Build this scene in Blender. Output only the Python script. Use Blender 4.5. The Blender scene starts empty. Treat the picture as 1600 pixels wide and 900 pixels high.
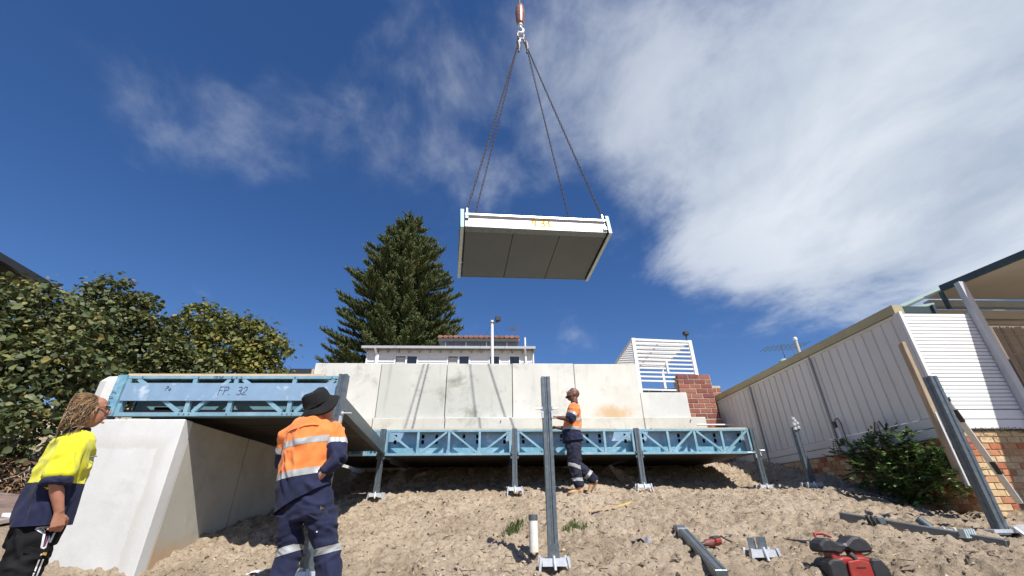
import bpy, bmesh, math, random
import numpy as np
from mathutils import Vector, Matrix, noise
R = math.radians
C = bpy.context.scene.collection
scene = bpy.context.scene
rng = random.Random(7)

# ------------------------------------------------------------------ camera
cam_data = bpy.data.cameras.new('camera')
cam_data.sensor_width = 36.0
cam_data.lens = 672.0 / 1600.0 * 36.0
cam_data.clip_start = 0.05
cam_data.clip_end = 3000
cam = bpy.data.objects.new('camera', cam_data)
C.objects.link(cam)
cr = Vector((0.9990733, -0.0418082, -0.0102267))
cu = Vector((-0.0101708, -0.4602010, 0.8877565))
cf = Vector((0.0418218, 0.8868298, 0.4601998))
cam.matrix_world = Matrix(((cr.x, cu.x, -cf.x, 0), (cr.y, cu.y, -cf.y, 0), (cr.z, cu.z, -cf.z, 0), (0, 0, 0, 1)))
scene.camera = cam

# ------------------------------------------------------------------ light
SUN = Vector((0.281, -0.568, 0.773)).normalized()
sun_data = bpy.data.lights.new('sun', 'SUN')
sun_data.energy = 4.9
sun_data.angle = R(0.5)
sun_data.color = (1.0, 0.965, 0.91)
sun = bpy.data.objects.new('sun', sun_data)
C.objects.link(sun)
sun.rotation_euler = SUN.to_track_quat('Z', 'Y').to_euler()
scene.view_settings.view_transform = 'Standard'
scene.view_settings.look = 'None'
scene.view_settings.exposure = 0.50
scene.view_settings.gamma = 1.0

world = bpy.data.worlds.new('World')
scene.world = world
world.use_nodes = True


def build_world():
    nt = world.node_tree
    nt.nodes.clear()
    N = nt.nodes.new
    L = nt.links.new

    def math_node(op, a, b=None, clamp=False):
        n = N('ShaderNodeMath'); n.operation = op; n.use_clamp = clamp
        for i, v in enumerate((a, b)):
            if v is None: continue
            if isinstance(v, (int, float)): n.inputs[i].default_value = v
            else: L(v, n.inputs[i])
        return n.outputs[0]
    out = N('ShaderNodeOutputWorld')
    sky = N('ShaderNodeTexSky'); sky.sky_type = 'NISHITA'
    sky.sun_disc = False
    sky.sun_elevation = math.asin(SUN.z)
    sky.sun_rotation = math.atan2(SUN.x, SUN.y)
    sky.altitude = 0; sky.air_density = 1.0; sky.dust_density = 0.25; sky.ozone_density = 3.0
    hs = N('ShaderNodeHueSaturation'); hs.inputs['Saturation'].default_value = 1.22; hs.inputs['Value'].default_value = 1.0
    L(sky.outputs[0], hs.inputs['Color'])
    bg = N('ShaderNodeBackground'); bg.inputs[1].default_value = 0.066
    tint = N('ShaderNodeMixRGB'); tint.blend_type = 'MULTIPLY'; tint.inputs[0].default_value = 1.0; tint.inputs[2].default_value = (1.08, 1.05, 1.25, 1)
    L(hs.outputs[0], tint.inputs[1]); L(tint.outputs[0], bg.inputs[0])
    # clouds: a sheet of vapour over the place, projected from the view direction
    tc = N('ShaderNodeTexCoord')
    sep = N('ShaderNodeSeparateXYZ'); L(tc.outputs['Generated'], sep.inputs[0])
    zz = math_node('ADD', math_node('MAXIMUM', sep.outputs[2], 0.0), 0.12)
    px = math_node('DIVIDE', sep.outputs[0], zz)
    py = math_node('DIVIDE', sep.outputs[1], zz)
    comb = N('ShaderNodeCombineXYZ'); L(px, comb.inputs[0]); L(py, comb.inputs[1])

    def fbm(scale, detail, rough, dist, off):
        mp = N('ShaderNodeMapping'); mp.inputs['Location'].default_value = off
        mp.inputs['Rotation'].default_value = (0, 0, 0.6); mp.inputs['Scale'].default_value = (1.0, 0.8, 1.0)
        L(comb.outputs[0], mp.inputs[0])
        n = N('ShaderNodeTexNoise'); n.inputs['Scale'].default_value = scale; n.inputs['Detail'].default_value = detail
        n.inputs['Roughness'].default_value = rough; n.inputs['Distortion'].default_value = dist
        L(mp.outputs[0], n.inputs['Vector'])
        return n.outputs[0]
    n1 = fbm(2.2, 10, 0.60, 0.30, (3.1, 1.7, 0))
    n2 = fbm(5.2, 10, 0.60, 0.4, (7.3, 2.2, 0))
    n3 = fbm(1.5, 4, 0.5, 0.1, (0.4, 9.1, 0))

    def blob(cx, cy, rx, ry, rot, r0, r1):
        """1 inside, 0 outside a soft ellipse in the plane of the cloud sheet"""
        dx = math_node('SUBTRACT', px, cx); dy = math_node('SUBTRACT', py, cy)
        c, s = math.cos(rot), math.sin(rot)
        u = math_node('DIVIDE', math_node('ADD', math_node('MULTIPLY', dx, c), math_node('MULTIPLY', dy, s)), rx)
        v = math_node('DIVIDE', math_node('SUBTRACT', math_node('MULTIPLY', dy, c), math_node('MULTIPLY', dx, s)), ry)
        d = math_node('SQRT', math_node('ADD', math_node('MULTIPLY', u, u), math_node('MULTIPLY', v, v)))
        m = N('ShaderNodeMapRange'); m.interpolation_type = 'SMOOTHSTEP'
        m.inputs['From Min'].default_value = r1; m.inputs['From Max'].default_value = r0
        m.inputs['To Min'].default_value = 0; m.inputs['To Max'].default_value = 1
        L(d, m.inputs['Value'])
        return m.outputs[0]
    bank = blob(1.22, 0.70, 1.14, 1.02, 0.62, 0.30, 1.28)
    wisp = blob(-0.16, 0.74, 0.72, 0.46, 0.0, 0.1, 1.3)
    wisp2 = blob(-0.78, 0.84, 0.50, 0.28, 0.15, 0.0, 1.3)
    low = blob(0.1, 2.1, 1.6, 0.7, 0.0, 0.1, 1.3)
    bias = math_node('ADD', math_node('MULTIPLY', bank, 0.88), math_node('MULTIPLY', wisp, 0.275))
    bias = math_node('ADD', bias, math_node('MULTIPLY', wisp2, 0.18))
    bias = math_node('ADD', bias, math_node('MULTIPLY', low, 0.13))
    d = math_node('ADD', math_node('MULTIPLY', n1, 1.05), math_node('MULTIPLY', n2, 0.42))
    d = math_node('ADD', d, bias)
    mr = N('ShaderNodeMapRange'); mr.interpolation_type = 'SMOOTHERSTEP'
    mr.inputs['From Min'].default_value = 0.86; mr.inputs['From Max'].default_value = 1.42
    L(d, mr.inputs['Value'])
    alpha = math_node('MULTIPLY', mr.outputs[0], math_node('ADD', math_node('MULTIPLY', bank, 0.50), 0.44), True)
    ramp = N('ShaderNodeValToRGB')
    ramp.color_ramp.elements[0].position = 0.34; ramp.color_ramp.elements[0].color = (0.42, 0.49, 0.60, 1)
    ramp.color_ramp.elements[1].position = 0.60; ramp.color_ramp.elements[1].color = (0.74, 0.79, 0.85, 1)
    L(math_node('ADD', math_node('MULTIPLY', n3, 0.38), math_node('MULTIPLY', n1, 0.62)), ramp.inputs[0])
    bgc = N('ShaderNodeBackground'); bgc.inputs[1].default_value = 0.80
    L(ramp.outputs[0], bgc.inputs[0])
    mix = N('ShaderNodeMixShader')
    L(alpha, mix.inputs[0]); L(bg.outputs[0], mix.inputs[1]); L(bgc.outputs[0], mix.inputs[2])
    L(mix.outputs[0], out.inputs[0])


build_world()

# ------------------------------------------------------------------ materials
def nodes_of(name):
    m = bpy.data.materials.new(name); m.use_nodes = True
    nt = m.node_tree
    b = nt.nodes['Principled BSDF']
    return m, nt, b


def mat(name, c, rough=0.6, metal=0.0, var=0.15, scale=6.0, bump=0.0, bscale=40.0, c2=None, amt2=0.0,
        scale2=2.0, rand=0.0, spec=0.5, stretch=None, bdist=0.01, detail=6.0, rvar=0.0, sheen=0.0, edge2=(0.45, 0.65)):
    m, nt, b = nodes_of(name)
    N = nt.nodes.new; L = nt.links.new
    tc = N('ShaderNodeTexCoord')
    vec = tc.outputs['Object']
    if stretch:
        mp = N('ShaderNodeMapping'); mp.inputs['Scale'].default_value = stretch
        L(vec, mp.inputs[0]); vec = mp.outputs[0]
    n = N('ShaderNodeTexNoise'); n.inputs['Scale'].default_value = scale; n.inputs['Detail'].default_value = detail
    n.inputs['Roughness'].default_value = 0.6
    L(vec, n.inputs['Vector'])
    mr = N('ShaderNodeMapRange'); mr.inputs['From Min'].default_value = 0.3; mr.inputs['From Max'].default_value = 0.7
    mr.inputs['To Min'].default_value = 1 - var; mr.inputs['To Max'].default_value = 1 + var
    L(n.outputs[0], mr.inputs['Value'])
    mul = N('ShaderNodeVectorMath'); mul.operation = 'SCALE'
    base = N('ShaderNodeRGB'); base.outputs[0].default_value = (*c, 1)
    col = base.outputs[0]
    if c2 is not None:
        n2 = N('ShaderNodeTexNoise'); n2.inputs['Scale'].default_value = scale2; n2.inputs['Detail'].default_value = 8
        n2.inputs['Roughness'].default_value = 0.62
        L(vec, n2.inputs['Vector'])
        m2 = N('ShaderNodeMapRange'); m2.inputs['From Min'].default_value = edge2[0]; m2.inputs['From Max'].default_value = edge2[1]
        m2.inputs['To Max'].default_value = amt2
        L(n2.outputs[0], m2.inputs['Value'])
        mx = N('ShaderNodeMixRGB'); mx.inputs[2].default_value = (*c2, 1)
        L(m2.outputs[0], mx.inputs[0]); L(col, mx.inputs[1]); col = mx.outputs[0]
    L(col, mul.inputs[0])
    L(mr.outputs[0], mul.inputs['Scale'])
    col = mul.outputs[0]
    if rand:
        oi = N('ShaderNodeObjectInfo')
        r2 = N('ShaderNodeMapRange'); r2.inputs['To Min'].default_value = 1 - rand; r2.inputs['To Max'].default_value = 1 + rand
        L(oi.outputs['Random'], r2.inputs['Value'])
        s2 = N('ShaderNodeVectorMath'); s2.operation = 'SCALE'
        L(col, s2.inputs[0]); L(r2.outputs[0], s2.inputs['Scale']); col = s2.outputs[0]
    L(col, b.inputs['Base Color'])
    b.inputs['Roughness'].default_value = rough
    if rvar:
        rr = N('ShaderNodeMapRange'); rr.inputs['To Min'].default_value = rough - rvar; rr.inputs['To Max'].default_value = rough + rvar
        L(n.outputs[0], rr.inputs['Value']); L(rr.outputs[0], b.inputs['Roughness'])
    b.inputs['Metallic'].default_value = metal
    b.inputs['Specular IOR Level'].default_value = spec
    if sheen:
        b.inputs['Sheen Weight'].default_value = sheen
    if bump:
        nb = N('ShaderNodeTexNoise'); nb.inputs['Scale'].default_value = bscale; nb.inputs['Detail'].default_value = 5
        L(vec, nb.inputs['Vector'])
        bp = N('ShaderNodeBump'); bp.inputs['Strength'].default_value = bump; bp.inputs['Distance'].default_value = bdist
        L(nb.outputs[0], bp.inputs['Height']); L(bp.outputs[0], b.inputs['Normal'])
    return m


GALV = mat('galvanised_grey', (0.125, 0.15, 0.165), 0.42, 0.6, 0.12, 14, 0.05, 60, c2=(0.21, 0.235, 0.25), amt2=0.6, scale2=22, rvar=0.08)
GALV_DARK = mat('dark_galvanised', (0.16, 0.18, 0.19), 0.45, 0.7, 0.12, 10, c2=(0.10, 0.11, 0.11), amt2=0.5, scale2=5)
BRIGHT = mat('bright_zinc', (0.62, 0.64, 0.66), 0.38, 0.45, 0.1, 18, 0.05, 80, c2=(0.5, 0.5, 0.5), amt2=0.4, scale2=12)
BLUE = mat('blue_steel', (0.17, 0.37, 0.47), 0.42, 0.25, 0.08, 7, 0.02, 50, c2=(0.5, 0.68, 0.76), amt2=0.45, scale2=9, rvar=0.06)
BLUE_LIGHT = mat('pale_blue_steel', (0.22, 0.39, 0.47), 0.40, 0.3, 0.14, 7, c2=(0.36, 0.50, 0.56), amt2=0.5, scale2=6)
LAV = mat('lavender_galvanised', (0.27, 0.40, 0.53), 0.38, 0.3, 0.07, 9, 0.05, 12, c2=(0.66, 0.74, 0.82), amt2=0.7, scale2=6, rvar=0.09, edge2=(0.56, 0.68))  # pale splotches paint reflections into the plate colour
PLY = mat('plywood_edge', (0.52, 0.40, 0.25), 0.75, 0, 0.2, 30, 0.1, 60, stretch=(0.3, 1, 4))
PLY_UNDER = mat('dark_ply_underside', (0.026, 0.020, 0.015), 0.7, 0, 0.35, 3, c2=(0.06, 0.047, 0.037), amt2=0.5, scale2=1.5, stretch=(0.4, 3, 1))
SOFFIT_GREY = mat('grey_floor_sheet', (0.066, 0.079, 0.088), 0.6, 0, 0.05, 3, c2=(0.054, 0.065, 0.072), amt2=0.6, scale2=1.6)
INK = mat('black_marker', (0.10, 0.13, 0.21), 0.6, 0, 0.2, 40)
YELLOW_INK = mat('yellow_marker', (0.75, 0.52, 0.03), 0.6, 0, 0.2, 40)
BLACK = mat('black_void', (0.012, 0.012, 0.013), 0.7, 0, 0.1, 10)
BLACK_PLASTIC = mat('black_plastic', (0.022, 0.022, 0.024), 0.5, 0, 0.25, 30, 0.15, 120)
TIMBER = mat('weathered_timber', (0.40, 0.30, 0.19), 0.8, 0, 0.25, 9, 0.25, 45, c2=(0.24, 0.19, 0.14), amt2=0.8, scale2=3, stretch=(3, 3, 0.35))
WHITE = mat('white_paint', (0.70, 0.71, 0.715), 0.45, 0, 0.04, 5, c2=(0.66, 0.66, 0.64), amt2=0.5, scale2=2.5)
WHITE_DULL = mat('aged_white_paint', (0.68, 0.69, 0.69), 0.55, 0, 0.06, 4, c2=(0.55, 0.55, 0.53), amt2=0.5, scale2=3)
PVC = mat('white_pvc', (0.70, 0.69, 0.64), 0.4, 0, 0.06, 8, c2=(0.5, 0.45, 0.36), amt2=0.6, scale2=6)
FENCE = mat('grey_fence_steel', (0.62, 0.617, 0.59), 0.5, 0.0, 0.05, 2.2, c2=(0.44, 0.42, 0.38), amt2=0.5, scale2=1.1, stretch=(1, 1, 0.5), rand=0.03)
FENCE_DARK = mat('fence_joint_post', (0.24, 0.24, 0.25), 0.5, 0.1, 0.08, 4)
GUTTER = mat('cream_gutter', (0.36, 0.33, 0.19), 0.45, 0, 0.1, 4)
CREAM = mat('cream_lining', (0.47, 0.44, 0.385), 0.7, 0, 0.05, 3)
DKFASCIA = mat('dark_green_fascia', (0.045, 0.07, 0.075), 0.4, 0.1, 0.1, 5)
ROOFGREEN = mat('pale_green_roof', (0.33, 0.43, 0.38), 0.45, 0.1, 0.06, 5)
GREYBLUE = mat('grey_blue_beam', (0.30, 0.35, 0.37), 0.5, 0, 0.06, 5)
RUST = mat('rusty_rail', (0.30, 0.13, 0.06), 0.75, 0, 0.3, 12)
REED = mat('reed_blind', (0.36, 0.29, 0.21), 0.85, 0, 0.3, 30, 0.3, 60, stretch=(6, 6, 0.4), rand=0.25)
ANTHRACITE = mat('anthracite_roof_edge', (0.035, 0.037, 0.042), 0.45, 0.2, 0.1, 5)
GLASS = mat('dark_window_glass', (0.05, 0.06, 0.07), 0.08, 0, 0.1, 2, spec=0.8)
TILE = mat('terracotta_tile', (0.30, 0.135, 0.08), 0.75, 0, 0.25, 9, rand=0.2, c2=(0.25, 0.13, 0.08), amt2=0.6, scale2=6)
GREYCLAD = mat('grey_clerestory', (0.20, 0.21, 0.22), 0.5, 0, 0.1, 3)
MORTAR = mat('mortar', (0.40, 0.36, 0.30), 0.9, 0, 0.15, 12, 0.3, 80)
RUBBER = mat('dark_rubber', (0.03, 0.03, 0.03), 0.8, 0, 0.2, 20)
RED_PLASTIC = mat('red_plastic', (0.27, 0.022, 0.016), 0.42, 0, 0.12, 12, 0.06, 90, c2=(0.22, 0.09, 0.06), amt2=0.35, scale2=9)
CHAIN = mat('chain_steel', (0.13, 0.11, 0.10), 0.5, 0.6, 0.2, 30)
BALL = mat('brown_hook_ball', (0.20, 0.085, 0.06), 0.38, 0.15, 0.2, 5, c2=(0.33, 0.2, 0.16), amt2=0.6, scale2=6)


def concrete(name, c, stain=None, patch=None, spots=0.0, dirt=0.5):
    m, nt, b = nodes_of(name)
    N = nt.nodes.new; L = nt.links.new
    tc = N('ShaderNodeTexCoord'); geo = N('ShaderNodeNewGeometry')
    P = geo.outputs['Position']

    def nz(scale, detail=8, rough=0.62, vec=P, dist=0.0):
        n = N('ShaderNodeTexNoise'); n.inputs['Scale'].default_value = scale; n.inputs['Detail'].default_value = detail
        n.inputs['Roughness'].default_value = rough; n.inputs['Distortion'].default_value = dist
        L(vec, n.inputs['Vector']); return n.outputs[0]

    def rng_(x, a, b_, lo, hi, smooth=True):
        k = N('ShaderNodeMapRange'); k.interpolation_type = 'SMOOTHSTEP' if smooth else 'LINEAR'
        k.inputs['From Min'].default_value = a; k.inputs['From Max'].default_value = b_
        k.inputs['To Min'].default_value = lo; k.inputs['To Max'].default_value = hi
        L(x, k.inputs['Value']); return k.outputs[0]

    def mixc(f, a, bcol):
        x = N('ShaderNodeMixRGB'); L(f, x.inputs[0])
        if isinstance(a, tuple): x.inputs[1].default_value = (*a, 1)
        else: L(a, x.inputs[1])
        x.inputs[2].default_value = (*bcol, 1); return x.outputs[0]
    light = tuple(min(0.8, v * 1.14) for v in c)
    dark = (c[0] * 0.58, c[1] * 0.58, c[2] * 0.54)
    col = mixc(rng_(nz(0.9, 6), 0.4, 0.65, 0, 1), c, light)
    col = mixc(rng_(nz(1.7, 10, 0.7, dist=0.4), 0.5, 0.72, 0, dirt), col, dark)
    mp = N('ShaderNodeMapping'); mp.inputs['Scale'].default_value = (5, 5, 0.5); L(P, mp.inputs[0])
    col = mixc(rng_(nz(1.0, 6, 0.6, mp.outputs[0]), 0.55, 0.75, 0, dirt * 0.5), col, dark)
    col = mixc(rng_(nz(9, 6), 0.58, 0.72, 0, 0.25), col, light)
    if spots:
        vo = N('ShaderNodeTexVoronoi'); vo.inputs['Scale'].default_value = 7.5; L(P, vo.inputs['Vector'])
        sp = rng_(vo.outputs['Distance'], 0.12, 0.05, 0, spots)
        gate = rng_(nz(1.1, 2), 0.5, 0.6, 0, 1)
        mm = N('ShaderNodeMath'); mm.operation = 'MULTIPLY'; L(sp, mm.inputs[0]); L(gate, mm.inputs[1])
        col = mixc(mm.outputs[0], col, (0.72, 0.70, 0.62))
    if stain:   # rust coloured wash: centre x, z, sizes and colour
        sx, sz, rx, rz, sc, amt = stain
        se = N('ShaderNodeSeparateXYZ'); L(P, se.inputs[0])

        def mth(op, a, b_=None):
            q = N('ShaderNodeMath'); q.operation = op
            for i, v in enumerate((a, b_)):
                if v is None: continue
                if isinstance(v, (int, float)): q.inputs[i].default_value = v
                else: L(v, q.inputs[i])
            return q.outputs[0]
        dx = mth('DIVIDE', mth('SUBTRACT', se.outputs[0], sx), rx)
        dz = mth('DIVIDE', mth('SUBTRACT', se.outputs[2], sz), rz)
        dd = mth('SQRT', mth('ADD', mth('MULTIPLY', dx, dx), mth('MULTIPLY', dz, dz)))
        dd = mth('ADD', dd, mth('MULTIPLY', mth('SUBTRACT', nz(3.5, 8, 0.7), 0.5), 1.6))
        col = mixc(rng_(dd, 1.0, 0.15, 0, amt), col, sc)
    if patch:   # a dry paler patch with a damp border left on the front face
        se = N('ShaderNodeSeparateXYZ'); L(P, se.inputs[0])

        def mth(op, a, b_=None):
            q = N('ShaderNodeMath'); q.operation = op
            for i, v in enumerate((a, b_)):
                if v is None: continue
                if isinstance(v, (int, float)): q.inputs[i].default_value = v
                else: L(v, q.inputs[i])
            return q.outputs[0]
        wob = mth('MULTIPLY', mth('SUBTRACT', nz(5, 6), 0.5), 0.12)
        ax = mth('ADD', mth('ABSOLUTE', mth('SUBTRACT', se.outputs[0], patch[0])), wob)
        az = mth('ADD', se.outputs[2], wob)
        dx = mth('SUBTRACT', ax, patch[1]); dz = mth('SUBTRACT', az, patch[2])
        dd = mth('MAXIMUM', dx, dz)
        ring = mth('MULTIPLY', rng_(dd, -0.01, 0.015, 0, 1), rng_(dd, 0.14, 0.02, 0, 0.38))
        col = mixc(ring, col, (0.40, 0.385, 0.33))
    L(col, b.inputs['Base Color'])
    b.inputs['Roughness'].default_value = 0.85
    b.inputs['Specular IOR Level'].default_value = 0.25
    bp = N('ShaderNodeBump'); bp.inputs['Strength'].default_value = 0.35; bp.inputs['Distance'].default_value = 0.006
    L(nz(22, 8, 0.7), bp.inputs['Height']); L(bp.outputs[0], b.inputs['Normal'])
    return m


CONC_GREY = concrete('grey_green_concrete', (0.46, 0.468, 0.43), spots=0.7, dirt=1.0)
CONC_PALE = concrete('pale_concrete', (0.55, 0.55, 0.51), dirt=0.75)
CONC_STAIN = concrete('rust_stained_concrete', (0.555, 0.545, 0.495), stain=(3.0, 2.12, 0.75, 0.30, (0.50, 0.31, 0.13), 0.75), dirt=0.42)
CONC_WHITE = concrete('white_rendered_concrete', (0.53, 0.535, 0.51), dirt=0.25)
CONC_PLINTH = concrete('plinth_concrete', (0.50, 0.497, 0.45), dirt=0.6)
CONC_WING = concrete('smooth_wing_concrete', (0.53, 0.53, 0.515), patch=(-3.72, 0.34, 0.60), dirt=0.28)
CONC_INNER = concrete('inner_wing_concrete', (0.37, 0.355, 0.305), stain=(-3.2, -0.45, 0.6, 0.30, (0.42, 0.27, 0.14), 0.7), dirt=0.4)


def brick_mat(name, cols, rough=0.85):
    """each brick object takes one of the colours, then mottles"""
    m, nt, b = nodes_of(name)
    N = nt.nodes.new; L = nt.links.new
    oi = N('ShaderNodeObjectInfo'); tc = N('ShaderNodeTexCoord'); geo = N('ShaderNodeNewGeometry')
    rp = N('ShaderNodeValToRGB'); rp.color_ramp.interpolation = 'CONSTANT'
    els = rp.color_ramp.elements
    while len(els) < len(cols): els.new(0.5)
    for i, cc in enumerate(cols):
        els[i].position = i / len(cols); els[i].color = (*cc, 1)
    L(oi.outputs['Random'], rp.inputs[0])
    n = N('ShaderNodeTexNoise'); n.inputs['Scale'].default_value = 14; n.inputs['Detail'].default_value = 8
    n.inputs['Roughness'].default_value = 0.7
    L(geo.outputs['Position'], n.inputs['Vector'])
    mr = N('ShaderNodeMapRange'); mr.inputs['From Min'].default_value = 0.3; mr.inputs['From Max'].default_value = 0.7
    mr.inputs['To Min'].default_value = 0.72; mr.inputs['To Max'].default_value = 1.22
    L(n.outputs[0], mr.inputs['Value'])
    s = N('ShaderNodeVectorMath'); s.operation = 'SCALE'; L(rp.outputs[0], s.inputs[0]); L(mr.outputs[0], s.inputs['Scale'])
    L(s.outputs[0], b.inputs['Base Color'])
    b.inputs['Roughness'].default_value = rough; b.inputs['Specular IOR Level'].default_value = 0.2
    bp = N('ShaderNodeBump'); bp.inputs['Strength'].default_value = 0.5; bp.inputs['Distance'].default_value = 0.006
    L(n.outputs[0], bp.inputs['Height']); L(bp.outputs[0], b.inputs['Normal'])
    return m


BRICK_MIX = brick_mat('cream_and_red_brick', [(0.52, 0.37, 0.20), (0.42, 0.15, 0.07), (0.56, 0.42, 0.25), (0.48, 0.27, 0.14),
                                              (0.55, 0.40, 0.23), (0.36, 0.12, 0.065), (0.50, 0.35, 0.2), (0.44, 0.2, 0.1)])
BRICK_RED = brick_mat('red_brick', [(0.25, 0.092, 0.065), (0.29, 0.115, 0.08), (0.22, 0.078, 0.058), (0.31, 0.135, 0.095), (0.20, 0.075, 0.062)])

# ------------------------------------------------------------------ mesh helpers
def chain_loc(o):
    v = Vector((0, 0, 0))
    while o is not None:
        v += o.location; o = o.parent
    return v


class MB:
    """collects shapes (world coordinates) and links them as ONE mesh object"""
    def __init__(s): s.v = []; s.f = []; s.m = []; s.cur = 0

    def add(s, vs, fs):
        o = len(s.v); s.v += [tuple(p) for p in vs]
        for f in fs: s.f.append([i + o for i in f]); s.m.append(s.cur)
        return s

    def box(s, x0, x1, y0, y1, z0, z1):
        return s.add([(x0, y0, z0), (x1, y0, z0), (x1, y1, z0), (x0, y1, z0), (x0, y0, z1), (x1, y0, z1), (x1, y1, z1), (x0, y1, z1)],
                     [(0, 3, 2, 1), (4, 5, 6, 7), (0, 1, 5, 4), (1, 2, 6, 5), (2, 3, 7, 6), (3, 0, 4, 7)])

    def hexa(s, p):
        return s.add(p, [(0, 3, 2, 1), (4, 5, 6, 7), (0, 1, 5, 4), (1, 2, 6, 5), (2, 3, 7, 6), (3, 0, 4, 7)])

    def bar(s, p0, p1, w, h, up=(0, 0, 1)):
        p0 = Vector(p0); p1 = Vector(p1); d = (p1 - p0).normalized(); u = Vector(up)
        if abs(d.dot(u)) > 0.98: u = Vector((0, 1, 0))
        r = d.cross(u).normalized(); u = r.cross(d)
        a = r * w / 2; b = u * h / 2
        return s.hexa([p0 - a - b, p0 + a - b, p1 + a - b, p1 - a - b, p0 - a + b, p0 + a + b, p1 + a + b, p1 - a + b])

    def tube(s, pts, r, n=8, cap=True, flat=1.0):
        pts = [Vector(p) for p in pts]; m = len(pts)
        rr = r if isinstance(r, (list, tuple)) else [r] * m
        t0 = (pts[1] - pts[0]).normalized()
        ref = Vector((0, 0, 1)) if abs(t0.z) < 0.9 else Vector((0, 1, 0))
        a = t0.cross(ref).normalized()
        vs = []; fs = []
        for i, p in enumerate(pts):
            t = (pts[min(i + 1, m - 1)] - pts[max(i - 1, 0)])
            t = t.normalized() if t.length > 1e-9 else t0
            a = (a - t * a.dot(t)).normalized(); b = t.cross(a)
            for k in range(n):
                q = 2 * math.pi * k / n
                vs.append(p + a * math.cos(q) * rr[i] + b * math.sin(q) * rr[i] * flat)
        for i in range(m - 1):
            for k in range(n):
                k2 = (k + 1) % n
                fs.append((i * n + k, i * n + k2, (i + 1) * n + k2, (i + 1) * n + k))
        if cap: fs.append(tuple(range(n - 1, -1, -1))); fs.append(tuple((m - 1) * n + k for k in range(n)))
        return s.add(vs, fs)

    def lathe(s, prof, o=(0, 0, 0), n=16, axis=(0, 0, 1)):
        q = Vector((0, 0, 1)).rotation_difference(Vector(axis).normalized()); o = Vector(o)
        vs = []; fs = []
        for (r, z) in prof:
            for k in range(n):
                a = 2 * math.pi * k / n
                vs.append(o + q @ Vector((r * math.cos(a), r * math.sin(a), z)))
        m = len(prof)
        for i in range(m - 1):
            for k in range(n):
                k2 = (k + 1) % n
                fs.append((i * n + k, i * n + k2, (i + 1) * n + k2, (i + 1) * n + k))
        fs.append(tuple(range(n - 1, -1, -1))); fs.append(tuple((m - 1) * n + k for k in range(n)))
        return s.add(vs, fs)

    def prism(s, poly, a, b, plane='xz'):
        """polygon in a plane, extruded along the remaining axis from a to b"""
        def P(u, v, w): return {'xz': (u, w, v), 'yz': (w, u, v), 'xy': (u, v, w)}[plane]
        n = len(poly)
        vs = [P(u, v, a) for u, v in poly] + [P(u, v, b) for u, v in poly]
        fs = [tuple(range(n)), tuple(range(2 * n - 1, n - 1, -1))]
        for i in range(n):
            j = (i + 1) % n; fs.append((i, i + n, j + n, j))
        return s.add(vs, fs)

    def plate(s, x0, x1, y0, y1, z0, z1, holes=()):
        """upright plate in the xz plane with rectangular holes cut through it"""
        xs = sorted({x0, x1, *[h[0] for h in holes], *[h[1] for h in holes]})
        zs = sorted({z0, z1, *[h[2] for h in holes], *[h[3] for h in holes]})
        for i in range(len(xs) - 1):
            for j in range(len(zs) - 1):
                cx = (xs[i] + xs[i + 1]) / 2; cz = (zs[j] + zs[j + 1]) / 2
                if any(h[0] < cx < h[1] and h[2] < cz < h[3] for h in holes): continue
                s.box(xs[i], xs[i + 1], y0, y1, zs[j], zs[j + 1])
        return s

    def build(s, name, m, parent=None, smooth=False, bevel=0.0, kind=None, label=None, fix=True, seg=1):
        me = bpy.data.meshes.new(name)
        off = chain_loc(parent) if parent is not None else Vector((0, 0, 0))
        me.from_pydata([(p[0] - off.x, p[1] - off.y, p[2] - off.z) for p in s.v], [], s.f)
        for q in (m if isinstance(m, (list, tuple)) else [m]): me.materials.append(q)
        if any(s.m): me.polygons.foreach_set('material_index', s.m)
        if fix:
            bm = bmesh.new(); bm.from_mesh(me)
            bmesh.ops.recalc_face_normals(bm, faces=bm.faces[:])
            if bevel: bmesh.ops.bevel(bm, geom=[e for e in bm.edges if e.calc_face_angle(0) > 0.6], offset=bevel, segments=seg, affect='EDGES', clamp_overlap=True)
            bm.to_mesh(me); bm.free()
        if smooth:
            me.polygons.foreach_set('use_smooth', [True] * len(me.polygons))
            try: me.set_sharp_from_angle(angle=R(40))
            except Exception: pass
        o = bpy.data.objects.new(name, me); C.objects.link(o)
        if parent is not None: o.parent = parent
        if kind: o['kind'] = kind
        if label: o['label'] = label
        return o


def thing(name, label, cat, loc=(0, 0, 0), group=None):
    o = bpy.data.objects.new(name, None); C.objects.link(o)
    o.empty_display_size = 0.1
    o.location = loc; o['label'] = label; o['category'] = cat
    if group: o['group'] = group
    return o


def tag(o, label, cat, group=None):
    o['label'] = label; o['category'] = cat
    if group: o['group'] = group
    return o


def recenter(o):
    """moves a single-mesh thing's origin to the middle of its base"""
    co = np.empty(len(o.data.vertices) * 3); o.data.vertices.foreach_get('co', co); co = co.reshape(-1, 3)
    c = np.array([(co[:, 0].min() + co[:, 0].max()) / 2, (co[:, 1].min() + co[:, 1].max()) / 2, co[:, 2].min()])
    co -= c; o.data.vertices.foreach_set('co', co.ravel()); o.location = c
    return o


def copy_tree(root, loc, rotz=None, label=None):
    def cp(o, parent):
        c = o.copy(); C.objects.link(c); c.parent = parent
        for ch in list(o.children): cp(ch, c)
        return c
    r = cp(root, None)
    r.location = loc
    if rotz is not None: r.rotation_euler.z = rotz
    if label: r['label'] = label
    return r


def turn(root, rot):
    root.rotation_euler = rot
    return root


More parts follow.
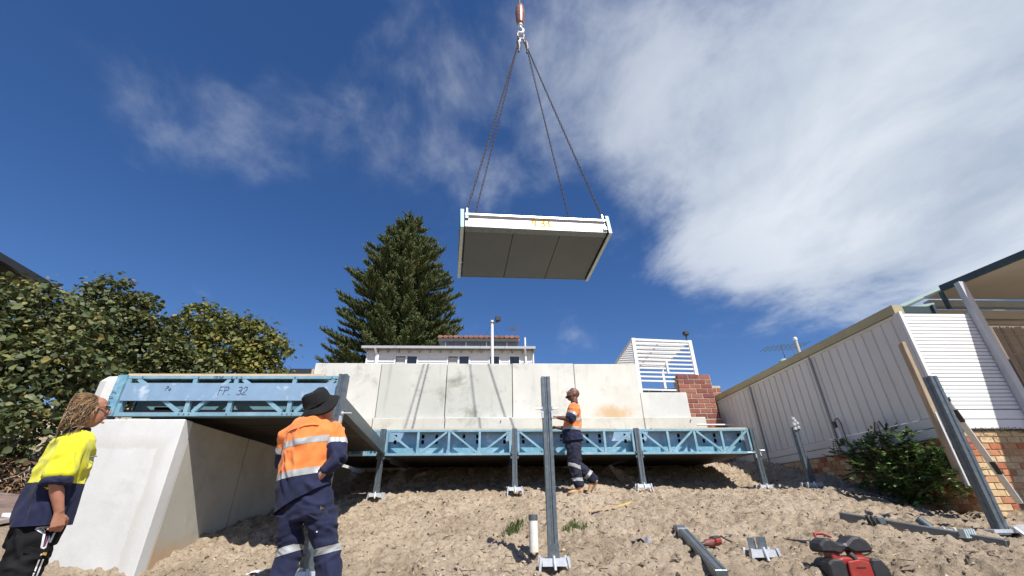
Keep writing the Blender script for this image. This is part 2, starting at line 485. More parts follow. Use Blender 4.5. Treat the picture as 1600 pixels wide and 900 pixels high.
STROKES = {
    'F': [[(0, 0), (0.02, 1)], [(0.02, 1), (0.6, 1.0)], [(0.02, 0.55), (0.42, 0.56)]],
    'P': [[(0, 0), (0.05, 1)], [(0.05, 1), (0.45, 0.98), (0.58, 0.8), (0.5, 0.6), (0.05, 0.5)]],
    '3': [[(0, 0.92), (0.3, 1), (0.52, 0.85), (0.45, 0.62), (0.2, 0.52), (0.5, 0.45), (0.58, 0.2), (0.3, 0), (0, 0.06)]],
    '2': [[(0, 0.8), (0.2, 1), (0.5, 0.92), (0.52, 0.65), (0.25, 0.3), (0, 0.02), (0.6, 0.04)]],
    '9': [[(0.5, 0.75), (0.3, 0.98), (0.05, 0.85), (0.05, 0.6), (0.3, 0.5), (0.5, 0.68), (0.5, 0.3), (0.3, 0.02), (0.05, 0.1)]],
    'o': [[(0.3, 0.5), (0.05, 0.3), (0.12, 0.05), (0.38, 0.03), (0.5, 0.28), (0.3, 0.5)]],
    '1': [[(0.1, 0.8), (0.3, 1), (0.25, 0)]], '7': [[(0, 1), (0.5, 1), (0.2, 0)]],
    '.': [[(0.1, 0.0), (0.16, 0.05)]], '-': [[(0, 0.45), (0.4, 0.45)]], ' ': [],
}


def writing(text, o, ux, uz, h, m, parent, width=0.009, gap=0.75, nrm=(0, -1, 0), name='marker_writing', slant=0.0):
    """hand lettering as thin strokes lying on a face; o = lower left, ux / uz = directions"""
    mb = MB(); o = Vector(o); ux = Vector(ux).normalized(); uz = Vector(uz).normalized(); nn = Vector(nrm) * 0.0015
    x = 0.0
    for ch in text:
        for st in STROKES[ch]:
            pts = [o + nn + ux * (x + (p[0] + slant * p[1]) * h * 0.8) + uz * p[1] * h for p in st]
            for a, b in zip(pts[:-1], pts[1:]):
                e = (b - a).normalized() * width * 0.4
                mb.bar(a - e, b + e, width, 0.002, up=Vector(nrm))
        x += h * (gap if ch != ' ' else 0.45)
    return mb.build(name, m, parent)
# ------------------------------------------------------------------ ground
CTRL = [(-3.2, 4.77, -.46), (-3.2, 5.4, -.32), (-3.2, 6.16, -.14), (-3.2, 7.35, .06), (-3.2, 9.5, .4), (-2, 8.5, .21), (.43, 8.5, .29), (2.75, 8.5, .32),
        (5.04, 8.5, .31), (.5, 4.5, -.45), (6, 9.82, .89), (6, 8.62, .63), (6, 7.88, .47), (6, 6.63, .13), (6, 5.82, -.09), (4.9, 4.6, -.22),
        (5.0, 7.2, .27), (-1.4, 3.9, -.76), (-1.6, 4.72, -.52), (-3.1, 3.5, -.80), (-5.4, 4.5, -.15), (-7.1, 6.5, .28), (-7.5, 8.5, .6), (-9, 5, .3),
        (1, 10.8, .93), (4.5, 10.8, .93), (-1.5, 10.8, .93), (5.4, 10.7, .93), (0, 2, -1.02), (3, 3, -.60), (3, 4, -.42), (5, 3, -.48), (7, 4.2, -.22),
        (-1, 2.5, -1.02), (0, 0, -1.45), (4, 0, -1.2), (-4, 0, -1.4), (7.5, 2, -.5), (1.46, 7.9, .24), (-6, 10.8, .9), (-9, 10.8, 1.2), (7.5, 6.5, .5), (7.5, 10.5, .9)]
_c = np.array(CTRL); _n = len(_c)


def _tps(r2):
    return np.where(r2 > 1e-12, 0.5 * r2 * np.log(np.maximum(r2, 1e-12)), 0)


_K = _tps(((_c[:, None, :2] - _c[None, :, :2]) ** 2).sum(2)) + np.eye(_n) * 0.02
_Pm = np.hstack([np.ones((_n, 1)), _c[:, :2]])
_A = np.block([[_K, _Pm], [_Pm.T, np.zeros((3, 3))]])
_w = np.linalg.solve(_A, np.concatenate([_c[:, 2], np.zeros(3)]))


def base_height(x, y):
    x = np.clip(np.asarray(x, float), -9, 7.5); y = np.clip(np.asarray(y, float), 0, 10.9)
    out = _w[_n] + _w[_n + 1] * x + _w[_n + 2] * y
    for i in range(_n):
        out = out + _w[i] * _tps((x - _c[i, 0]) ** 2 + (y - _c[i, 1]) ** 2)
    return out


def vnoise(x, y, seed):
    xi = np.floor(x).astype(np.int64); yi = np.floor(y).astype(np.int64)
    fx = x - xi; fy = y - yi
    fx = fx * fx * (3 - 2 * fx); fy = fy * fy * (3 - 2 * fy)

    def h(a, b):
        k = (a * 374761393 + b * 668265263 + seed * 974634777) & 0x7fffffff
        k = ((k ^ (k >> 13)) * 1274126177) & 0x7fffffff
        return ((k ^ (k >> 16)) & 0xffff) / 65535.0
    return ((h(xi, yi) * (1 - fx) + h(xi + 1, yi) * fx) * (1 - fy) + (h(xi, yi + 1) * (1 - fx) + h(xi + 1, yi + 1) * fx) * fy) * 2 - 1


DIPS = []      # scrapes in the sand: x, y, radius, depth
for _x, _y in ((-2.02, 8.44), (.41, 8.44), (2.74, 8.44), (5.0, 8.44), (.56, 4.46), (5.0, 7.2), (4.9, 4.55)):
    DIPS.append((_x, _y - 0.06, 0.17, 0.07))
DIPS.append((0.36, 4.95, 0.26, 0.06))


def ground_z(x, y, detail=True):
    x = np.asarray(x, float); y = np.asarray(y, float)
    z = base_height(x, y)
    if detail:
        near = np.clip((x + 4.4) / 0.5, 0, 1) * np.clip((7.6 - x) / 0.5, 0, 1) * np.clip((11.2 - y) / 0.3, 0, 1)
        wx = x + 0.08 * vnoise(x * 4, y * 4, 91); wy = y + 0.08 * vnoise(x * 4, y * 4, 92)
        d = 0.036 * vnoise(wx * 1.6, wy * 1.6, 1) + 0.022 * vnoise(wx * 3.6 + 5, wy * 3.6, 2)
        b = vnoise(wx * 7.5, wy * 7.5, 3)
        d = d + 0.024 * b + 0.028 * vnoise(wx * 17, wy * 17, 4)
        ridged = 1 - np.abs(vnoise(wx * 10 + 3, wy * 10, 5))
        d = d + 0.020 * (ridged ** 2 - 0.4) + 0.021 * vnoise(wx * 27 + 2 * d, wy * 27, 6) + 0.011 * vnoise(x * 50, y * 50, 8)
        # boot prints: small bowls with a soft rim
        cell = 0.34
        cx = np.floor(x / cell); cy = np.floor(y / cell)
        for ox in (-1, 0, 1):
            for oy in (-1, 0, 1):
                a = cx + ox; c = cy + oy
                k1 = vnoise(a * 1.0, c * 1.0, 21); k2 = vnoise(a, c, 22); k3 = vnoise(a, c, 23)
                px = (a + 0.5 + 0.35 * k1) * cell; py = (c + 0.5 + 0.35 * k2) * cell
                an = k3 * 3.1
                u = (x - px) * np.cos(an) + (y - py) * np.sin(an); v = -(x - px) * np.sin(an) + (y - py) * np.cos(an)
                r2 = (u / 0.12) ** 2 + (v / 0.065) ** 2
                d = d + np.where(k1 + k2 > 0.0, (-0.034 * np.exp(-r2 * 1.1) + 0.016 * np.exp(-(np.sqrt(r2) - 1.45) ** 2 * 5)), 0)
        z = z + d * near
        for (dx, dy, dr, dd) in DIPS:
            z = z - dd * np.exp(-((x - dx) ** 2 + (y - dy) ** 2) / dr ** 2 * 1.4)
    right = np.maximum(z, 0.84)
    z = np.where((x > 6.12) & (y > 5.72), right, z)
    terr = np.where(x > 3.72, 2.62, 3.32)
    z = np.where((y > np.where(x > 4.95, 11.75, 11.05)) & (x > -4.7), terr, z)
    lf = np.clip((y - 11) / 4, 0, 1)
    z = np.where((y > 11.05) & (x <= -4.7), z * (1 - lf) + 3.32 * lf, z)
    return z


def gz(x, y, detail=True):
    return float(ground_z(np.array([x]), np.array([y]), detail)[0])


def build_ground():
    xs = np.concatenate([[-400, -120, -50, -25, -15, -11], np.arange(-9, -4.4, 0.15), np.arange(-4.4, 7.6, 0.022), [7.8, 8.5, 10, 13, 20, 40, 100, 400]])
    xs = np.unique(np.concatenate([xs, [-4.71, -4.69, 3.71, 3.73, 4.94, 4.96, 6.1, 6.13]]))
    ys = np.concatenate([[-60, -25, -10, -4, -1.5], np.arange(0, 2.6, 0.1), np.arange(2.6, 6.0, 0.02), np.arange(6.0, 10.98, 0.03), [11.0, 11.06, 11.5, 11.74, 11.77, 12.5, 14, 15.5, 18, 24, 40, 90, 250, 900]])
    ys = np.unique(np.concatenate([ys, [5.70, 5.73]]))
    X, Y = np.meshgrid(xs, ys)
    Z = ground_z(X, Y)
    nx = len(xs); ny = len(ys)
    v = np.stack([X, Y, Z], 2).reshape(-1, 3)
    idx = np.arange(nx * ny).reshape(ny, nx)
    f = np.stack([idx[:-1, :-1], idx[:-1, 1:], idx[1:, 1:], idx[1:, :-1]], 2).reshape(-1, 4)
    me = bpy.data.meshes.new('ground')
    me.vertices.add(len(v)); me.vertices.foreach_set('co', v.ravel())
    me.loops.add(f.size); me.loops.foreach_set('vertex_index', f.ravel().astype(np.int32))
    me.polygons.add(len(f)); me.polygons.foreach_set('loop_start', np.arange(0, f.size, 4, dtype=np.int32))
    me.polygons.foreach_set('loop_total', np.full(len(f), 4, dtype=np.int32))
    me.polygons.foreach_set('use_smooth', np.ones(len(f), dtype=bool))
    me.update(); me.validate()
    m, nt, b = nodes_of('sand')
    N = nt.nodes.new; L = nt.links.new
    geo = N('ShaderNodeNewGeometry'); P = geo.outputs['Position']

    def nz(scale, detail=8, rough=0.65, dist=0.0, off=0.0):
        mp = N('ShaderNodeMapping'); mp.inputs['Location'].default_value = (off, off * 1.3, 0); L(P, mp.inputs[0])
        n = N('ShaderNodeTexNoise'); n.inputs['Scale'].default_value = scale; n.inputs['Detail'].default_value = detail
        n.inputs['Roughness'].default_value = rough; n.inputs['Distortion'].default_value = dist
        L(mp.outputs[0], n.inputs['Vector']); return n.outputs[0]

    def mixc(x, a0, a1, hi, a, bc):
        k = N('ShaderNodeMapRange'); k.inputs['From Min'].default_value = a0; k.inputs['From Max'].default_value = a1
        k.inputs['To Max'].default_value = hi; L(x, k.inputs['Value'])
        q = N('ShaderNodeMixRGB'); L(k.outputs[0], q.inputs[0])
        if isinstance(a, tuple): q.inputs[1].default_value = (*a, 1)
        else: L(a, q.inputs[1])
        q.inputs[2].default_value = (*bc, 1); return q.outputs[0]
    col = mixc(nz(1.1, 6), 0.42, 0.62, 1.0, (0.50, 0.40, 0.29), (0.38, 0.295, 0.205))
    col = mixc(nz(9, 8, 0.7), 0.54, 0.68, 0.8, col, (0.58, 0.485, 0.365))
    col = mixc(nz(5.5, 10, 0.75, 0.6, 3), 0.54, 0.68, 0.8, col, (0.185, 0.135, 0.09))
    col = mixc(nz(30, 6, 0.7, 0.8, 9), 0.555, 0.64, 0.85, col, (0.105, 0.075, 0.05))
    col = mixc(nz(75, 4, 0.7, 0.4, 5), 0.60, 0.72, 0.5, col, (0.60, 0.52, 0.40))
    L(col, b.inputs['Base Color'])
    b.inputs['Roughness'].default_value = 0.95; b.inputs['Specular IOR Level'].default_value = 0.1
    bp = N('ShaderNodeBump'); bp.inputs['Strength'].default_value = 1.0; bp.inputs['Distance'].default_value = 0.045
    L(nz(24, 10, 0.78, 0.9), bp.inputs['Height']); L(bp.outputs[0], b.inputs['Normal'])
    me.materials.append(m)
    o = bpy.data.objects.new('ground', me); C.objects.link(o); o['kind'] = 'structure'
    return o


ground = build_ground()


def build_litter():
    """loose crumbs, bark and twigs lying on the sand: too many to count"""
    r = random.Random(11)
    mats = [mat('crumb_sand', (0.40, 0.32, 0.22), 0.95, 0, 0.3, 20), mat('crumb_dark', (0.09, 0.062, 0.042), 0.95, 0, 0.3, 20), mat('crumb_pale', (0.46, 0.39, 0.3), 0.9, 0, 0.2, 20)]
    mb = MB(); pts = []
    for i in range(5200):
        y = 3.0 + 7.2 * r.random() ** 1.5; x = r.uniform(-3.0, min(6.0, 0.9 * y + 2.0))
        pts.append((x, y))
    zs = ground_z(np.array([p[0] for p in pts]), np.array([p[1] for p in pts]))
    for (x, y), z in zip(pts, zs):
        s = r.choice((0.006, 0.008, 0.01, 0.012, 0.016, 0.022)) * r.uniform(0.8, 1.3)
        mb.cur = r.choice((0, 1, 1, 1, 2))
        if r.random() < 0.22:      # a twig or bark strip
            a = r.uniform(0, 6.28); ln = r.uniform(0.02, 0.07); w = r.uniform(0.003, 0.007)
            mb.cur = r.choice((1, 1, 2))
            p = Vector((x, y, z + 0.006)); d = Vector((math.cos(a), math.sin(a), r.uniform(-0.2, 0.2))) * ln
            mb.bar(p - d, p + d, w * 2, w)
        else:
            q = [(s * r.uniform(.6, 1.2), 0, 0), (0, s * r.uniform(.6, 1.2), 0), (-s * r.uniform(.6, 1.2), 0, 0), (0, -s * r.uniform(.6, 1.2), 0)]
            a = r.uniform(0, 6.28); ca, sa = math.cos(a), math.sin(a)
            vs = [(x + u * ca - v * sa, y + u * sa + v * ca, z + r.uniform(0, .3) * s) for u, v, _ in q] + [(x, y, z + s * r.uniform(.6, 1.1)), (x, y, z - s)]
            mb.add(vs, [(0, 1, 4), (1, 2, 4), (2, 3, 4), (3, 0, 4), (1, 0, 5), (2, 1, 5), (3, 2, 5), (0, 3, 5)])
    mb.build('ground_litter', mats, kind='stuff')


build_litter()


def build_driveway():
    mb = MB()
    xs = np.arange(-9.5, -4.75, 0.25); ys = np.arange(2.5, 6.9, 0.25)
    X, Y = np.meshgrid(xs, ys); Z = ground_z(X, Y) + 0.03
    nx = len(xs); vs = [(X[j, i], Y[j, i], Z[j, i]) for j in range(len(ys)) for i in range(nx)]
    fs = [(j * nx + i, j * nx + i + 1, (j + 1) * nx + i + 1, (j + 1) * nx + i) for j in range(len(ys) - 1) for i in range(nx - 1)]
    m = mat('brown_paving', (0.155, 0.105, 0.085), 0.8, 0, 0.25, 3, 0.3, 40, c2=(0.24, 0.18, 0.145), amt2=0.6, scale2=9)
    nt = m.node_tree
    o = mb.add(vs, fs).build('driveway', m, kind='structure', smooth=True)
    k = MB()
    for i in range(12):
        y0 = 3.0 + i * 0.35; x = -5.0 - 0.02 * i
        z = gz(x, y0) + 0.03
        k.box(x - 0.12, x, y0, y0 + 0.34, z - 0.1, z + 0.05)
    k.build('driveway_kerb', WHITE_DULL, kind='structure')


build_driveway()

# ------------------------------------------------------------------ retaining wall with its plinth
wall = thing('retaining_wall', 'tall pale concrete panel retaining wall across the back of the site', 'retaining wall', (0, 10.95, 0.6))
for x0, x1, z1, m in ((-4.56, -2.885, 3.425, CONC_PALE), (-2.87, -1.20, 3.42, CONC_GREY), (-1.185, 0.485, 3.42, CONC_GREY), (0.50, 2.10, 3.43, CONC_PALE), (2.115, 3.77, 3.42, CONC_STAIN)):
    dy = rng.uniform(-0.008, 0.008)
    MB().box(x0, x1, 10.90 + dy, 11.04, 2.04, z1).build('wall_panel', m, wall, bevel=0.012)
MB().box(3.785, 5.0, 10.915, 11.04, 2.04, 2.675).build('wall_panel', CONC_WHITE, wall, bevel=0.012)
for x0, x1 in ((-4.7, -2.9), (-2.885, -1.17), (-1.155, 1.9), (1.915, 3.73), (3.745, 5.30)):
    MB().box(x0, x1, 10.78, 11.035, 0.3, 2.032 + rng.uniform(-0.004, 0.004)).build('plinth_block', CONC_PLINTH, wall, bevel=0.014)
for x in (0.2, 4.9):
    MB().tube([(x, 10.74, 1.95), (x, 10.8, 1.95)], 0.012).build('lifting_eye', GALV, wall)

# ------------------------------------------------------------------ wing wall on the left
wing = thing('wing_wall', 'smooth pale concrete wing wall under the left floor frame', 'concrete wall', (-3.7, 4.9, -0.8))
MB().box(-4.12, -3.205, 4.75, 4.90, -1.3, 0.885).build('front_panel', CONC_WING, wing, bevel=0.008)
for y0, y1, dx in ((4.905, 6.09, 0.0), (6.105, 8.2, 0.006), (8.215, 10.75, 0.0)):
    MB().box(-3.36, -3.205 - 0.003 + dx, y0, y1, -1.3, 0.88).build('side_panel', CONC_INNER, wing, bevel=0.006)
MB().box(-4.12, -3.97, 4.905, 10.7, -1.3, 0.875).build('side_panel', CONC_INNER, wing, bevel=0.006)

# ------------------------------------------------------------------ bricks
def brick_mesh(bw, bh, bd, seed):
    r = random.Random(seed); bm = bmesh.new()
    bmesh.ops.create_cube(bm, size=1)
    for v in bm.verts:
        v.co = Vector((v.co.x * bw, v.co.y * bd, v.co.z * bh))
    bmesh.ops.bevel(bm, geom=bm.edges[:], offset=min(bh, bw) * 0.07, segments=1, affect='EDGES')
    for v in bm.verts: v.co += Vector((r.uniform(-1, 1), r.uniform(-.4, .4), r.uniform(-1, 1))) * bh * 0.025
    me = bpy.data.meshes.new('brick'); bm.to_mesh(me); bm.free()
    return me


def brick_wall(parent, p0, dirx, length, z0, z1, bw, bh, bd, m, floor=None, joint=0.01, seed=1, skip=None):
    """lays courses of single bricks; p0 = start on the face line, dirx = along the wall, face points to dirx x up"""
    r = random.Random(seed)
    meshes = [brick_mesh(bw - joint, bh - joint, bd, seed * 10 + k) for k in range(3)]
    half = [brick_mesh(bw / 2 - joint, bh - joint, bd, seed * 10 + 5)]
    for q in meshes + half: q.materials.append(m)
    d = Vector(dirx).normalized(); n = Vector((d.y, -d.x, 0)); off = chain_loc(parent)
    rz = math.atan2(d.y, d.x); k = 0; z = z0
    while z + bh * 0.6 < z1:
        s = 0.0
        first = (k % 2 == 1)
        while s < length - 0.03:
            w = bw / 2 if (first and s == 0.0) or (length - s < bw * 0.75) else bw
            w = min(w, bw)
            p = Vector((p0[0], p0[1], 0)) + d * (s + w / 2) - n * (bd / 2)
            ok = floor is None or z + bh > floor(p.x, p.y) - 0.05
            if ok and skip is not None and skip(s + w / 2, z): ok = False
            if ok:
                b = bpy.data.objects.new('brick', (half[0] if w < bw * 0.8 else r.choice(meshes)))
                C.objects.link(b); b.parent = parent
                b.location = Vector((p.x, p.y, z + bh / 2)) - off + n * r.uniform(-0.003, 0.003)
                b.rotation_euler = (r.uniform(-.006, .006), r.uniform(-.008, .008), rz + r.uniform(-.01, .01))
            s += w
        z += bh; k += 1


low = thing('brick_wall', 'low cream and red brick wall carrying the fence and white louvre screen', 'brick wall', (6.1, 5.7, 0.3))
brick_wall(low, (5.95, 5.60), (1, 0, 0), 1.75, -0.22, 0.87, 0.185, 0.078, 0.09, BRICK_MIX, seed=3)
brick_wall(low, (5.95, 10.0), (0, -1, 0), 4.30, -0.22, 0.80, 0.185, 0.078, 0.09, BRICK_MIX, floor=lambda x, y: gz(x, y, False), seed=4)
MB().box(5.965, 6.08, 5.70, 10.0, -0.5, 0.795).build('mortar', MORTAR, low)
MB().box(5.96, 7.72, 5.612, 5.69, -0.5, 0.862).build('mortar', MORTAR, low)

pier = thing('brick_pier', 'red brick pier at the right end of the retaining wall', 'brick pier', (5.4, 11.05, 0.8))
brick_wall(pier, (4.90, 11.08), (1, 0, 0), 0.90, 2.05, 3.2, 0.30, 0.128, 0.1, BRICK_RED, seed=5, joint=0.014)
brick_wall(pier, (5.30, 11.085), (1, 0, 0), 0.56, 0.75, 2.05, 0.28, 0.128, 0.1, BRICK_RED, seed=6, joint=0.014)
MB().box(4.912, 5.80, 11.09, 11.40, 2.05, 3.19).build('mortar', MORTAR, pier)
MB().box(5.31, 5.85, 11.095, 11.40, 0.5, 2.05).build('mortar', MORTAR, pier)
back_brick = thing('brick_return', 'shaded dark brick return wall between the red pier and the fence', 'brick wall', (5.95, 11.35, 0.8))
brick_wall(back_brick, (5.80, 11.42), (1, 0, 0), 0.38, 0.75, 3.0, 0.28, 0.128, 0.08, BRICK_RED, seed=8, joint=0.014)
MB().box(5.81, 6.2, 11.43, 11.6, 0.5, 2.98).build('mortar', MORTAR, back_brick)

# ------------------------------------------------------------------ steel fence on the right
fence = thing('steel_fence', 'long grey ribbed steel fence on the right boundary', 'fence', (6.0, 8.4, 0.8))


def ribbed_sheet(y0, y1, z0, z1, x):
    mb = MB(); n = max(1, round((y1 - y0) / 0.2)); p = (y1 - y0) / n
    prof = [(0, 0)]
    for k in range(n):
        s = k * p
        prof += [(s + p * 0.40, 0), (s + p * 0.455, 0.02), (s + p * 0.545, 0.02), (s + p * 0.60, 0)]
    prof.append((n * p, 0))
    front = [(x + dx, y0 + s) for s, dx in prof]; back = [(x + dx + 0.004, y0 + s) for s, dx in prof]
    m_ = len(front)
    vs = [(a, b, z0) for a, b in front] + [(a, b, z1) for a, b in front] + [(a, b, z0) for a, b in back] + [(a, b, z1) for a, b in back]
    fs = []
    for i in range(m_ - 1):
        fs += [(i, i + 1, m_ + i + 1, m_ + i), (2 * m_ + i + 1, 2 * m_ + i, 3 * m_ + i, 3 * m_ + i + 1),
               (m_ + i, m_ + i + 1, 3 * m_ + i + 1, 3 * m_ + i), (i + 1, i, 2 * m_ + i, 2 * m_ + i + 1)]
    return mb.add(vs, fs)


for y0, y1 in ((9.75, 11.38), (7.625, 9.725), (5.66, 7.60)):
    ribbed_sheet(y0, y1, 1.075, 2.50, 6.0).build('fence_sheet', FENCE, fence)
    MB().box(5.985, 6.04, y0, y1, 2.50, 2.545).build('top_rail', FENCE, fence)
    for z0 in (0.945, 0.812):
        MB().box(5.985, 6.03, y0, y1, z0, z0 + 0.124).build('bottom_board', FENCE, fence, bevel=0.006)
for y in (9.738, 7.612):
    MB().box(5.972, 6.05, y - 0.018, y + 0.018, 0.8, 2.53).build('fence_post', FENCE_DARK, fence)
MB().box(5.965, 6.05, 5.60, 5.655, 0.81, 2.555).build('fence_post', FENCE, fence)

# ------------------------------------------------------------------ white louvre screen
lou = thing('louvre_screen', 'white horizontal louvre screen above the cream and red brick wall', 'louvre screen', (6.6, 5.6, 0.88))
MB().box(5.975, 6.02, 5.555, 5.598, 0.885, 2.56).build('side_frame', WHITE, lou)
MB().box(7.07, 7.15, 5.555, 5.60, 0.885, 2.555).build('side_frame', WHITE, lou)
MB().box(6.022, 7.068, 5.62, 5.63, 0.90, 2.54).build('backing_sheet', WHITE_DULL, lou)
sl = None
for k in range(26):
    z = 1.145 + k * 0.0535
    if sl is None:
        a = MB()
        a.hexa([(6.022, 5.562, z), (7.068, 5.562, z), (7.068, 5.590, z + 0.002), (6.022, 5.590, z + 0.002),
                (6.022, 5.567, z + 0.0455), (7.068, 5.567, z + 0.0455), (7.068, 5.595, z + 0.0475), (6.022, 5.595, z + 0.0475)])
        sl = a.build('slat', WHITE, lou); z0 = z
    else:
        q = sl.copy(); C.objects.link(q); q.location.z += z - z0
for z0 in (0.89, 1.015):
    MB().box(6.022, 7.068, 5.565, 5.60, z0, z0 + 0.118).build('bottom_board', WHITE, lou, bevel=0.006)
vine = MB(); r_ = random.Random(5)
for i in range(260):
    x = r_.uniform(6.25, 7.3); y = 5.55 + r_.uniform(-.03, .05); z = 0.875 + r_.uniform(-.03, .022)
    a = r_.uniform(0, 6.28); s = r_.uniform(0.01, 0.022)
    vine.add([(x, y, z), (x + s * math.cos(a), y - s * .4, z + s * math.sin(a)), (x + s * math.cos(a + 1), y - s * .2, z + s * math.sin(a + 1))], [(0, 1, 2)])
o = vine.build('creeper', mat('dry_creeper', (0.06, 0.055, 0.03), 0.9, 0, 0.3, 30), kind='stuff', fix=False)

# ------------------------------------------------------------------ neighbour's house on the right
nh = thing('neighbour_house', 'neighbouring house at far right with dark fascia, cream soffit and pale post', 'house', (7.6, 6.6, 0.84))
MB().box(5.955, 6.11, 5.60, 11.5, 2.555, 2.585).box(5.955, 5.97, 5.60, 11.5, 2.587, 2.685).box(6.095, 6.11, 5.60, 11.5, 2.587, 2.685).box(5.972, 6.093, 5.60, 5.612, 2.587, 2.68).build('gutter', GUTTER, nh)
MB().prism([(6.09, 2.69), (9.6, 3.25), (9.6, 3.29), (6.09, 2.73)], 6.95, 11.6, 'xz').build('roof', ROOFGREEN, nh)
MB().prism([(6.09, 2.69), (7.0, 2.835), (7.0, 2.875), (6.09, 2.73)], 5.9, 6.948, 'xz').build('roof', ROOFGREEN, nh)
MB().hexa([(6.75, 6.95, 2.95), (9.6, 6.95, 4.1), (9.6, 9.0, 4.1), (6.75, 9.0, 2.95), (6.75, 6.95, 3.01), (9.6, 6.95, 4.16), (9.6, 9.0, 4.16), (6.75, 9.0, 3.01)]).build('roof', ROOFGREEN, nh)
MB().box(6.115, 6.64, 5.64, 5.75, 2.575, 2.685).box(6.60, 6.645, 5.60, 5.638, 2.54, 2.70).build('gutter', DKFASCIA, nh)
E0 = Vector((7.085, 5.765)); ed = Vector((0.185, -1.0)).normalized(); E1 = E0 + ed * 3.6
def along(t, off): p = E0 + ed * t + Vector((-ed.y, ed.x)) * 0 + Vector((1, 0)) * off; return p
a, b_ = along(-0.02, 0), along(3.6, 0)
MB().hexa([(a.x, a.y, 3.03), (b_.x, b_.y, 3.03), (b_.x + .06, b_.y, 3.03), (a.x + .06, a.y, 3.03),
           (a.x, a.y, 3.12), (b_.x, b_.y, 3.12), (b_.x + .06, b_.y, 3.12), (a.x + .06, a.y, 3.12)]).build('fascia', DKFASCIA, nh)
MB().box(7.088, 7.126, 5.79, 5.84, 2.73, 3.025).build('downpipe', DKFASCIA, nh)
MB().box(7.129, 7.144, 5.79, 5.85, 2.75, 3.025).build('downpipe_bracket', GREYBLUE, nh)
MB().hexa([(a.x + .007, a.y + .3, 3.035), (b_.x + .007, b_.y, 3.035), (b_.x + 5, b_.y, 3.035), (a.x + 5, a.y + .3, 3.035),
           (a.x + .007, a.y + .3, 3.07), (b_.x + .007, b_.y, 3.07), (b_.x + 5, b_.y, 3.07), (a.x + 5, a.y + .3, 3.07)]).build('soffit', CREAM, nh)
MB().box(7.19, 12, 6.11, 6.22, 2.91, 3.03).build('beam', GREYBLUE, nh)
MB().box(7.19, 12, 6.23, 6.30, 2.75, 2.906).build('lining_board', CREAM, nh)
MB().box(7.19, 12, 6.31, 6.36, 2.68, 2.83).build('lining_board', CREAM, nh)
MB().box(6.9, 12, 6.8, 6.9, 0.84, 3.03).build('wall', mat('dim_brown_wall', (0.22, 0.17, 0.125), 0.8, 0, 0.1, 3), nh)
MB().box(7.055, 7.145, 5.47, 5.55, 0.89, 3.03).build('post', GREYBLUE if False else mat('pale_grey_post', (0.50, 0.52, 0.54), 0.5, 0, 0.05, 4), nh)
MB().box(7.70, 12, 5.62, 5.68, 1.80, 1.86).build('rail', RUST, nh)
rb = thing('reed_blind', 'brown reed blind hanging on the patio of the house at far right', 'blind', (8.3, 5.72, 1.87))
r_ = random.Random(3); r0 = None
for k in range(70):
    x = 7.52 + k * 0.024
    if r0 is None:
        r0 = MB().tube([(x, 5.72, 1.3), (x, 5.715, 2.38)], 0.011, 5).build('reed', REED, rb)
    else:
        q = r0.copy(); C.objects.link(q); q.location.x += k * 0.024; q.location.y += r_.uniform(-.006, .006); q.location.z += r_.uniform(-.02, .02)
for z in (1.95, 2.25):
    MB().box(7.5, 9.2, 5.70, 5.706, z, z + 0.012).build('binding', TIMBER, rb)

# things on the neighbour's roof
ant = thing('tv_antenna', 'thin metal television antenna on the roof behind the grey fence', 'antenna', (7.25, 10.0, 2.86))
MB().tube([(7.25, 10, 2.86), (7.25, 10, 3.66)], 0.012, 6).build('mast', GALV, ant)
MB().bar((6.70, 9.9, 3.50), (7.95, 10.1, 3.68), 0.022, 0.022).build('boom', GALV, ant)
for k in range(9):
    t = k / 8; c = Vector((6.72, 9.9, 3.503)).lerp(Vector((7.9, 10.1, 3.675)), t)
    l = 0.16 + 0.10 * t
    MB().tube([c + Vector((0.03, -l, 0.02)), c + Vector((-0.03, l, -0.02))], 0.006, 5).build('element', GALV, ant)
MB().tube([(7.5, 10.03, 3.62), (7.55, 9.9, 3.2)], 0.008, 5).build('cable', BLACK_PLASTIC, ant)
flue = thing('roof_flue', 'slender capped flue pipe standing beside the antenna', 'flue', (6.9, 9.0, 2.8))
MB().tube([(6.89, 9, 2.8), (6.9, 9, 3.42)], 0.035, 10).build('pipe', mat('dull_pipe', (0.42, 0.38, 0.33), 0.6, 0, 0.15, 8), flue, smooth=True)
MB().lathe([(0.045, 0), (0.045, 0.05), (0.03, 0.07)], (6.9, 9, 3.40), 10).build('cap', WHITE_DULL, flue)
vent = thing('roof_vent', 'small green mushroom cowl vent on the roof under the antenna', 'roof vent', (7.06, 9.8, 2.84))
MB().tube([(7.06, 9.8, 2.84), (7.06, 9.8, 3.14)], 0.06, 10).build('pipe', ROOFGREEN, vent, smooth=True)
MB().lathe([(0.065, 0), (0.13, 0.02), (0.12, 0.05), (0.03, 0.10)], (7.06, 9.8, 3.12), 12).build('cowl', ROOFGREEN, vent, smooth=True)

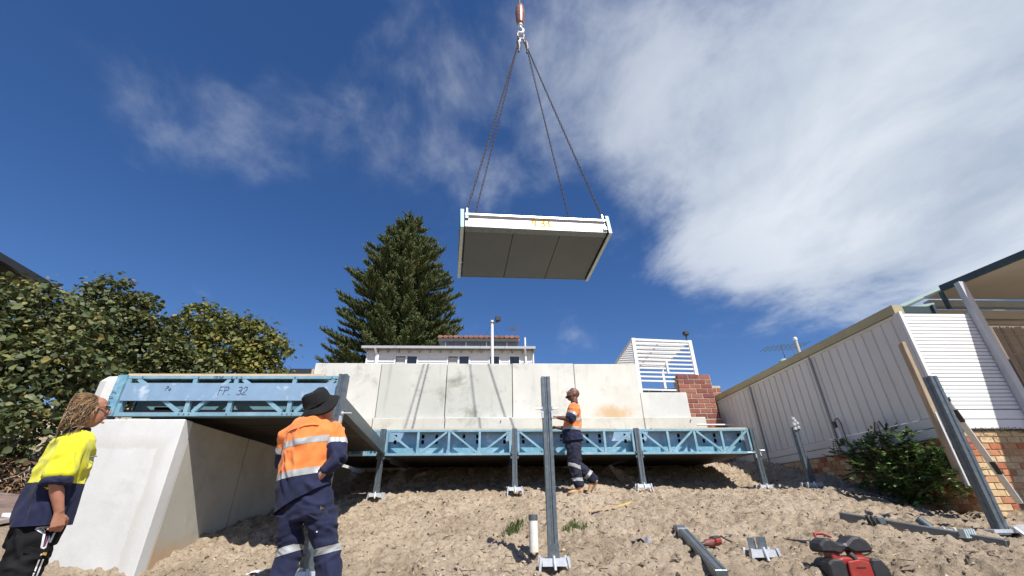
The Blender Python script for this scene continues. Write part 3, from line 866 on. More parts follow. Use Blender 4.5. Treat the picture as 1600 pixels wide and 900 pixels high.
# ------------------------------------------------------------------ white house behind the wall
hb = thing('weatherboard_house', 'white weatherboard house with grey roof behind the retaining wall', 'house', (-1.8, 17.5, 3.32))
wx = [(-3.95, -3.10), (-1.83, -1.0), (-0.14, 0.24), (0.68, 1.06)]
for k in range(9):
    z = 3.55 + k * 0.262
    hs_ = [(a, b, 4.6, 5.64) for a, b in wx] if z > 4.4 else []
    mb = MB()
    cuts = [(a, b) for a, b in wx if z + 0.25 > 4.6 and z < 5.64]
    xs = [-5.09] + [v for c in cuts for v in c] + [1.63]
    for i in range(0, len(xs), 2):
        mb.hexa([(xs[i], 16.975, z), (xs[i + 1], 16.975, z), (xs[i + 1], 17.06, z), (xs[i], 17.06, z),
                 (xs[i], 17.0, z + .261), (xs[i + 1], 17.0, z + .261), (xs[i + 1], 17.06, z + .261), (xs[i], 17.06, z + .261)])
    mb.build('weatherboard', WHITE, hb)
MB().box(-5.08, 1.62, 17.07, 22, 3.32, 5.9).build('house_body', WHITE_DULL, hb)
for a, b in wx:
    w = MB().box(a, b, 17.04, 17.066, 4.6, 5.64).build('window', GLASS, hb)
    fr = MB().box(a - .05, b + .05, 16.955, 17.0, 5.64, 5.70).box(a - .05, a, 16.955, 17.0, 4.55, 5.638).box(b, b + .05, 16.955, 17.0, 4.55, 5.638)
    if b - a > 0.5: fr.box((a + b) / 2 - .035, (a + b) / 2 + .035, 16.955, 17.035, 4.55, 5.638)
    fr.build('window_frame', WHITE, w)
    if b - a > 0.5: MB().box(a + .02, (a + b) / 2 - .05, 17.02, 17.035, 4.6, 5.6).build('curtain', mat('pale_curtain', (0.42, 0.43, 0.42), 0.8, 0, 0.05, 5, stretch=(8, 1, 1)), w)
for x in (-5.13, 1.62):
    MB().box(x, x + 0.05, 16.93, 17.06, 3.4, 5.9).build('corner_board', WHITE, hb)
MB().hexa([(-5.3, 16.72, 5.90), (1.72, 16.72, 5.90), (1.72, 20.5, 6.10), (-5.3, 20.5, 6.10), (-5.3, 16.72, 5.96), (1.72, 16.72, 5.96), (1.72, 20.5, 6.16), (-5.3, 20.5, 6.16)]).build('roof', mat('grey_roof_sheet', (0.23, 0.24, 0.25), 0.5, 0.2, 0.08, 4), hb)
MB().box(-5.3, 1.72, 16.67, 16.715, 5.875, 5.975).build('gutter', mat('grey_gutter', (0.34, 0.36, 0.37), 0.5, 0, 0.06, 6), hb)
rf = None
for k in range(17):
    x = -5.15 + k * 0.422
    if rf is None: rf = MB().hexa([(x, 16.76, 5.82), (x + .06, 16.76, 5.82), (x + .06, 16.97, 5.78), (x, 16.97, 5.78), (x, 16.76, 5.895), (x + .06, 16.76, 5.895), (x + .06, 16.97, 5.90), (x, 16.97, 5.90)]).build('rafter_end', GREYCLAD, hb)
    else:
        q = rf.copy(); C.objects.link(q); q.location.x += k * 0.422
for x in (-4.72, 1.33):
    MB().tube([(x - .04, 16.70, 5.9), (x, 16.9, 5.68), (x, 16.92, 3.4)], 0.045, 8).build('downpipe', WHITE, hb, smooth=True)
MB().tube([(-3.95 - .55, 16.3, 3.4), (-3.95 - .55, 16.3, 5.45)], 0.05, 8).build('vent_pipe', WHITE, hb, smooth=True)
MB().tube([(1.40, 18, 6.2), (1.40, 18, 6.85)], 0.04, 8).build('vent_pipe', WHITE, hb, smooth=True)
MB().box(-2.45, 1.15, 19.05, 22, 6.4, 7.02).build('clerestory', GREYCLAD, hb)
for k in range(7):
    x = -2.2 + k * 0.475
    w = MB().box(x, x + 0.40, 19.02, 19.045, 6.62, 6.98).build('window', mat('hazy_glass', (0.16, 0.15, 0.15), 0.2, 0, 0.2, 3), hb)
    MB().box(x - .04, x - .003, 19.0, 19.04, 6.6, 7.0).build('window_frame', GREYCLAD if k % 2 else WHITE_DULL, w)
MB().box(-2.55, 1.2, 18.85, 22, 7.03, 7.13).build('eave_board', mat('eave_grey', (0.30, 0.30, 0.30), 0.6), hb)
tm = None
for k in range(16):
    x = -2.56 + k * 0.236
    if tm is None: tm = MB().tube([(x + .115, 18.75, 7.18), (x + .115, 21.4, 7.72)], 0.12, 8, flat=0.55).build('roof_tile_row', TILE, hb, smooth=True)
    else:
        q = tm.copy(); C.objects.link(q); q.location.x += k * 0.236
ta = thing('tv_antenna', 'small antenna above the terracotta roof behind the wall', 'antenna', (0.98, 19.5, 7.3))
MB().tube([(0.98, 19.5, 7.3), (0.98, 19.5, 7.95)], 0.015, 6).build('mast', GALV, ta)
MB().bar((0.72, 19.5, 7.80), (1.25, 19.5, 8.0), 0.02, 0.02).build('boom', GALV, ta)
for k in range(6):
    c = Vector((0.74, 19.5, 7.81)).lerp(Vector((1.22, 19.5, 7.99)), k / 5)
    MB().tube([c + Vector((-.2, -.2, 0)), c + Vector((.2, .2, 0))], 0.01, 5).build('element', GALV, ta)
fr_ = thing('distant_roof', 'low dark roof just visible left of the retaining wall', 'house', (-7.2, 18, 3.32))
MB().box(-8.2, -5.9, 18, 22, 3.32, 5.10).build('wall', WHITE_DULL, fr_)
MB().box(-8.4, -5.75, 17.7, 22.3, 5.10, 5.32).build('roof', ANTHRACITE, fr_)

# pole with floodlight
pl = thing('light_pole', 'white pole with a black floodlight behind the middle of the wall', 'light pole', (-0.02, 11.5, 3.32))
MB().tube([(-0.02, 11.5, 3.32), (-0.045, 11.5, 4.90)], 0.042, 12).build('pole', WHITE, pl, smooth=True)
MB().box(-0.11, 0.03, 11.44, 11.56, 4.82, 4.84).build('bracket', GALV, pl)
MB().box(0.045, 0.20, 11.40, 11.53, 4.86, 5.0).build('floodlight', BLACK_PLASTIC, pl, bevel=0.02)
MB().tube([(-0.03, 11.5, 4.84), (0.1, 11.47, 4.83), (0.12, 11.47, 4.87)], 0.012, 6).build('arm', BLACK_PLASTIC, pl)
for x in (-0.55, 0.5):
    MB().tube([(-0.045, 11.5, 4.80), (x, 13.5, 4.55)], 0.005, 4).build('stay_wire', BLACK_PLASTIC, pl)

# ------------------------------------------------------------------ white slatted patio frame on the right
pg = thing('slatted_pergola', 'white slatted pergola frame above the right end of the wall', 'pergola', (4.7, 11.8, 2.68))
for x, zb in ((3.90, 2.70), (5.50, 2.70)):
    MB().box(x - .045, x + .045, 11.16, 11.24, zb, 4.26 if x < 5 else 4.20).build('post', WHITE, pg)
MB().hexa([(3.945, 11.165, 4.19), (5.455, 11.165, 4.13), (5.455, 11.235, 4.13), (3.945, 11.235, 4.19), (3.945, 11.165, 4.25), (5.455, 11.165, 4.19), (5.455, 11.235, 4.19), (3.945, 11.235, 4.25)]).build('top_beam', WHITE, pg)
for k in range(12):
    z = 2.80 + k * 0.118
    if k in (1,): continue
    zl = z + 0.0; zr = z - 0.035
    MB().hexa([(3.945, 11.18, zl), (5.455, 11.18, zr), (5.455, 11.22, zr), (3.945, 11.22, zl), (3.945, 11.18, zl + .042), (5.455, 11.18, zr + .042), (5.455, 11.22, zr + .042), (3.945, 11.22, zl + .042)]).build('slat', WHITE, pg)
MB().box(4.70, 4.75, 11.15, 11.178, 3.24, 3.62).build('mullion', WHITE, pg)
for k in range(14):
    y = 11.35 + k * 0.145
    z = 4.20 - 0.010 * k
    MB().hexa([(3.86, y, z), (5.5, y, z - .05), (5.5, y + .095, z - .05), (3.86, y + .095, z), (3.86, y, z + .02), (5.5, y, z - .03), (5.5, y + .095, z - .03), (3.86, y + .095, z + .02)]).build('roof_slat', WHITE, pg)
for x, dz in ((3.86, 0), (4.68, -.02), (5.47, -.05)):
    MB().hexa([(x, 11.24, 4.225 + dz), (x + .04, 11.24, 4.225 + dz), (x + .04, 13.45, 4.09 + dz), (x, 13.45, 4.09 + dz), (x, 11.24, 4.27 + dz), (x + .04, 11.24, 4.27 + dz), (x + .04, 13.45, 4.13 + dz), (x, 13.45, 4.13 + dz)]).build('roof_rail', WHITE, pg)
for x in (3.86, 5.45):
    MB().box(x, x + 0.07, 13.38, 13.45, 3.32, 4.1).build('post', WHITE, pg)
dk = mat('dark_patio_door', (0.06, 0.065, 0.065), 0.4, 0, 0.2, 3)
MB().box(3.95, 5.5, 12.0, 12.05, 2.75, 3.05).build('patio_screen', dk, pg)
for k in range(4):
    MB().box(4.0 + k * .40, 4.02 + k * .40, 11.97, 11.998, 2.76, 3.05).build('screen_bar', WHITE_DULL, pg)
MB().box(3.70, 3.84, 11.3, 11.34, 2.72, 3.25).build('side_panel', dk, pg)
cam_ = thing('floodlight', 'black floodlight on the right corner of the white pergola', 'floodlight', (5.43, 11.2, 4.2))
MB().tube([(5.43, 11.2, 4.19), (5.44, 11.2, 4.36)], 0.02, 6).build('arm', BLACK_PLASTIC, cam_)
MB().box(5.36, 5.51, 11.12, 11.25, 4.345, 4.47).build('lamp_head', BLACK_PLASTIC, cam_, bevel=0.025)

# ------------------------------------------------------------------ dark eave of the house at top left
lh = thing('dark_eave_house', 'dark grey roof edge of a house behind the trees at far left', 'house', (-11.5, 10, 0.9))
Ea = Vector((-9.7, 7.5, 4.62)); Eb = Vector((-11.6, 11.5, 5.86))
def eave(dx, dz0, dz1, w): return [(Ea.x + dx, Ea.y, Ea.z + dz0)]
def eave_bar(m, name, dx0, dx1, z0, z1):
    A = Vector((-10.33, 6.6, 0)); B = Vector((-10.65, 9.6, 0))
    MB().hexa([(A.x + dx1, A.y, z0), (A.x + dx0, A.y, z0), (B.x + dx0, B.y, z0), (B.x + dx1, B.y, z0),
               (A.x + dx1, A.y, z1), (A.x + dx0, A.y, z1), (B.x + dx0, B.y, z1), (B.x + dx1, B.y, z1)]).build(name, m, lh)
eave_bar(ANTHRACITE, 'gutter', -0.05, 0.10, 4.80, 4.95)
eave_bar(mat('dark_soffit', (0.03, 0.03, 0.03), 0.7), 'soffit', -1.2, -0.052, 4.78, 4.83)
eave_bar(ANTHRACITE, 'roof', -3.0, -0.06, 4.94, 5.0)
eave_bar(mat('dark_wall', (0.05, 0.05, 0.05), 0.8), 'wall', -1.6, -0.9, 0.5, 4.77)
# ------------------------------------------------------------------ steel posts
def post_column(x, y, z0, z1, parent, s=0.045):
    def loop(h, g):
        p = []
        side = [(-h, -h), (-0.3 * h, -h), (-0.12 * h, -h + g), (0.12 * h, -h + g), (0.3 * h, -h)]
        for k in range(4):
            c, q = (1, 0, -1, 0)[k], (0, 1, 0, -1)[k]
            for u, v in side: p.append((u * c - v * q, u * q + v * c))
        return p
    o = loop(s, 0.011); i = loop(s - 0.006, 0.011); n = len(o)
    vs = [(x + a, y + b, z0) for a, b in o] + [(x + a, y + b, z1) for a, b in o] + [(x + a, y + b, z1) for a, b in i] + [(x + a, y + b, z1 - 0.25) for a, b in i]
    fs = []
    for k in range(n):
        j = (k + 1) % n
        fs += [(k, j, n + j, n + k), (n + k, n + j, 2 * n + j, 2 * n + k), (2 * n + k, 2 * n + j, 3 * n + j, 3 * n + k)]
    fs.append(tuple(range(n - 1, -1, -1))); fs.append(tuple(range(3 * n, 4 * n)))
    return MB().add(vs, fs).build('column', GALV, parent, fix=False)


def base_bracket(x, y, z, parent, s=1.0, name='base_bracket', sleeve=True):
    """bright adjustable foot: channel plate on splayed legs with a drive pin at the front; z = top of the plate"""
    mb = MB()
    mb.box(x - .112 * s, x + .112 * s, y - .07 * s, y + .07 * s, z - .006, z)
    mb.hexa([(x - .108 * s, y - .082 * s, z - .058 * s), (x + .108 * s, y - .082 * s, z - .058 * s), (x + .108 * s, y - .077 * s, z - .058 * s), (x - .108 * s, y - .077 * s, z - .058 * s),
             (x - .108 * s, y - .075 * s, z + .001), (x + .108 * s, y - .075 * s, z + .001), (x + .108 * s, y - .0705 * s, z + .001), (x - .108 * s, y - .0705 * s, z + .001)])
    mb.box(x - .108 * s, x + .108 * s, y + .0705 * s, y + .076 * s, z - .05 * s, z - .001)
    for sx in (-1, 1):
        for y0_ in (-.094, .05):
            mb.hexa([(x + sx * .142 * s - .008, y + y0_ * s - .012, z - .15 * s), (x + sx * .142 * s + .008, y + y0_ * s - .012, z - .15 * s), (x + sx * .142 * s + .008, y + (y0_ + .05) * s, z - .15 * s), (x + sx * .142 * s - .008, y + (y0_ + .05) * s, z - .15 * s),
                     (x + sx * .118 * s - .011, y + y0_ * s + .006, z + .012), (x + sx * .118 * s + .011, y + y0_ * s + .006, z + .012), (x + sx * .118 * s + .011, y + (y0_ + .05) * s, z + .012), (x + sx * .118 * s - .011, y + (y0_ + .05) * s, z + .012)])
    p = mb.build(name, BRIGHT, parent)
    MB().tube([(x - .005, y - .075 * s, z + .02), (x + .002, y - .105 * s, z - .085 * s)], .013 * s, 10).build('drive_pin', BRIGHT, p, smooth=True)
    if sleeve: MB().box(x - .05, x + .05, y - .05, y - .0455, z + .001, z + .11).build('sleeve', GALV, p)
    return p


def steel_post(x, y, zf, z1, label, group=None, bolts=(), foot=True):
    t = thing('steel_post', label, 'steel post', (x, y, zf - 0.12), group)
    post_column(x, y, zf - (0.0 if foot else 0.12), z1, t)
    if foot: base_bracket(x, y, zf, t)
    for (z, side, ln) in bolts:
        MB().tube([(x + side * .03, y - .03, z), (x + side * (.05 + ln), y - .035, z)], 0.009, 8).build('threaded_rod', BRIGHT, t, smooth=True)
        MB().lathe([(.02, 0), (.02, .018)], (x + side * .047, y - .033, z), 6, (side, 0, 0)).build('nut', BRIGHT, t)
        MB().box(x + side * .047 - .008, x + side * .047 + .008, y - .06, y - .005, z - .10, z - .03).build('clamp_plate', BRIGHT, t)
    return t


FG = 'posts under the blue floor frames'
for x, zf, lab, bl in ((-2.03, .30, 'short galvanised post under the corner where the left floor frame meets the row', ()),
                       (.41, .375, 'galvanised post carrying the blue frames behind the central free standing post', ()),
                       (2.745, .405, 'galvanised post carrying the blue frames right of the bald man', ()),
                       (5.0, .375, 'galvanised post under the far right end of the blue frames', ((.97, 1, .10), (.935, -1, .14)))):
    t = steel_post(x, 8.47, zf, 1.385, lab, FG, bl)
    for z in (.915, 1.0):
        MB().box(x - .075, x - .048, 8.43, 8.47, z - .06, z - .02).box(x + .048, x + .075, 8.43, 8.47, z - .06, z - .02).build('cleat', GALV, t)

steel_post(.555, 4.5, -.375, 1.262, 'tall free standing grey post in the middle foreground in front of the blue frames', None, ((.93, 1, .06), (.93, -1, .07)))
steel_post(-1.625, 4.69, -.46, 1.34, 'grey post at the right corner of the left floor frame beside the black hat', None, ((.925, 1, .10),))
sp = steel_post(5.22, 7.50, .355, 1.24, 'short free standing post with shiny screw fittings beside the grey fence')
for dx, dz in ((-.03, .0), (.03, .02), (-.028, .07), (.03, .09), (0, .13), (-.02, .17)):
    MB().box(5.22 + dx - .022, 5.22 + dx + .022, 7.43, 7.47, 1.18 + dz, 1.225 + dz).build('screw_fitting', BRIGHT, sp, bevel=.004)
MB().tube([(5.20, 7.46, 1.22), (5.185, 7.46, 1.40)], .012, 8).build('threaded_rod', BRIGHT, sp, smooth=True)

# ------------------------------------------------------------------ blue floor frames of the right hand deck
def web_holes(x0, x1, n, z0, z1):
    hs_ = []
    for k in range(n):
        xc = x0 + (x1 - x0) * (k + 0.5) / n + (0.07 if k % 2 else -0.06)
        for zc in (z0, z1): hs_.append((xc - .026, xc + .026, zc - .035, zc + .035))
    return hs_


def floor_frame(x0, x1, label, ply=(0.0, 1.0), Y=8.50, Yb=10.775, z0=.915, z1=1.372):
    t = thing('floor_frame', label, 'floor frame', ((x0 + x1) / 2, Y, z0), 'blue steel floor frames set on posts')
    L_ = x1 - x0; m = (z0 + .045, z1 - .045)
    MB().box(x0, x1, Y - .045, Y + .02, z1 - .042, z1).build('top_chord', BLUE_LIGHT, t, bevel=.003)
    MB().box(x0, x1, Y - .045, Y + .02, z0, z0 + .042).build('bottom_chord', BLUE_LIGHT, t, bevel=.003)
    for a in (x0, x1 - .04): MB().box(a, a + .04, Y - .043, Y + .02, z0 + .043, z1 - .043).build('end_stud', BLUE_LIGHT, t)
    xs = [x0 + L_ * q for q in (.255, .5, .745)]
    for a in xs: MB().box(a - .021, a + .021, Y - .041, Y + .0, z0 + .043, z1 - .043).build('stud', BLUE_LIGHT, t)
    for (a, za, b, zb) in ((x0 + .05, m[1], xs[0] - .05, m[0]), (xs[0] + .05, m[0], xs[1] - .045, m[1]), (xs[1] + .045, m[1], xs[2] - .04, m[0]), (xs[2] + .04, m[0], x1 - .05, m[1])):
        MB().bar((a, Y - .026, za), (b, Y - .026, zb), .036, .038, up=(0, 1, 0)).build('brace', BLUE_LIGHT, t)
    zm = z0 + .205
    w = MB().plate(x0 + .01, x1 - .01, Y + .155, Y + .16, zm, z1 - .02, web_holes(x0, x1, 6, z1 - .095, z1 - .195)).build('upper_web', LAV, t)
    MB().box(x0 + .01, x1 - .01, Y + .148, Y + .153, z0 + .01, zm + .02).build('lower_web', BLUE, t)
    MB().box(x0 + .01, x1 - .01, Y + .021, Y + .147, z0 + .003, z0 + .009).build('bottom_tray', BLUE, t)
    n = 3
    for k in range(n):
        a = x0 + L_ * k / n; b = x0 + L_ * (k + 1) / n
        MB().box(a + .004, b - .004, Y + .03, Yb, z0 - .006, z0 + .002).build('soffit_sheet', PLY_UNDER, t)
    for a in (x0, x1 - .012): MB().box(a, a + .012, Y + .17, Yb, z0 + .004, z1 - .004).build('side_channel', GALV, t)
    MB().box(x0, x1, Yb - .03, Yb - .001, z0 + .004, z1 - .01).build('rear_channel', GALV, t)
    MB().box(x0 + .013, x1 - .013, Y + .17, Yb - .04, z1 - .02, z1 - .002).build('deck_sheet', PLY, t)
    MB().box(x0 + L_ * ply[0], x0 + L_ * ply[1], Y - .03, Yb - .05, z1 + .001, z1 + .021).build('deck_board', PLY, t)
    return t


f1 = floor_frame(-1.975, .355, 'blue braced floor frame between the dark left underside and the central post', (.13, .98))
writing('172 9', (-.75, 8.449, 1.335), (1, 0, 0), (0, 0, 1), .028, INK, f1, .006, slant=.2)
floor_frame(.465, 2.69, 'blue braced floor frame directly behind the bald man in orange', (0, .86))
floor_frame(2.80, 4.945, 'blue braced floor frame at the right end under the red brick pier', (.12, .99))
floor_frame(-3.12, -2.085, 'blue floor frame deep in shadow under the left deck')

br = thing('steel_bearer', 'loose grey steel channel lying back under the deck beside the short post', 'steel channel', (-1.9, 9, .75))
MB().hexa([(-1.99, 8.62, .875), (-1.88, 8.62, .875), (-1.80, 10.0, .86), (-1.93, 10.0, .86), (-1.99, 8.62, .905), (-1.88, 8.62, .905), (-1.80, 10.0, .905), (-1.93, 10.0, .905)]).build('channel', GALV, br)
MB().hexa([(-1.878, 8.62, .80), (-1.872, 8.62, .80), (-1.792, 10.0, .80), (-1.798, 10.0, .80), (-1.878, 8.62, .905), (-1.872, 8.62, .905), (-1.792, 10.0, .905), (-1.798, 10.0, .905)]).build('flange', GALV, br)

# ------------------------------------------------------------------ left floor frame on the wing wall
lf = thing('floor_frame', 'large left blue floor frame with a lavender face plate resting on the wing wall', 'floor frame', (-2.8, 4.75, .915), 'blue steel floor frames set on posts')
x0, x1, Y = -3.945, -1.675, 4.75
MB().box(x0, x1, Y - .0, Y + .06, 1.312, 1.348).build('top_chord', BLUE_LIGHT, lf, bevel=.003)
MB().box(x0, x1, Y - .0, Y + .06, .915, .955).build('bottom_chord', BLUE_LIGHT, lf, bevel=.003)
for a in (x0, x1 - .04): MB().box(a, a + .04, Y + .003, Y + .06, .956, 1.311).build('end_stud', BLUE_LIGHT, lf)
V1, VM, V2 = -3.235, -2.80, -2.175
for a in (V1, VM, V2): MB().box(a - .022, a + .022, Y + .004, Y + .045, .956, 1.311).build('stud', BLUE_LIGHT, lf)
for a, za, b, zb in ((x0 + .11, 1.31, V1 - .07, .957), (V1 + .07, .957, VM - .07, 1.31), (VM + .07, 1.31, V2 - .07, .957), (V2 + .07, .957, x1 - .07, 1.31)):
    MB().bar((a, Y + .025, za), (b, Y + .025, zb), .04, .04, up=(0, 1, 0)).build('brace', BLUE_LIGHT, lf)
fp = MB().box(x0 + .012, x1 - .008, Y - .014, Y - .002, 1.072, 1.262).build('face_plate', LAV, lf, bevel=.002)
writing('FP. 32', (-2.94, Y - .014, 1.135), (1, 0, 0), (0, 0, 1), .085, INK, fp, .009, gap=.62, slant=.12)
writing('Po', (-3.50, Y - .014, 1.18), (1, 0, 0), (0, 0, 1), .045, INK, fp, .007, slant=.2)
writing('172 7o9', (-3.05, Y, 1.318), (1, 0, 0), (0, 0, 1), .022, INK, lf, .005, slant=.2)
for x in (V1 - .05, V1, V1 + .05, VM, V2 - .05, V2, V2 + .05):
    MB().lathe([(.008, 0), (.008, .004)], (x, Y - .001, .935), 8, (0, -1, 0)).build('screw', INK, lf)
for x in (x0 + .15, V1 + .03, VM - .05, VM, VM + .05, V2, x1 - .1):
    MB().lathe([(.008, 0), (.008, .004)], (x, Y - .001, 1.330), 8, (0, -1, 0)).build('screw', INK, lf)
MB().plate(x0 + .045, x1 - .045, Y + .19, Y + .196, .93, 1.33, [(-3.70, -3.50, .985, 1.05), (-3.62, -3.56, 1.272, 1.30), (-3.06, -3.0, 1.272, 1.30), (-2.35, -2.29, 1.272, 1.30)]).build('inner_web', mat('deep_blue_steel', (0.13, 0.25, 0.31), 0.5, 0.2, 0.1, 6), lf)
MB().box(x0 - .012, x0 - .003, Y - .02, Y + .10, .918, 1.352).build('end_plate', BLUE, lf)
ep = MB().hexa([(-4.06, Y + .0, .918), (x0 - .014, Y - .012, .918), (x0 - .014, Y - .004, .918), (-4.06, Y + .008, .918), (-4.06, Y + .0, 1.352), (x0 - .014, Y - .012, 1.352), (x0 - .014, Y - .004, 1.352), (-4.06, Y + .008, 1.352)]).build('end_plate', BLUE, lf)
writing('2o17', (-4.035, Y - .012, .99), (0.25, 0, 1), (-1, 0, 0.25), .045, INK, ep, .006, gap=1.2, slant=.1)
for k in range(4):
    ya = 4.82 + k * .89; yb = ya + .882
    def xr(y): return -1.635 - .098 * (y - 4.85)
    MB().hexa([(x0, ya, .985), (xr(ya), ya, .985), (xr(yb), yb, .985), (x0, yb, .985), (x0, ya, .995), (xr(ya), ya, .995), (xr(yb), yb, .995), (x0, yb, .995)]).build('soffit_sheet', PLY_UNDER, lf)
MB().box(x0, x1 - .05, 4.815, 4.83, .93, .984).build('soffit_edge', mat('dark_red_edge', (0.10, 0.05, 0.045), 0.7), lf)
ya, yb = 4.83, 8.40
MB().hexa([(xr(ya) - .055, ya, .985), (xr(ya) + .02, ya, .985), (xr(yb) + .02, yb, .955), (xr(yb) - .055, yb, .955), (xr(ya) - .055, ya, 1.125), (xr(ya) + .02, ya, 1.125), (xr(yb) + .02, yb, 1.125), (xr(yb) - .055, yb, 1.125)]).build('edge_beam', GALV_DARK, lf, bevel=.004)
MB().hexa([(xr(ya) - .075, ya + .003, .972), (xr(ya) + .026, ya + .003, .972), (xr(yb) + .026, yb, .942), (xr(yb) - .075, yb, .942), (xr(ya) - .075, ya + .003, .982), (xr(ya) + .026, ya + .003, .982), (xr(yb) + .026, yb, .952), (xr(yb) - .075, yb, .952)]).build('beam_flange', GALV, lf)
MB().box(x0, x0 + .02, 4.95, 8.4, .996, 1.345).build('side_channel', BLUE, lf)
MB().hexa([(-2.02, 4.95, .996), (-2.0, 4.95, .996), (-2.33, 8.4, .996), (-2.35, 8.4, .996), (-2.02, 4.95, 1.345), (-2.0, 4.95, 1.345), (-2.33, 8.4, 1.345), (-2.35, 8.4, 1.345)]).build('side_channel', GALV, lf)  # inner side web, added to keep light out of the frame
MB().hexa([(-3.97, 4.765, 1.349), (-1.87, 4.765, 1.349), (-2.3, 8.4, 1.349), (-3.97, 8.4, 1.349), (-3.97, 4.765, 1.373), (-1.87, 4.765, 1.373), (-2.3, 8.4, 1.373), (-3.97, 8.4, 1.373)]).build('deck_board', PLY, lf)

stub = thing('concrete_stub', 'pale concrete post stub with dark stencil marks left of the blue frame', 'concrete post', (-4.2, 4.85, .88))
MB().prism([(-4.30, 4.93), (-4.27, 4.80), (-4.17, 4.765), (-4.075, 4.79), (-4.07, 4.95)], .70, 1.30, 'xy').build('stub', CONC_WHITE, stub, bevel=.008)
MB().hexa([(-4.30, 4.93, 1.302), (-4.26, 4.80, 1.302), (-4.08, 4.79, 1.302), (-4.07, 4.95, 1.302), (-4.25, 4.92, 1.36), (-4.23, 4.84, 1.36), (-4.10, 4.82, 1.36), (-4.09, 4.93, 1.36)]).build('stub_cap', CONC_WHITE, stub)
writing('3-o-2', (-4.285, 4.825, 1.00), (0, -.25, 1), (-.5, .6, 0), .05, INK, stub, .01, gap=1.0, nrm=(-.8, -.5, 0))

# ------------------------------------------------------------------ suspended floor cassette and its rigging
W, D = 2.69, 1.575
SM = Matrix.Translation((.722, 7.3, 4.511)) @ Matrix.Rotation(.099, 4, 'Z') @ Matrix.Rotation(-.103, 4, 'X') @ Matrix.Rotation(-.040, 4, 'Y')
sc_ = thing('suspended_cassette', 'steel floor cassette with pale blue ends hanging from crane chains in the sky', 'floor cassette')
h = W / 2; d_ = D / 2
MB().box(-h + .01, h - .01, -d_ + .0, -d_ + .008, .03, .27).build('front_web', mat('sunlit_galvanised', (0.50, 0.51, 0.525), 0.45, 0.3, 0.08, 5, c2=(0.42, 0.43, 0.45), amt2=0.5, scale2=2), sc_)  # paler copy of the steel, sunlight put into its colour
MB().box(-h + .01, h - .01, -d_ - .045, -d_ - .001, .262, .272).build('top_lip', BRIGHT, sc_)
MB().box(-h + .01, h - .01, -d_ - .045, -d_ - .039, .273, .30).build('top_lip', BRIGHT, sc_)
MB().hexa([(-h + .01, -d_ - .0, .015), (h - .01, -d_ - .0, .015), (h - .01, -d_ + .13, -.002), (-h + .01, -d_ + .13, -.002), (-h + .01, -d_, .028), (h - .01, -d_, .028), (h - .01, -d_ + .13, .01), (-h + .01, -d_ + .13, .01)]).build('bottom_flange', GALV, sc_)
for k in range(3):
    a = -h + .012 + (W - .024) * k / 3; b = -h + .012 + (W - .024) * (k + 1) / 3
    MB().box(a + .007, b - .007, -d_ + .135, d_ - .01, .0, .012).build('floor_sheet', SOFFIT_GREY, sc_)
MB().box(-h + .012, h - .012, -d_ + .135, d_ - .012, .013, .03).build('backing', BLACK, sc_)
MB().box(-h + .012, h - .012, -d_ + .05, d_ - .03, .36, .38).build('deck_sheet', PLY, sc_)
MB().box(-h, h, d_ - .009, d_, -.004, .38).build('rear_channel', GALV, sc_)
EP = mat('pale_aqua_plate', (0.30, 0.53, 0.55), 0.5, 0, 0.04, 6)
MB().box(-h - .075, -h - .012, -d_ - .04, -d_ - .03, -.03, .40).build('end_plate', EP, sc_)
MB().box(h + .012, h + .075, -d_ - .04, -d_ - .03, -.03, .40).build('end_plate', EP, sc_)
for s in (-1, 1):
    a, b = sorted((s * (h + .012), s * (h + .018)))
    MB().box(a, b, -d_ - .028, d_ + .01, -.03, .40).build('side_channel', GALV_DARK, sc_)
    a, b = sorted((s * (h + .020), s * (h + .075)))
    MB().box(a, b, -d_ - .028, d_ + .01, -.03, -.022).build('channel_flange', mat('pale_green_galv', (0.38, 0.43, 0.41), 0.5, 0.2, 0.08, 6), sc_)
    MB().box(a, b, -d_ - .028, d_ + .01, .39, .398).build('channel_flange', GALV, sc_)
LUG = [(-h + .045, -d_ - .02), (h - .05, -d_ - .02), (-h + .05, d_ - .05), (h - .05, d_ - .05)]
for (a, b) in LUG:
    MB().box(a - .012, a + .012, b - .03, b + .03, .29, .42).build('lifting_lug', BRIGHT, sc_)
for s in (-1, 1):
    MB().box(s * (h - .04) - .035, s * (h - .04) + .035, -d_ - .035, -d_ - .003, .18 if s < 0 else .05, .26 if s < 0 else .13).build('corner_block', BRIGHT if s > 0 else GALV_DARK, sc_, bevel=.006)
writing('9', (-.09, -d_ - .001, .085), (1, 0, 0), (0, 0, 1), .16, YELLOW_INK, sc_, .036, gap=.72)
writing('33', (.065, -d_ - .001, .085), (1, 0, 0), (0, 0, 1), .16, YELLOW_INK, sc_, .036, gap=.62)
sc_.matrix_world = SM

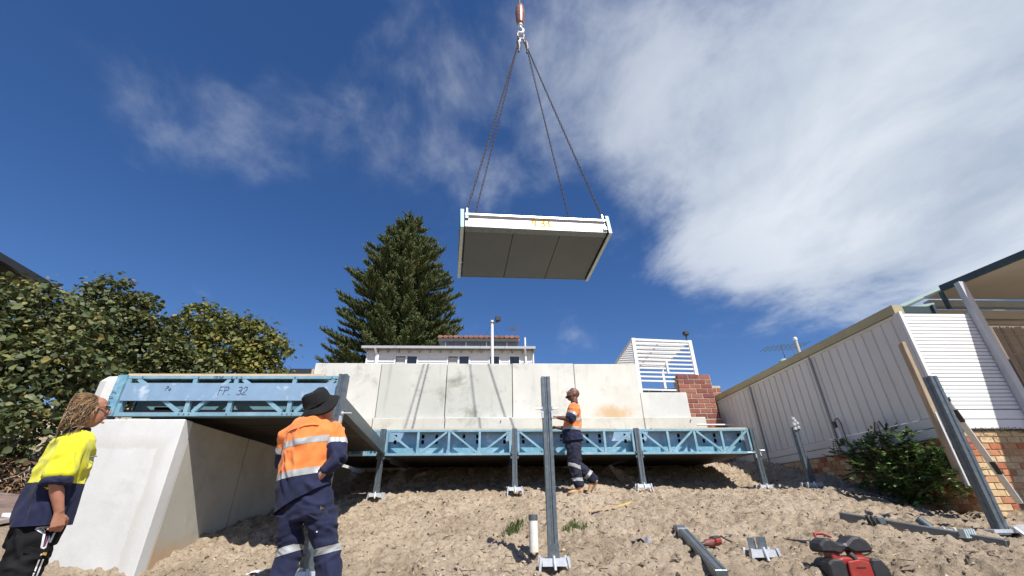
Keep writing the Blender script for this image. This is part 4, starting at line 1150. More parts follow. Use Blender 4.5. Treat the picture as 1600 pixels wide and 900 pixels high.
hook = thing('crane_hook', 'brown bullet shaped hook ball with steel hook hanging on the crane rope', 'crane hook', (.66, 7.3, 11.7))
MB().lathe([(.0, .93), (.05, .92), (.10, .84), (.128, .70), (.135, .55), (.13, .36), (.125, .34), (.12, .16), (.095, .02), (.07, .0), (.0, .0)], (.665, 7.3, 12.16), 20).build('ball', BALL, hook, smooth=True)
MB().tube([(.665, 7.3, 13.05), (.665, 7.32, 19.0)], .012, 8).build('hoist_rope', CHAIN, hook)
MB().lathe([(.06, 0), (.075, .05), (.05, .10)], (.665, 7.3, 12.06), 12).build('swivel', BRIGHT, hook, smooth=True)
HK = [(.665, 7.3, 12.08), (.665, 7.3, 11.98), (.70, 7.29, 11.92), (.735, 7.28, 11.84), (.725, 7.28, 11.74), (.67, 7.28, 11.69), (.61, 7.28, 11.72), (.595, 7.28, 11.80)]
MB().tube(HK, [.035, .035, .04, .045, .045, .042, .03, .012], 10).build('hook', BRIGHT, hook, smooth=True)

sling = thing('chain_sling', 'four leg chain sling with master links running to the corners of the hanging cassette', 'chain sling', (.66, 7.3, 11.2))


def ring(mb, c, ra, rb, w, ax, n=14, m=6):
    c = Vector(c); ax = Vector(ax).normalized()
    ref = Vector((0, 0, 1)) if abs(ax.z) < .9 else Vector((1, 0, 0))
    u = (ref - ax * ref.dot(ax)).normalized(); v = ax.cross(u); vs = []; fs = []
    for i in range(n):
        a = 2 * math.pi * i / n; p = c + u * math.cos(a) * ra + v * math.sin(a) * rb; nn = (u * math.cos(a) + v * math.sin(a)).normalized()
        for k in range(m):
            b = 2 * math.pi * k / m; vs.append(p + nn * math.cos(b) * w + ax * math.sin(b) * w)
    for i in range(n):
        for k in range(m):
            i2 = (i + 1) % n; k2 = (k + 1) % m; fs.append((i * m + k, i2 * m + k, i2 * m + k2, i * m + k2))
    return mb.add(vs, fs)


ring(MB(), (.665, 7.29, 11.62), .15, .09, .020, (.2, -1, 0)).build('master_link', CHAIN, sling, smooth=True)
ring(MB(), (.59, 7.28, 11.42), .11, .055, .018, (1, .3, 0)).build('joining_link', CHAIN, sling, smooth=True)
ring(MB(), (.75, 7.28, 11.40), .11, .055, .018, (1, -.3, 0)).build('joining_link', CHAIN, sling, smooth=True)
TOPS = [(.58, 7.28, 11.22), (.80, 7.27, 11.16)]
for (tx, ty, tz) in TOPS:
    g = MB().tube([(tx, ty, tz + .16), (tx + .01, ty, tz + .05), (tx + .03, ty, tz - .12), (tx + .02, ty, tz - .26)], [.035, .05, .045, .02], 8).build('grab_hook', CHAIN, sling, smooth=True)
    MB().lathe([(.03, 0), (.028, .05), (.012, .09)], (tx + .02, ty, tz - .27), 8, (0, 0, -1)).build('hook_tip', mat('blue_black_tip', (0.02, 0.03, 0.10), 0.5), g)
MB().box(.60, .66, 7.24, 7.26, 11.28, 11.40).build('tag_plate', WHITE, sling)


def chain(a, b, parent):
    a = Vector(a); b = Vector(b); d = (b - a); Lc = d.length; d.normalize()
    pitch = .062; n = int(Lc / pitch); mb = MB()
    ref = Vector((0, 1, 0)); u = d.cross(ref).normalized(); v = d.cross(u)
    for i in range(n):
        c = a + d * (i + .5) * Lc / n + Vector((0, 0, -0.10 * math.sin(math.pi * (i + .5) / n) * (0.35)))
        ax = u if i % 2 else v
        w = ax.cross(d); vs = []; fs = []
        N_, M_ = 8, 4
        for q in range(N_):
            an = 2 * math.pi * q / N_; p = c + d * math.cos(an) * .037 + w * math.sin(an) * .020; nn = (d * math.cos(an) + w * math.sin(an)).normalized()
            for k in range(M_):
                bb = 2 * math.pi * k / M_; vs.append(p + nn * math.cos(bb) * .0085 + ax * math.sin(bb) * .0085)
        for q in range(N_):
            for k in range(M_):
                q2 = (q + 1) % N_; k2 = (k + 1) % M_; fs.append((q * M_ + k, q2 * M_ + k, q2 * M_ + k2, q * M_ + k2))
        mb.add(vs, fs)
    return mb.build('chain', CHAIN, parent, fix=False)


for i, (a, b) in enumerate(LUG):
    chain(TOPS[i % 2], SM @ Vector((a, b, .40)), sling)

# ------------------------------------------------------------------ leaning and lying things on the right
pk = thing('timber_plank', 'weathered timber plank leaning against the end of the grey fence', 'timber plank', (5.66, 5.45, .2))
MB().bar((5.555, 5.33, .245), (5.655, 5.42, 2.01), .045, .12, up=(.35, 1, 0)).build('plank', TIMBER, pk, bevel=.005)
MB().bar((5.525, 5.27, .20), (5.59, 5.34, 1.05), .02, .07, up=(.35, 1, 0)).build('grey_batten', mat('grey_aluminium', (0.55, 0.55, 0.54), 0.5, 0.2, 0.1, 10), pk, bevel=.003)

rp_ = thing('steel_post', 'grey post standing close to the camera before the white louvre screen', 'steel post', (4.93, 4.6, -.2))
post_column(4.955, 4.6, -.21, 1.305, rp_)
mb = MB().box(4.78, 5.30, 4.50, 4.66, -.235, -.205)
mb.bar((4.99, 4.50, -.19), (4.99, 4.42, -.27), .03, .02).bar((5.28, 4.52, -.19), (5.34, 4.44, -.29), .03, .02).bar((5.0, 4.52, -.195), (5.33, 4.56, -.165), .05, .03)
mb.build('base_bracket', BRIGHT, rp_)
MB().box(4.74, 4.90, 4.47, 4.60, -.25, -.232).build('base_plate', GALV, rp_)

lv = thing('straightedge', 'long aluminium straightedge with black grips leaning on the post at far right', 'straightedge', (5.7, 5.0, 0))
p0 = Vector((5.02, 4.655, 1.29)); p1 = Vector((5.95, 5.18, .02))
ALU = mat('brushed_aluminium', (0.66, 0.66, 0.65), 0.4, 0.3, 0.06, 12)
MB().bar(p0, p1, .028, .062, up=(0, -1, .4)).build('beam', ALU, lv, bevel=.004)
dd = (p1 - p0).normalized()
for t in (.30, .72):
    c = p0.lerp(p1, t) + Vector((-.002, -.016, .004)); MB().bar(c - dd * .085, c + dd * .085, .032, .046, up=(0, -1, .4)).build('grip', BLACK_PLASTIC, lv, bevel=.006)
for t in (.17,):
    c = p0.lerp(p1, t) + Vector((-.002, -.016, .004)); MB().bar(c - dd * .02, c + dd * .02, .034, .05, up=(0, -1, .4)).build('vial', YELLOW_INK if t > .4 else BLACK_PLASTIC, lv)

sl_ = thing('spirit_level', 'short white spirit level with black ends standing against the grey fence', 'spirit level', (5.93, 7.42, .8))
MB().bar((5.925, 7.40, .78), (5.955, 7.47, 1.33), .03, .05, up=(0, 1, 0)).build('body', WHITE_DULL, sl_, bevel=.003)
for z in (.98, 1.27):
    MB().bar((5.918, 7.395 + (z - .78) * .12, z - .05), (5.922, 7.40 + (z - .68) * .12, z + .05), .034, .055, up=(0, 1, 0)).build('end_cap', BLACK_PLASTIC, sl_)
MB().tube([(5.93, 7.45, 1.34), (5.93, 7.36, 1.36), (5.93, 7.33, 1.28), (5.94, 7.34, .9)], .008, 6).build('strap', BLACK_PLASTIC, sl_)


def lying_beam(p0, p1, label, w=.09, h=.075, m=GALV, dark_end=True, **k):
    p0 = Vector(p0); p1 = Vector(p1); t = thing('steel_beam', label, 'steel beam', (p0 + p1) / 2)
    MB().bar(p0, p1, w, h).build('body', m, t, bevel=.006)
    d = (p1 - p0).normalized()
    if dark_end: MB().bar(p1 + d * .0005, p1 + d * .002, w - .016, h - .016).build('dark_end', BLACK, t)  # black plate painted in for the shade inside the hollow
    return t


z1_, z2_ = gz(3.93, 5.30), gz(4.70, 4.35)
lying_beam((3.90, 5.28, -.095), (4.50, 4.17, -.315), 'long dark grey hollow beam lying on the sand at right beside small brackets', .085, .095, mat('dull_grey_steel', (0.15, 0.155, 0.15), 0.5, 0.35, 0.1, 6))
tb = lying_beam((2.04, 5.27, -.19), (1.76, 3.85, -.455), 'grey ribbed steel beam lying on the sand near the bottom edge', .10, .08, GALV, False)
d = (Vector((1.76, 3.85, -.455)) - Vector((2.04, 5.27, -.19)))
for q in (-.026, .026):
    side = Vector((d.y, -d.x, 0)).normalized() * q
    a = Vector((2.04, 5.27, -.19)) + side + Vector((0, 0, .043)); MB().bar(a + d * .12, a + d, .018, .006).build('rib', GALV_DARK, tb)
c = Vector((2.04, 5.27, -.19)) + d * .13
MB().bar(c - d.normalized() * .012 + Vector((0, 0, .004)), c + d.normalized() * .012 + Vector((0, 0, .004)), .108, .088).build('band', BRIGHT, tb)
c = Vector((2.04, 5.27, -.19)); MB().bar(c - d.normalized() * .10 + Vector((-.02, 0, -.012)), c - d.normalized() * .001 + Vector((-.02, 0, -.012)), .06, .06).build('spigot', GALV, tb)
r_ = random.Random(4)
for t in (.3, .42, .58, .7, .85):
    MB().lathe([(.007, 0), (.007, .004)], Vector((2.04, 5.27, -.19)) + d * t + Vector((.02, 0, .0415)), 8).build('screw', BRIGHT, tb)

mf = thing('loose_bracket', 'bright splayed post foot with upright plates lying by the red power tool', 'post bracket', (2.38, 4.36, -.4))
base_bracket(2.38, 4.36, -.325, mf, .95, 'base', False)
MB().box(2.31, 2.372, 4.40, 4.408, -.324, -.235).box(2.378, 2.46, 4.372, 4.38, -.324, -.23).build('upright_plate', GALV, mf)
mf2 = thing('loose_bracket', 'bright post foot with a grey stub lying behind the long dark beam', 'post bracket', (4.44, 4.72, -.3))
base_bracket(4.44, 4.72, -.205, mf2, .85, 'base', False)
MB().tube([(4.40, 4.76, -.20), (4.34, 4.80, -.11)], .040, 10).build('stub', GALV, mf2, smooth=True)
mf3 = thing('loose_bracket', 'small pale blue steel bracket on the sand beyond the dark beam end', 'post bracket', (4.32, 4.37, -.3))
mb = MB()
for k in range(5): mb.box(4.32 + k * .022, 4.335 + k * .022, 4.34, 4.40, -.25, -.19)
mb.box(4.315, 4.43, 4.335, 4.41, -.262, -.251)
mb.build('bracket', mat('pale_aqua_zinc', (0.52, 0.62, 0.64), 0.4, 0.4, 0.1, 20), mf3)

pp = thing('pvc_pipe', 'white plastic pipe with a grey collar standing in the sand left of the central post', 'pipe', (.43, 5.05, -.36))
vs = MB(); n = 20
vs.lathe([(.046, 0), (.046, .31), (.040, .31), (.040, .1)], (.43, 5.05, -.37), n)
vs.build('pipe', PVC, pp, smooth=True)
MB().lathe([(.0475, .28), (.0475, .335), (.041, .335), (.041, .27)], (.43, 5.05, -.37), n).build('collar', GALV_DARK, pp, smooth=True)

# pickaxe-like bar, coil, drill, power tool, sticks
pa = thing('pry_bar', 'black curved pry bar lying on the sand below the bush', 'pry bar', (5.3, 6.6, .1))
pts = [(5.05, 6.55), (5.12, 6.66), (5.22, 6.66), (5.26, 6.42), (5.27, 6.22), (5.30, 6.05)]
MB().tube([(x, y, gz(x, y) + .03) for x, y in pts], [.012, .018, .02, .016, .014, .008], 8).build('bar', BLACK_PLASTIC, pa, smooth=True)
MB().tube([(x, y, gz(x, y) + .03) for x, y in ((5.21, 6.66), (5.32, 6.72), (5.40, 6.68))], [.018, .014, .006], 8).build('claw', BLACK_PLASTIC, pa, smooth=True)
MB().tube([(x, y, gz(x, y) + .025) for x, y in ((5.27, 6.16), (5.38, 6.14), (5.46, 6.10))], [.012, .012, .006], 8).build('claw', BLACK_PLASTIC, pa, smooth=True)
cl = thing('hose_coil', 'small dark coil lying against the long dark beam', 'coil', (3.9, 4.86, -.2))
for k, (dx, r0) in enumerate(((0, .055), (.035, .05), (.07, .045))):
    ring(MB(), (3.87 + dx, 4.86 - dx * .4, -.135), r0, r0, .012, (.85, -.5, .15)).build('turn', RUBBER, cl, smooth=True)
MB().box(3.90, 4.0, 4.80, 4.87, -.165, -.09).build('clamp', GALV_DARK, cl, bevel=.01)

dr = thing('cordless_drill', 'red and black cordless drill lying on the sand by the ribbed beam', 'drill', (2.10, 4.64, -.33))
zz_ = -.285
MB().tube([(1.99, 4.60, zz_ - .01), (2.02, 4.61, zz_), (2.06, 4.62, zz_), (2.11, 4.63, zz_ + .005), (2.15, 4.64, zz_)], [.018, .032, .034, .036, .028], 10).build('body', mat('dusty_dark_red', (0.16, 0.03, 0.025), 0.6, 0, 0.2, 30, c2=(0.2, 0.13, 0.1), amt2=.6, scale2=20), dr, smooth=True)
MB().tube([(1.95, 4.59, zz_ - .015), (1.99, 4.60, zz_ - .01)], [.014, .022], 10).build('chuck', BLACK_PLASTIC, dr, smooth=True)
MB().bar((2.08, 4.63, zz_ + .01), (2.17, 4.66, zz_ + .02), .07, .075).build('battery', BLACK_PLASTIC, dr, bevel=.012)
MB().bar((2.095, 4.60, zz_ + .01), (2.165, 4.62, zz_ + .02), .05, .04).build('badge', RED_PLASTIC, dr, bevel=.01)
MB().tube([(2.17, 4.66, zz_ + .03), (2.21, 4.69, zz_ + .05), (2.25, 4.68, zz_ + .02), (2.29, 4.66, zz_)], .008, 6).build('belt_hook', BLACK_PLASTIC, dr)

rt = thing('power_tool', 'red and black battery work light with folded black handle in the bottom right corner', 'work light', (2.70, 3.80, -.62))
T = Vector((2.735, 3.80, -.425)); KS = 1.18
def rt_poly(name, poly, y0, y1, m, bev=.012):
    return MB().prism([(T.x + u * KS, T.z + v * KS) for u, v in poly], T.y + y0, T.y + y1, 'xz').build(name, m, rt, bevel=bev)
rt_poly('body', [(-.16, -0.140), (.19, -0.140), (.16, 0.050), (.07, 0.075), (-.07, 0.075), (-.13, 0.055)], -.09, .09, RED_PLASTIC)
rt_poly('body', [(-.075, -0.140), (.085, -0.140), (.083, 0.045), (.02, 0.063), (-.06, 0.053)], -.115, -.091, RED_PLASTIC, .006)
rt_poly('corner_guard', [(-.19, -0.140), (-.085, -0.140), (-.07, 0.045), (-.10, 0.067), (-.155, 0.067), (-.19, 0.040)], -.11, .08, BLACK_PLASTIC)
rt_poly('corner_guard', [(.09, -0.140), (.22, -0.140), (.20, 0.015), (.165, 0.065), (.10, 0.065), (.085, 0.015)], -.11, .10, BLACK_PLASTIC)
rt_poly('leg', [(-.115, .055), (-.055, .055), (-.06, .115), (-.115, .115)], -.05, .05, RED_PLASTIC, .006)
rt_poly('leg', [(.05, .05), (.125, .03), (.085, .115), (.03, .115)], -.05, .05, RED_PLASTIC, .006)
rt_poly('handle', [(-.19, .10), (-.10, .098), (-.06, .085), (-.01, .118), (.04, .095), (.10, .095), (.165, .10), (.165, .135), (.135, .17), (.09, .19), (.05, .185), (-.01, .145), (-.05, .15), (-.11, .18), (-.145, .178), (-.19, .14)], -.07, .075, BLACK_PLASTIC, .016)
MB().tube([(T.x - .01, T.y - .075, T.z + .11), (T.x + .005, T.y - .085, T.z + .09), (T.x + .015, T.y - .08, T.z + .07)], .02, 8).build('latch', mat('dark_grey_plastic', (0.06, 0.065, 0.06), 0.5), rt, smooth=True)
MB().box(T.x - .02, T.x + .05, T.y - .118, T.y - .1155, T.z + .02, T.z + .028).build('slot', BLACK, rt)
tc_ = thing('pruning_shears', 'red handled hand tools lying on the sand behind the red and black work light', 'hand tool', (2.88, 4.5, -.3))
cz = -.275
MB().tube([(2.86, 4.52, cz), (2.93, 4.48, cz - .01), (3.02, 4.40, cz - .01)], [.012, .017, .014], 8).build('black_arm', BLACK_PLASTIC, tc_, smooth=True)
MB().tube([(2.79, 4.60, cz + .01), (2.88, 4.53, cz), (2.97, 4.45, cz - .01)], [.006, .010, .01], 6).build('blade', BLACK_PLASTIC, tc_)
MB().tube([(2.95, 4.38, cz - .04), (3.02, 4.33, cz - .03), (3.09, 4.30, cz - .04)], [.025, .03, .02], 8).build('red_grip', RED_PLASTIC, tc_, smooth=True)
MB().tube([(3.0, 4.47, cz + .02), (3.01, 4.50, cz + .055), (3.08, 4.50, cz + .06), (3.14, 4.46, cz + .03)], [.012, .014, .014, .01], 8).build('red_grip', RED_PLASTIC, tc_, smooth=True)

st_ = thing('marking_stake', 'yellow tipped orange stake lying on the sand right of the central post', 'stake', (1.57, 6.5, 0))
pA = Vector((1.22, 6.42, gz(1.22, 6.42) + .02)); pB = Vector((1.72, 6.57, gz(1.72, 6.57) + .03)); pC = Vector((1.93, 6.62, gz(1.93, 6.62) + .04))
MB().bar(pA, pB, .028, .012).build('shaft', mat('orange_timber', (0.50, 0.33, 0.17), 0.7, 0, 0.2, 15), st_)
MB().bar(pB, pC, .032, .014).build('tip', mat('yellow_paint', (0.60, 0.46, 0.08), 0.6), st_)
db = thing('plastic_scrap', 'crumpled grey plastic scrap on the sand below the yellow stake', 'plastic scrap', (1.52, 5.0, -.3))
r_ = random.Random(9); mb = MB()
gx = [[Vector((1.44 + i * .03, 4.94 + j * .035, gz(1.44 + i * .03, 4.94 + j * .035) + .012 + r_.random() * .035)) for i in range(7)] for j in range(4)]
for j in range(3):
    for i in range(6): mb.add([gx[j][i], gx[j][i + 1], gx[j + 1][i + 1], gx[j + 1][i]], [(0, 1, 2, 3)])
mb.build('sheet', mat('grey_film', (0.20, 0.19, 0.19), 0.3, 0, 0.2, 20), db, fix=False)
sc2 = thing('paper_scrap', 'white strip of paper on the sand left of the man in the black hat', 'paper', (-2.1, 4.95, -.48))
r_ = random.Random(2); mb = MB(); prev = None
for i in range(9):
    x = -2.26 + i * .036; y = 4.85 + i * .018; z = gz(x, y) + .015 + .008 * math.sin(i * 1.3)
    w = .028 * math.sin(math.pi * (i + .7) / 9.6) + .006
    cur = [Vector((x, y - w, z)), Vector((x, y + w, z + .012))]
    if prev: mb.add([prev[0], cur[0], cur[1], prev[1]], [(0, 1, 2, 3)])
    prev = cur
mb.build('strip', WHITE, sc2, fix=False)
rail = thing('steel_rod', 'thin grey bar lying out over the deck in front of the brick pier', 'steel rod', (5.7, 10.6, 1.8))
MB().tube([(5.0, 10.70, 1.83), (5.82, 10.55, 1.80)], .02, 8).build('rod', WHITE_DULL, rail, smooth=True)
bk = thing('bark_slab', 'broken pale slab standing in the shade under the blue frames', 'slab', (2.35, 9.0, .45))
MB().hexa([(2.58, 9.25, .45), (2.85, 9.3, .45), (2.85, 9.34, .45), (2.58, 9.29, .45), (2.38, 9.3, .72), (2.52, 9.34, .66), (2.52, 9.38, .66), (2.38, 9.34, .72)]).build('slab', mat('brown_slab', (0.20, 0.15, 0.10), 0.9, 0, 0.2, 9), bk)


def grass_tuft(x, y, n, label):
    r = random.Random(int(x * 1000)); t = thing('grass_tuft', label, 'grass', (x, y, gz(x, y))); mb = MB()
    for i in range(n):
        px = x + r.gauss(0, .07); py = y + r.gauss(0, .05); z = gz(px, py) - .005; a = r.uniform(0, 6.28); hh = r.uniform(.03, .10); lean = r.uniform(.2, 1.0) * hh
        w = .0035; dx, dy = math.cos(a), math.sin(a); P = Vector((px, py, z))
        mid = P + Vector((dx * lean * .35, dy * lean * .35, hh * .6)); tip = P + Vector((dx * lean, dy * lean, hh)); s = Vector((-dy, dx, 0)) * w
        mb.add([P - s, P + s, mid + s, mid - s, tip], [(0, 1, 2, 3), (3, 2, 4)])
    mb.build('blades', mat('grass_green', (0.09, 0.13, 0.03), 0.7, 0, 0.35, 60), t, fix=False, kind='stuff')


grass_tuft(.27, 5.72, 260, 'sparse green grass tuft left of the white plastic pipe')
grass_tuft(.94, 5.55, 230, 'sparse green grass tuft just right of the central post')
# ------------------------------------------------------------------ people
from mathutils.bvhtree import BVHTree


def ftube(mb, rings, fwd, n=18, S=None):
    """lofted limb; ring = (centre, radius along fwd, radius across)"""
    m = len(rings); P = [Vector(r[0]) for r in rings]; vs = []; fs = []
    for i, r in enumerate(rings):
        t = (P[min(i + 1, m - 1)] - P[max(i - 1, 0)]).normalized()
        f = Vector(fwd); f = f - t * f.dot(t)
        if f.length < 1e-3: f = Vector((0, 1, 0)) - t * t.y
        f.normalize(); s = t.cross(f)
        for k in range(n):
            a = 2 * math.pi * k / n; vs.append(P[i] + f * math.cos(a) * r[1] + s * math.sin(a) * r[2])
    for i in range(m - 1):
        for k in range(n):
            k2 = (k + 1) % n; fs.append((i * n + k, i * n + k2, (i + 1) * n + k2, (i + 1) * n + k))
    fs.append(tuple(range(n - 1, -1, -1))); fs.append(tuple((m - 1) * n + k for k in range(n)))
    mb.add(vs, fs)


def fused(tubes, voxel, smooth=4, fold=0.0, fscale=9.0, fstretch=(1, 1, 1), seed=0.0):
    """tubes: list of (tag, rings, fwd); returns a bmesh with one continuous skin and a face tag list function"""
    mb = MB()
    for tag_, rings, fwd in tubes: ftube(mb, rings, fwd)
    me = bpy.data.meshes.new('tmp'); me.from_pydata(mb.v, [], mb.f)
    b0 = bmesh.new(); b0.from_mesh(me); bmesh.ops.recalc_face_normals(b0, faces=b0.faces[:]); b0.to_mesh(me); b0.free()
    o = bpy.data.objects.new('tmp', me); C.objects.link(o)
    md = o.modifiers.new('r', 'REMESH'); md.mode = 'VOXEL'; md.voxel_size = voxel; md.use_smooth_shade = True
    dg = bpy.context.evaluated_depsgraph_get(); dg.update()
    me2 = bpy.data.meshes.new_from_object(o.evaluated_get(dg))
    bpy.data.objects.remove(o); bpy.data.meshes.remove(me)
    bm = bmesh.new(); bm.from_mesh(me2); bpy.data.meshes.remove(me2)
    for _ in range(smooth): bmesh.ops.smooth_vert(bm, verts=bm.verts[:], factor=0.5, use_axis_x=True, use_axis_y=True, use_axis_z=True)
    bm.normal_update()
    if fold:
        off = Vector((seed, seed * 1.7, seed * .3)); mv = []
        for v in bm.verts:
            p = Vector((v.co.x * fstretch[0], v.co.y * fstretch[1], v.co.z * fstretch[2])) * fscale + off
            w = p + noise.noise_vector(p * 0.6) * 0.9
            r = 1 - abs(noise.noise(w)) * 2.2; r2 = noise.noise(w * 2.3 + off)
            mv.append((v, v.normal * fold * (max(r, -0.7) * 0.8 + r2 * 0.6)))
        for v, d in mv: v.co += d
        bm.normal_update()
    return bm


def seg_tag(tubes):
    segs = []
    for tag_, rings, fwd in tubes:
        for a, b in zip(rings[:-1], rings[1:]):
            segs.append((tag_, Vector(a[0]), Vector(b[0]), (a[1] + a[2] + b[1] + b[2]) / 4))

    def f(p):
        best = None; bd = 1e9
        for t, a, b, r in segs:
            ab = b - a; l2 = ab.length_squared
            k = 0 if l2 < 1e-9 else max(0, min(1, (p - a).dot(ab) / l2))
            d = (p - (a + ab * k)).length / r
            if d < bd: bd = d; best = t
        return best
    return f


def finish(bm, name, mats, parent, S, color=None, smooth=True):
    if color:
        for f in bm.faces: f.material_index = color(f)
    me = bpy.data.meshes.new(name)
    off = chain_loc(parent)
    for v in bm.verts: v.co = S @ v.co - off
    for f in bm.faces: f.smooth = smooth
    bm.to_mesh(me); bm.free()
    for m in (mats if isinstance(mats, list) else [mats]): me.materials.append(m)
    o = bpy.data.objects.new(name, me); C.objects.link(o); o.parent = parent
    return o


def cutplanes(bm, planes):
    for co, no in planes:
        bmesh.ops.bisect_plane(bm, geom=bm.verts[:] + bm.edges[:] + bm.faces[:], dist=1e-6, plane_co=co, plane_no=no)


def garment(name, tubes, voxel, mats, parent, S, color, tapes=(), cuts=(), trims=(), tape_mat=None, tape_names='reflective_tape', **kw):
    """color(centre, tag) -> material index; tapes = (tags, point, normal, half width); trims cut cloth away on the normal side, if tag matches"""
    bm = fused(tubes, voxel, **kw); tg = seg_tag(tubes)
    for co, no in cuts: cutplanes(bm, [(Vector(co), Vector(no).normalized())])
    for tags, co, no, hw in tapes:
        no = Vector(no).normalized(); cutplanes(bm, [(Vector(co) + no * hw, no), (Vector(co) - no * hw, no)])
    for tags, co, no in trims:
        co = Vector(co); no = Vector(no).normalized(); cutplanes(bm, [(co, no)])
        kill = [f for f in bm.faces if (f.calc_center_median() - co).dot(no) > 0 and (tags is None or tg(f.calc_center_median()) in tags)]
        bmesh.ops.delete(bm, geom=kill, context='FACES')
    bm.normal_update()
    cen = [(f, f.calc_center_median()) for f in bm.faces]
    tagm = {f.index: tg(c) for f, c in cen}
    res = []
    for tags, co, no, hw in tapes:
        co = Vector(co); no = Vector(no).normalized()
        fs = [f for f, c in cen if abs((c - co).dot(no)) < hw and (tg(c) in tags)]
        nb = bmesh.new(); vm = {}
        for f in fs:
            nb.faces.new([vm.setdefault(v.index, None) or vm.__setitem__(v.index, nb.verts.new(v.co + v.normal * 0.0022)) or vm[v.index] for v in f.verts])
        res.append(nb)
    o = finish(bm, name, mats, parent, S, lambda f: color(f.calc_center_median(), tg(f.calc_center_median())))
    for nb in res: finish(nb, tape_names, tape_mat, o, S)
    return o


def hand_tubes(wrist, d, n, side, curl=0.9, s=1.0, thumb=1, spread=0.0):
    """palm, four fingers and a thumb; d = finger direction, n = palm normal, side = towards the thumb"""
    w = Vector(wrist); d = Vector(d).normalized(); n = Vector(n); n = (n - d * n.dot(d)).normalized(); sd = d.cross(n).normalized()
    if sd.dot(Vector(side)) < 0: sd = -sd
    T = []
    k = w + d * .085 * s
    T.append(('hand', [(w - d * .02 * s, .020 * s, .027 * s), (w + d * .02 * s, .017 * s, .034 * s), (w + d * .055 * s, .016 * s, .042 * s), (k, .013 * s, .042 * s)], n))
    for i, (o, ln) in enumerate(((.032, .068), (.0108, .076), (-.0108, .071), (-.032, .056))):
        b = k + sd * o * s - d * .012 * s; p = [b]; a = 0
        for j, q in enumerate((.45, .32, .23)):
            a += curl * (.55 + .12 * i) * (.8 if j == 0 else 1)
            p.append(p[-1] + (d * math.cos(a) + n * math.sin(a) + sd * spread * (1.5 - i) * .2) * ln * s * q * 1.15)
        T.append(('hand', [(p[0], .0095 * s, .0095 * s), (p[1], .0092 * s, .0092 * s), (p[2], .0083 * s, .0083 * s), (p[3], .0065 * s, .0065 * s)], n))
    b = w + d * .025 * s + sd * .028 * s
    p1 = b + (d * .6 + sd * .65 + n * .25).normalized() * .035 * s; p2 = p1 + (d * .85 + sd * .15 + n * .5).normalized() * .030 * s; p3 = p2 + (d * .8 - sd * .1 + n * .6).normalized() * .02 * s
    T.append(('hand', [(b, .014 * s, .014 * s), (p1, .0115 * s, .0115 * s), (p2, .0105 * s, .0105 * s), (p3, .008 * s, .008 * s)], n))
    return T


def head_tubes(c, M, s=1.0):
    """head with nose, brow, lips, chin and ears; local x = face, z = up"""
    c = Vector(c)
    def W(x, y, z): return c + M @ (Vector((x, y, z)) * s)
    f = M @ Vector((1, 0, 0)); T = []
    T.append(('head', [(W(.05, 0, -.122), .022 * s, .022 * s), (W(.038, 0, -.108), .052 * s, .042 * s), (W(.022, 0, -.075), .078 * s, .060 * s), (W(.010, 0, -.03), .090 * s, .070 * s), (W(.0, 0, .02), .100 * s, .076 * s),
                       (W(-.006, 0, .06), .100 * s, .077 * s), (W(-.010, 0, .088), .086 * s, .067 * s), (W(-.012, 0, .108), .06 * s, .047 * s), (W(-.012, 0, .12), .02 * s, .016 * s)], f))
    T.append(('head', [(W(.094, 0, .022), .011 * s, .010 * s), (W(.108, 0, -.004), .012 * s, .013 * s), (W(.117, 0, -.022), .014 * s, .017 * s), (W(.100, 0, -.036), .012 * s, .018 * s)], f))
    T.append(('head', [(W(.080, -.046, .026), .010 * s, .010 * s), (W(.093, 0, .034), .012 * s, .010 * s), (W(.080, .046, .026), .010 * s, .010 * s)], f))
    T.append(('head', [(W(.088, -.022, -.058), .007 * s, .006 * s), (W(.100, 0, -.056), .009 * s, .007 * s), (W(.088, .022, -.058), .007 * s, .006 * s)], f))
    T.append(('head', [(W(.087, -.018, -.070), .007 * s, .006 * s), (W(.098, 0, -.070), .009 * s, .007 * s), (W(.087, .018, -.070), .007 * s, .006 * s)], f))
    T.append(('head', [(W(.086, -.014, -.100), .010 * s, .010 * s), (W(.090, .014, -.100), .010 * s, .010 * s)], f))
    for y in (-1, 1):
        T.append(('head', [(W(-.004, y * .070, -.036), .010 * s, .006 * s), (W(-.010, y * .080, -.012), .016 * s, .009 * s), (W(-.014, y * .082, .012), .019 * s, .009 * s), (W(-.010, y * .074, .028), .010 * s, .006 * s)], f))
    return T, W


def skin_mat(name, c, c2):
    m = mat(name, c, 0.5, 0, 0.12, 18, 0.08, 90, c2=c2, amt2=0.5, scale2=9)
    b = m.node_tree.nodes['Principled BSDF']
    b.inputs['Subsurface Weight'].default_value = 0.08; b.inputs['Subsurface Radius'].default_value = (0.02, 0.008, 0.004)
    return m


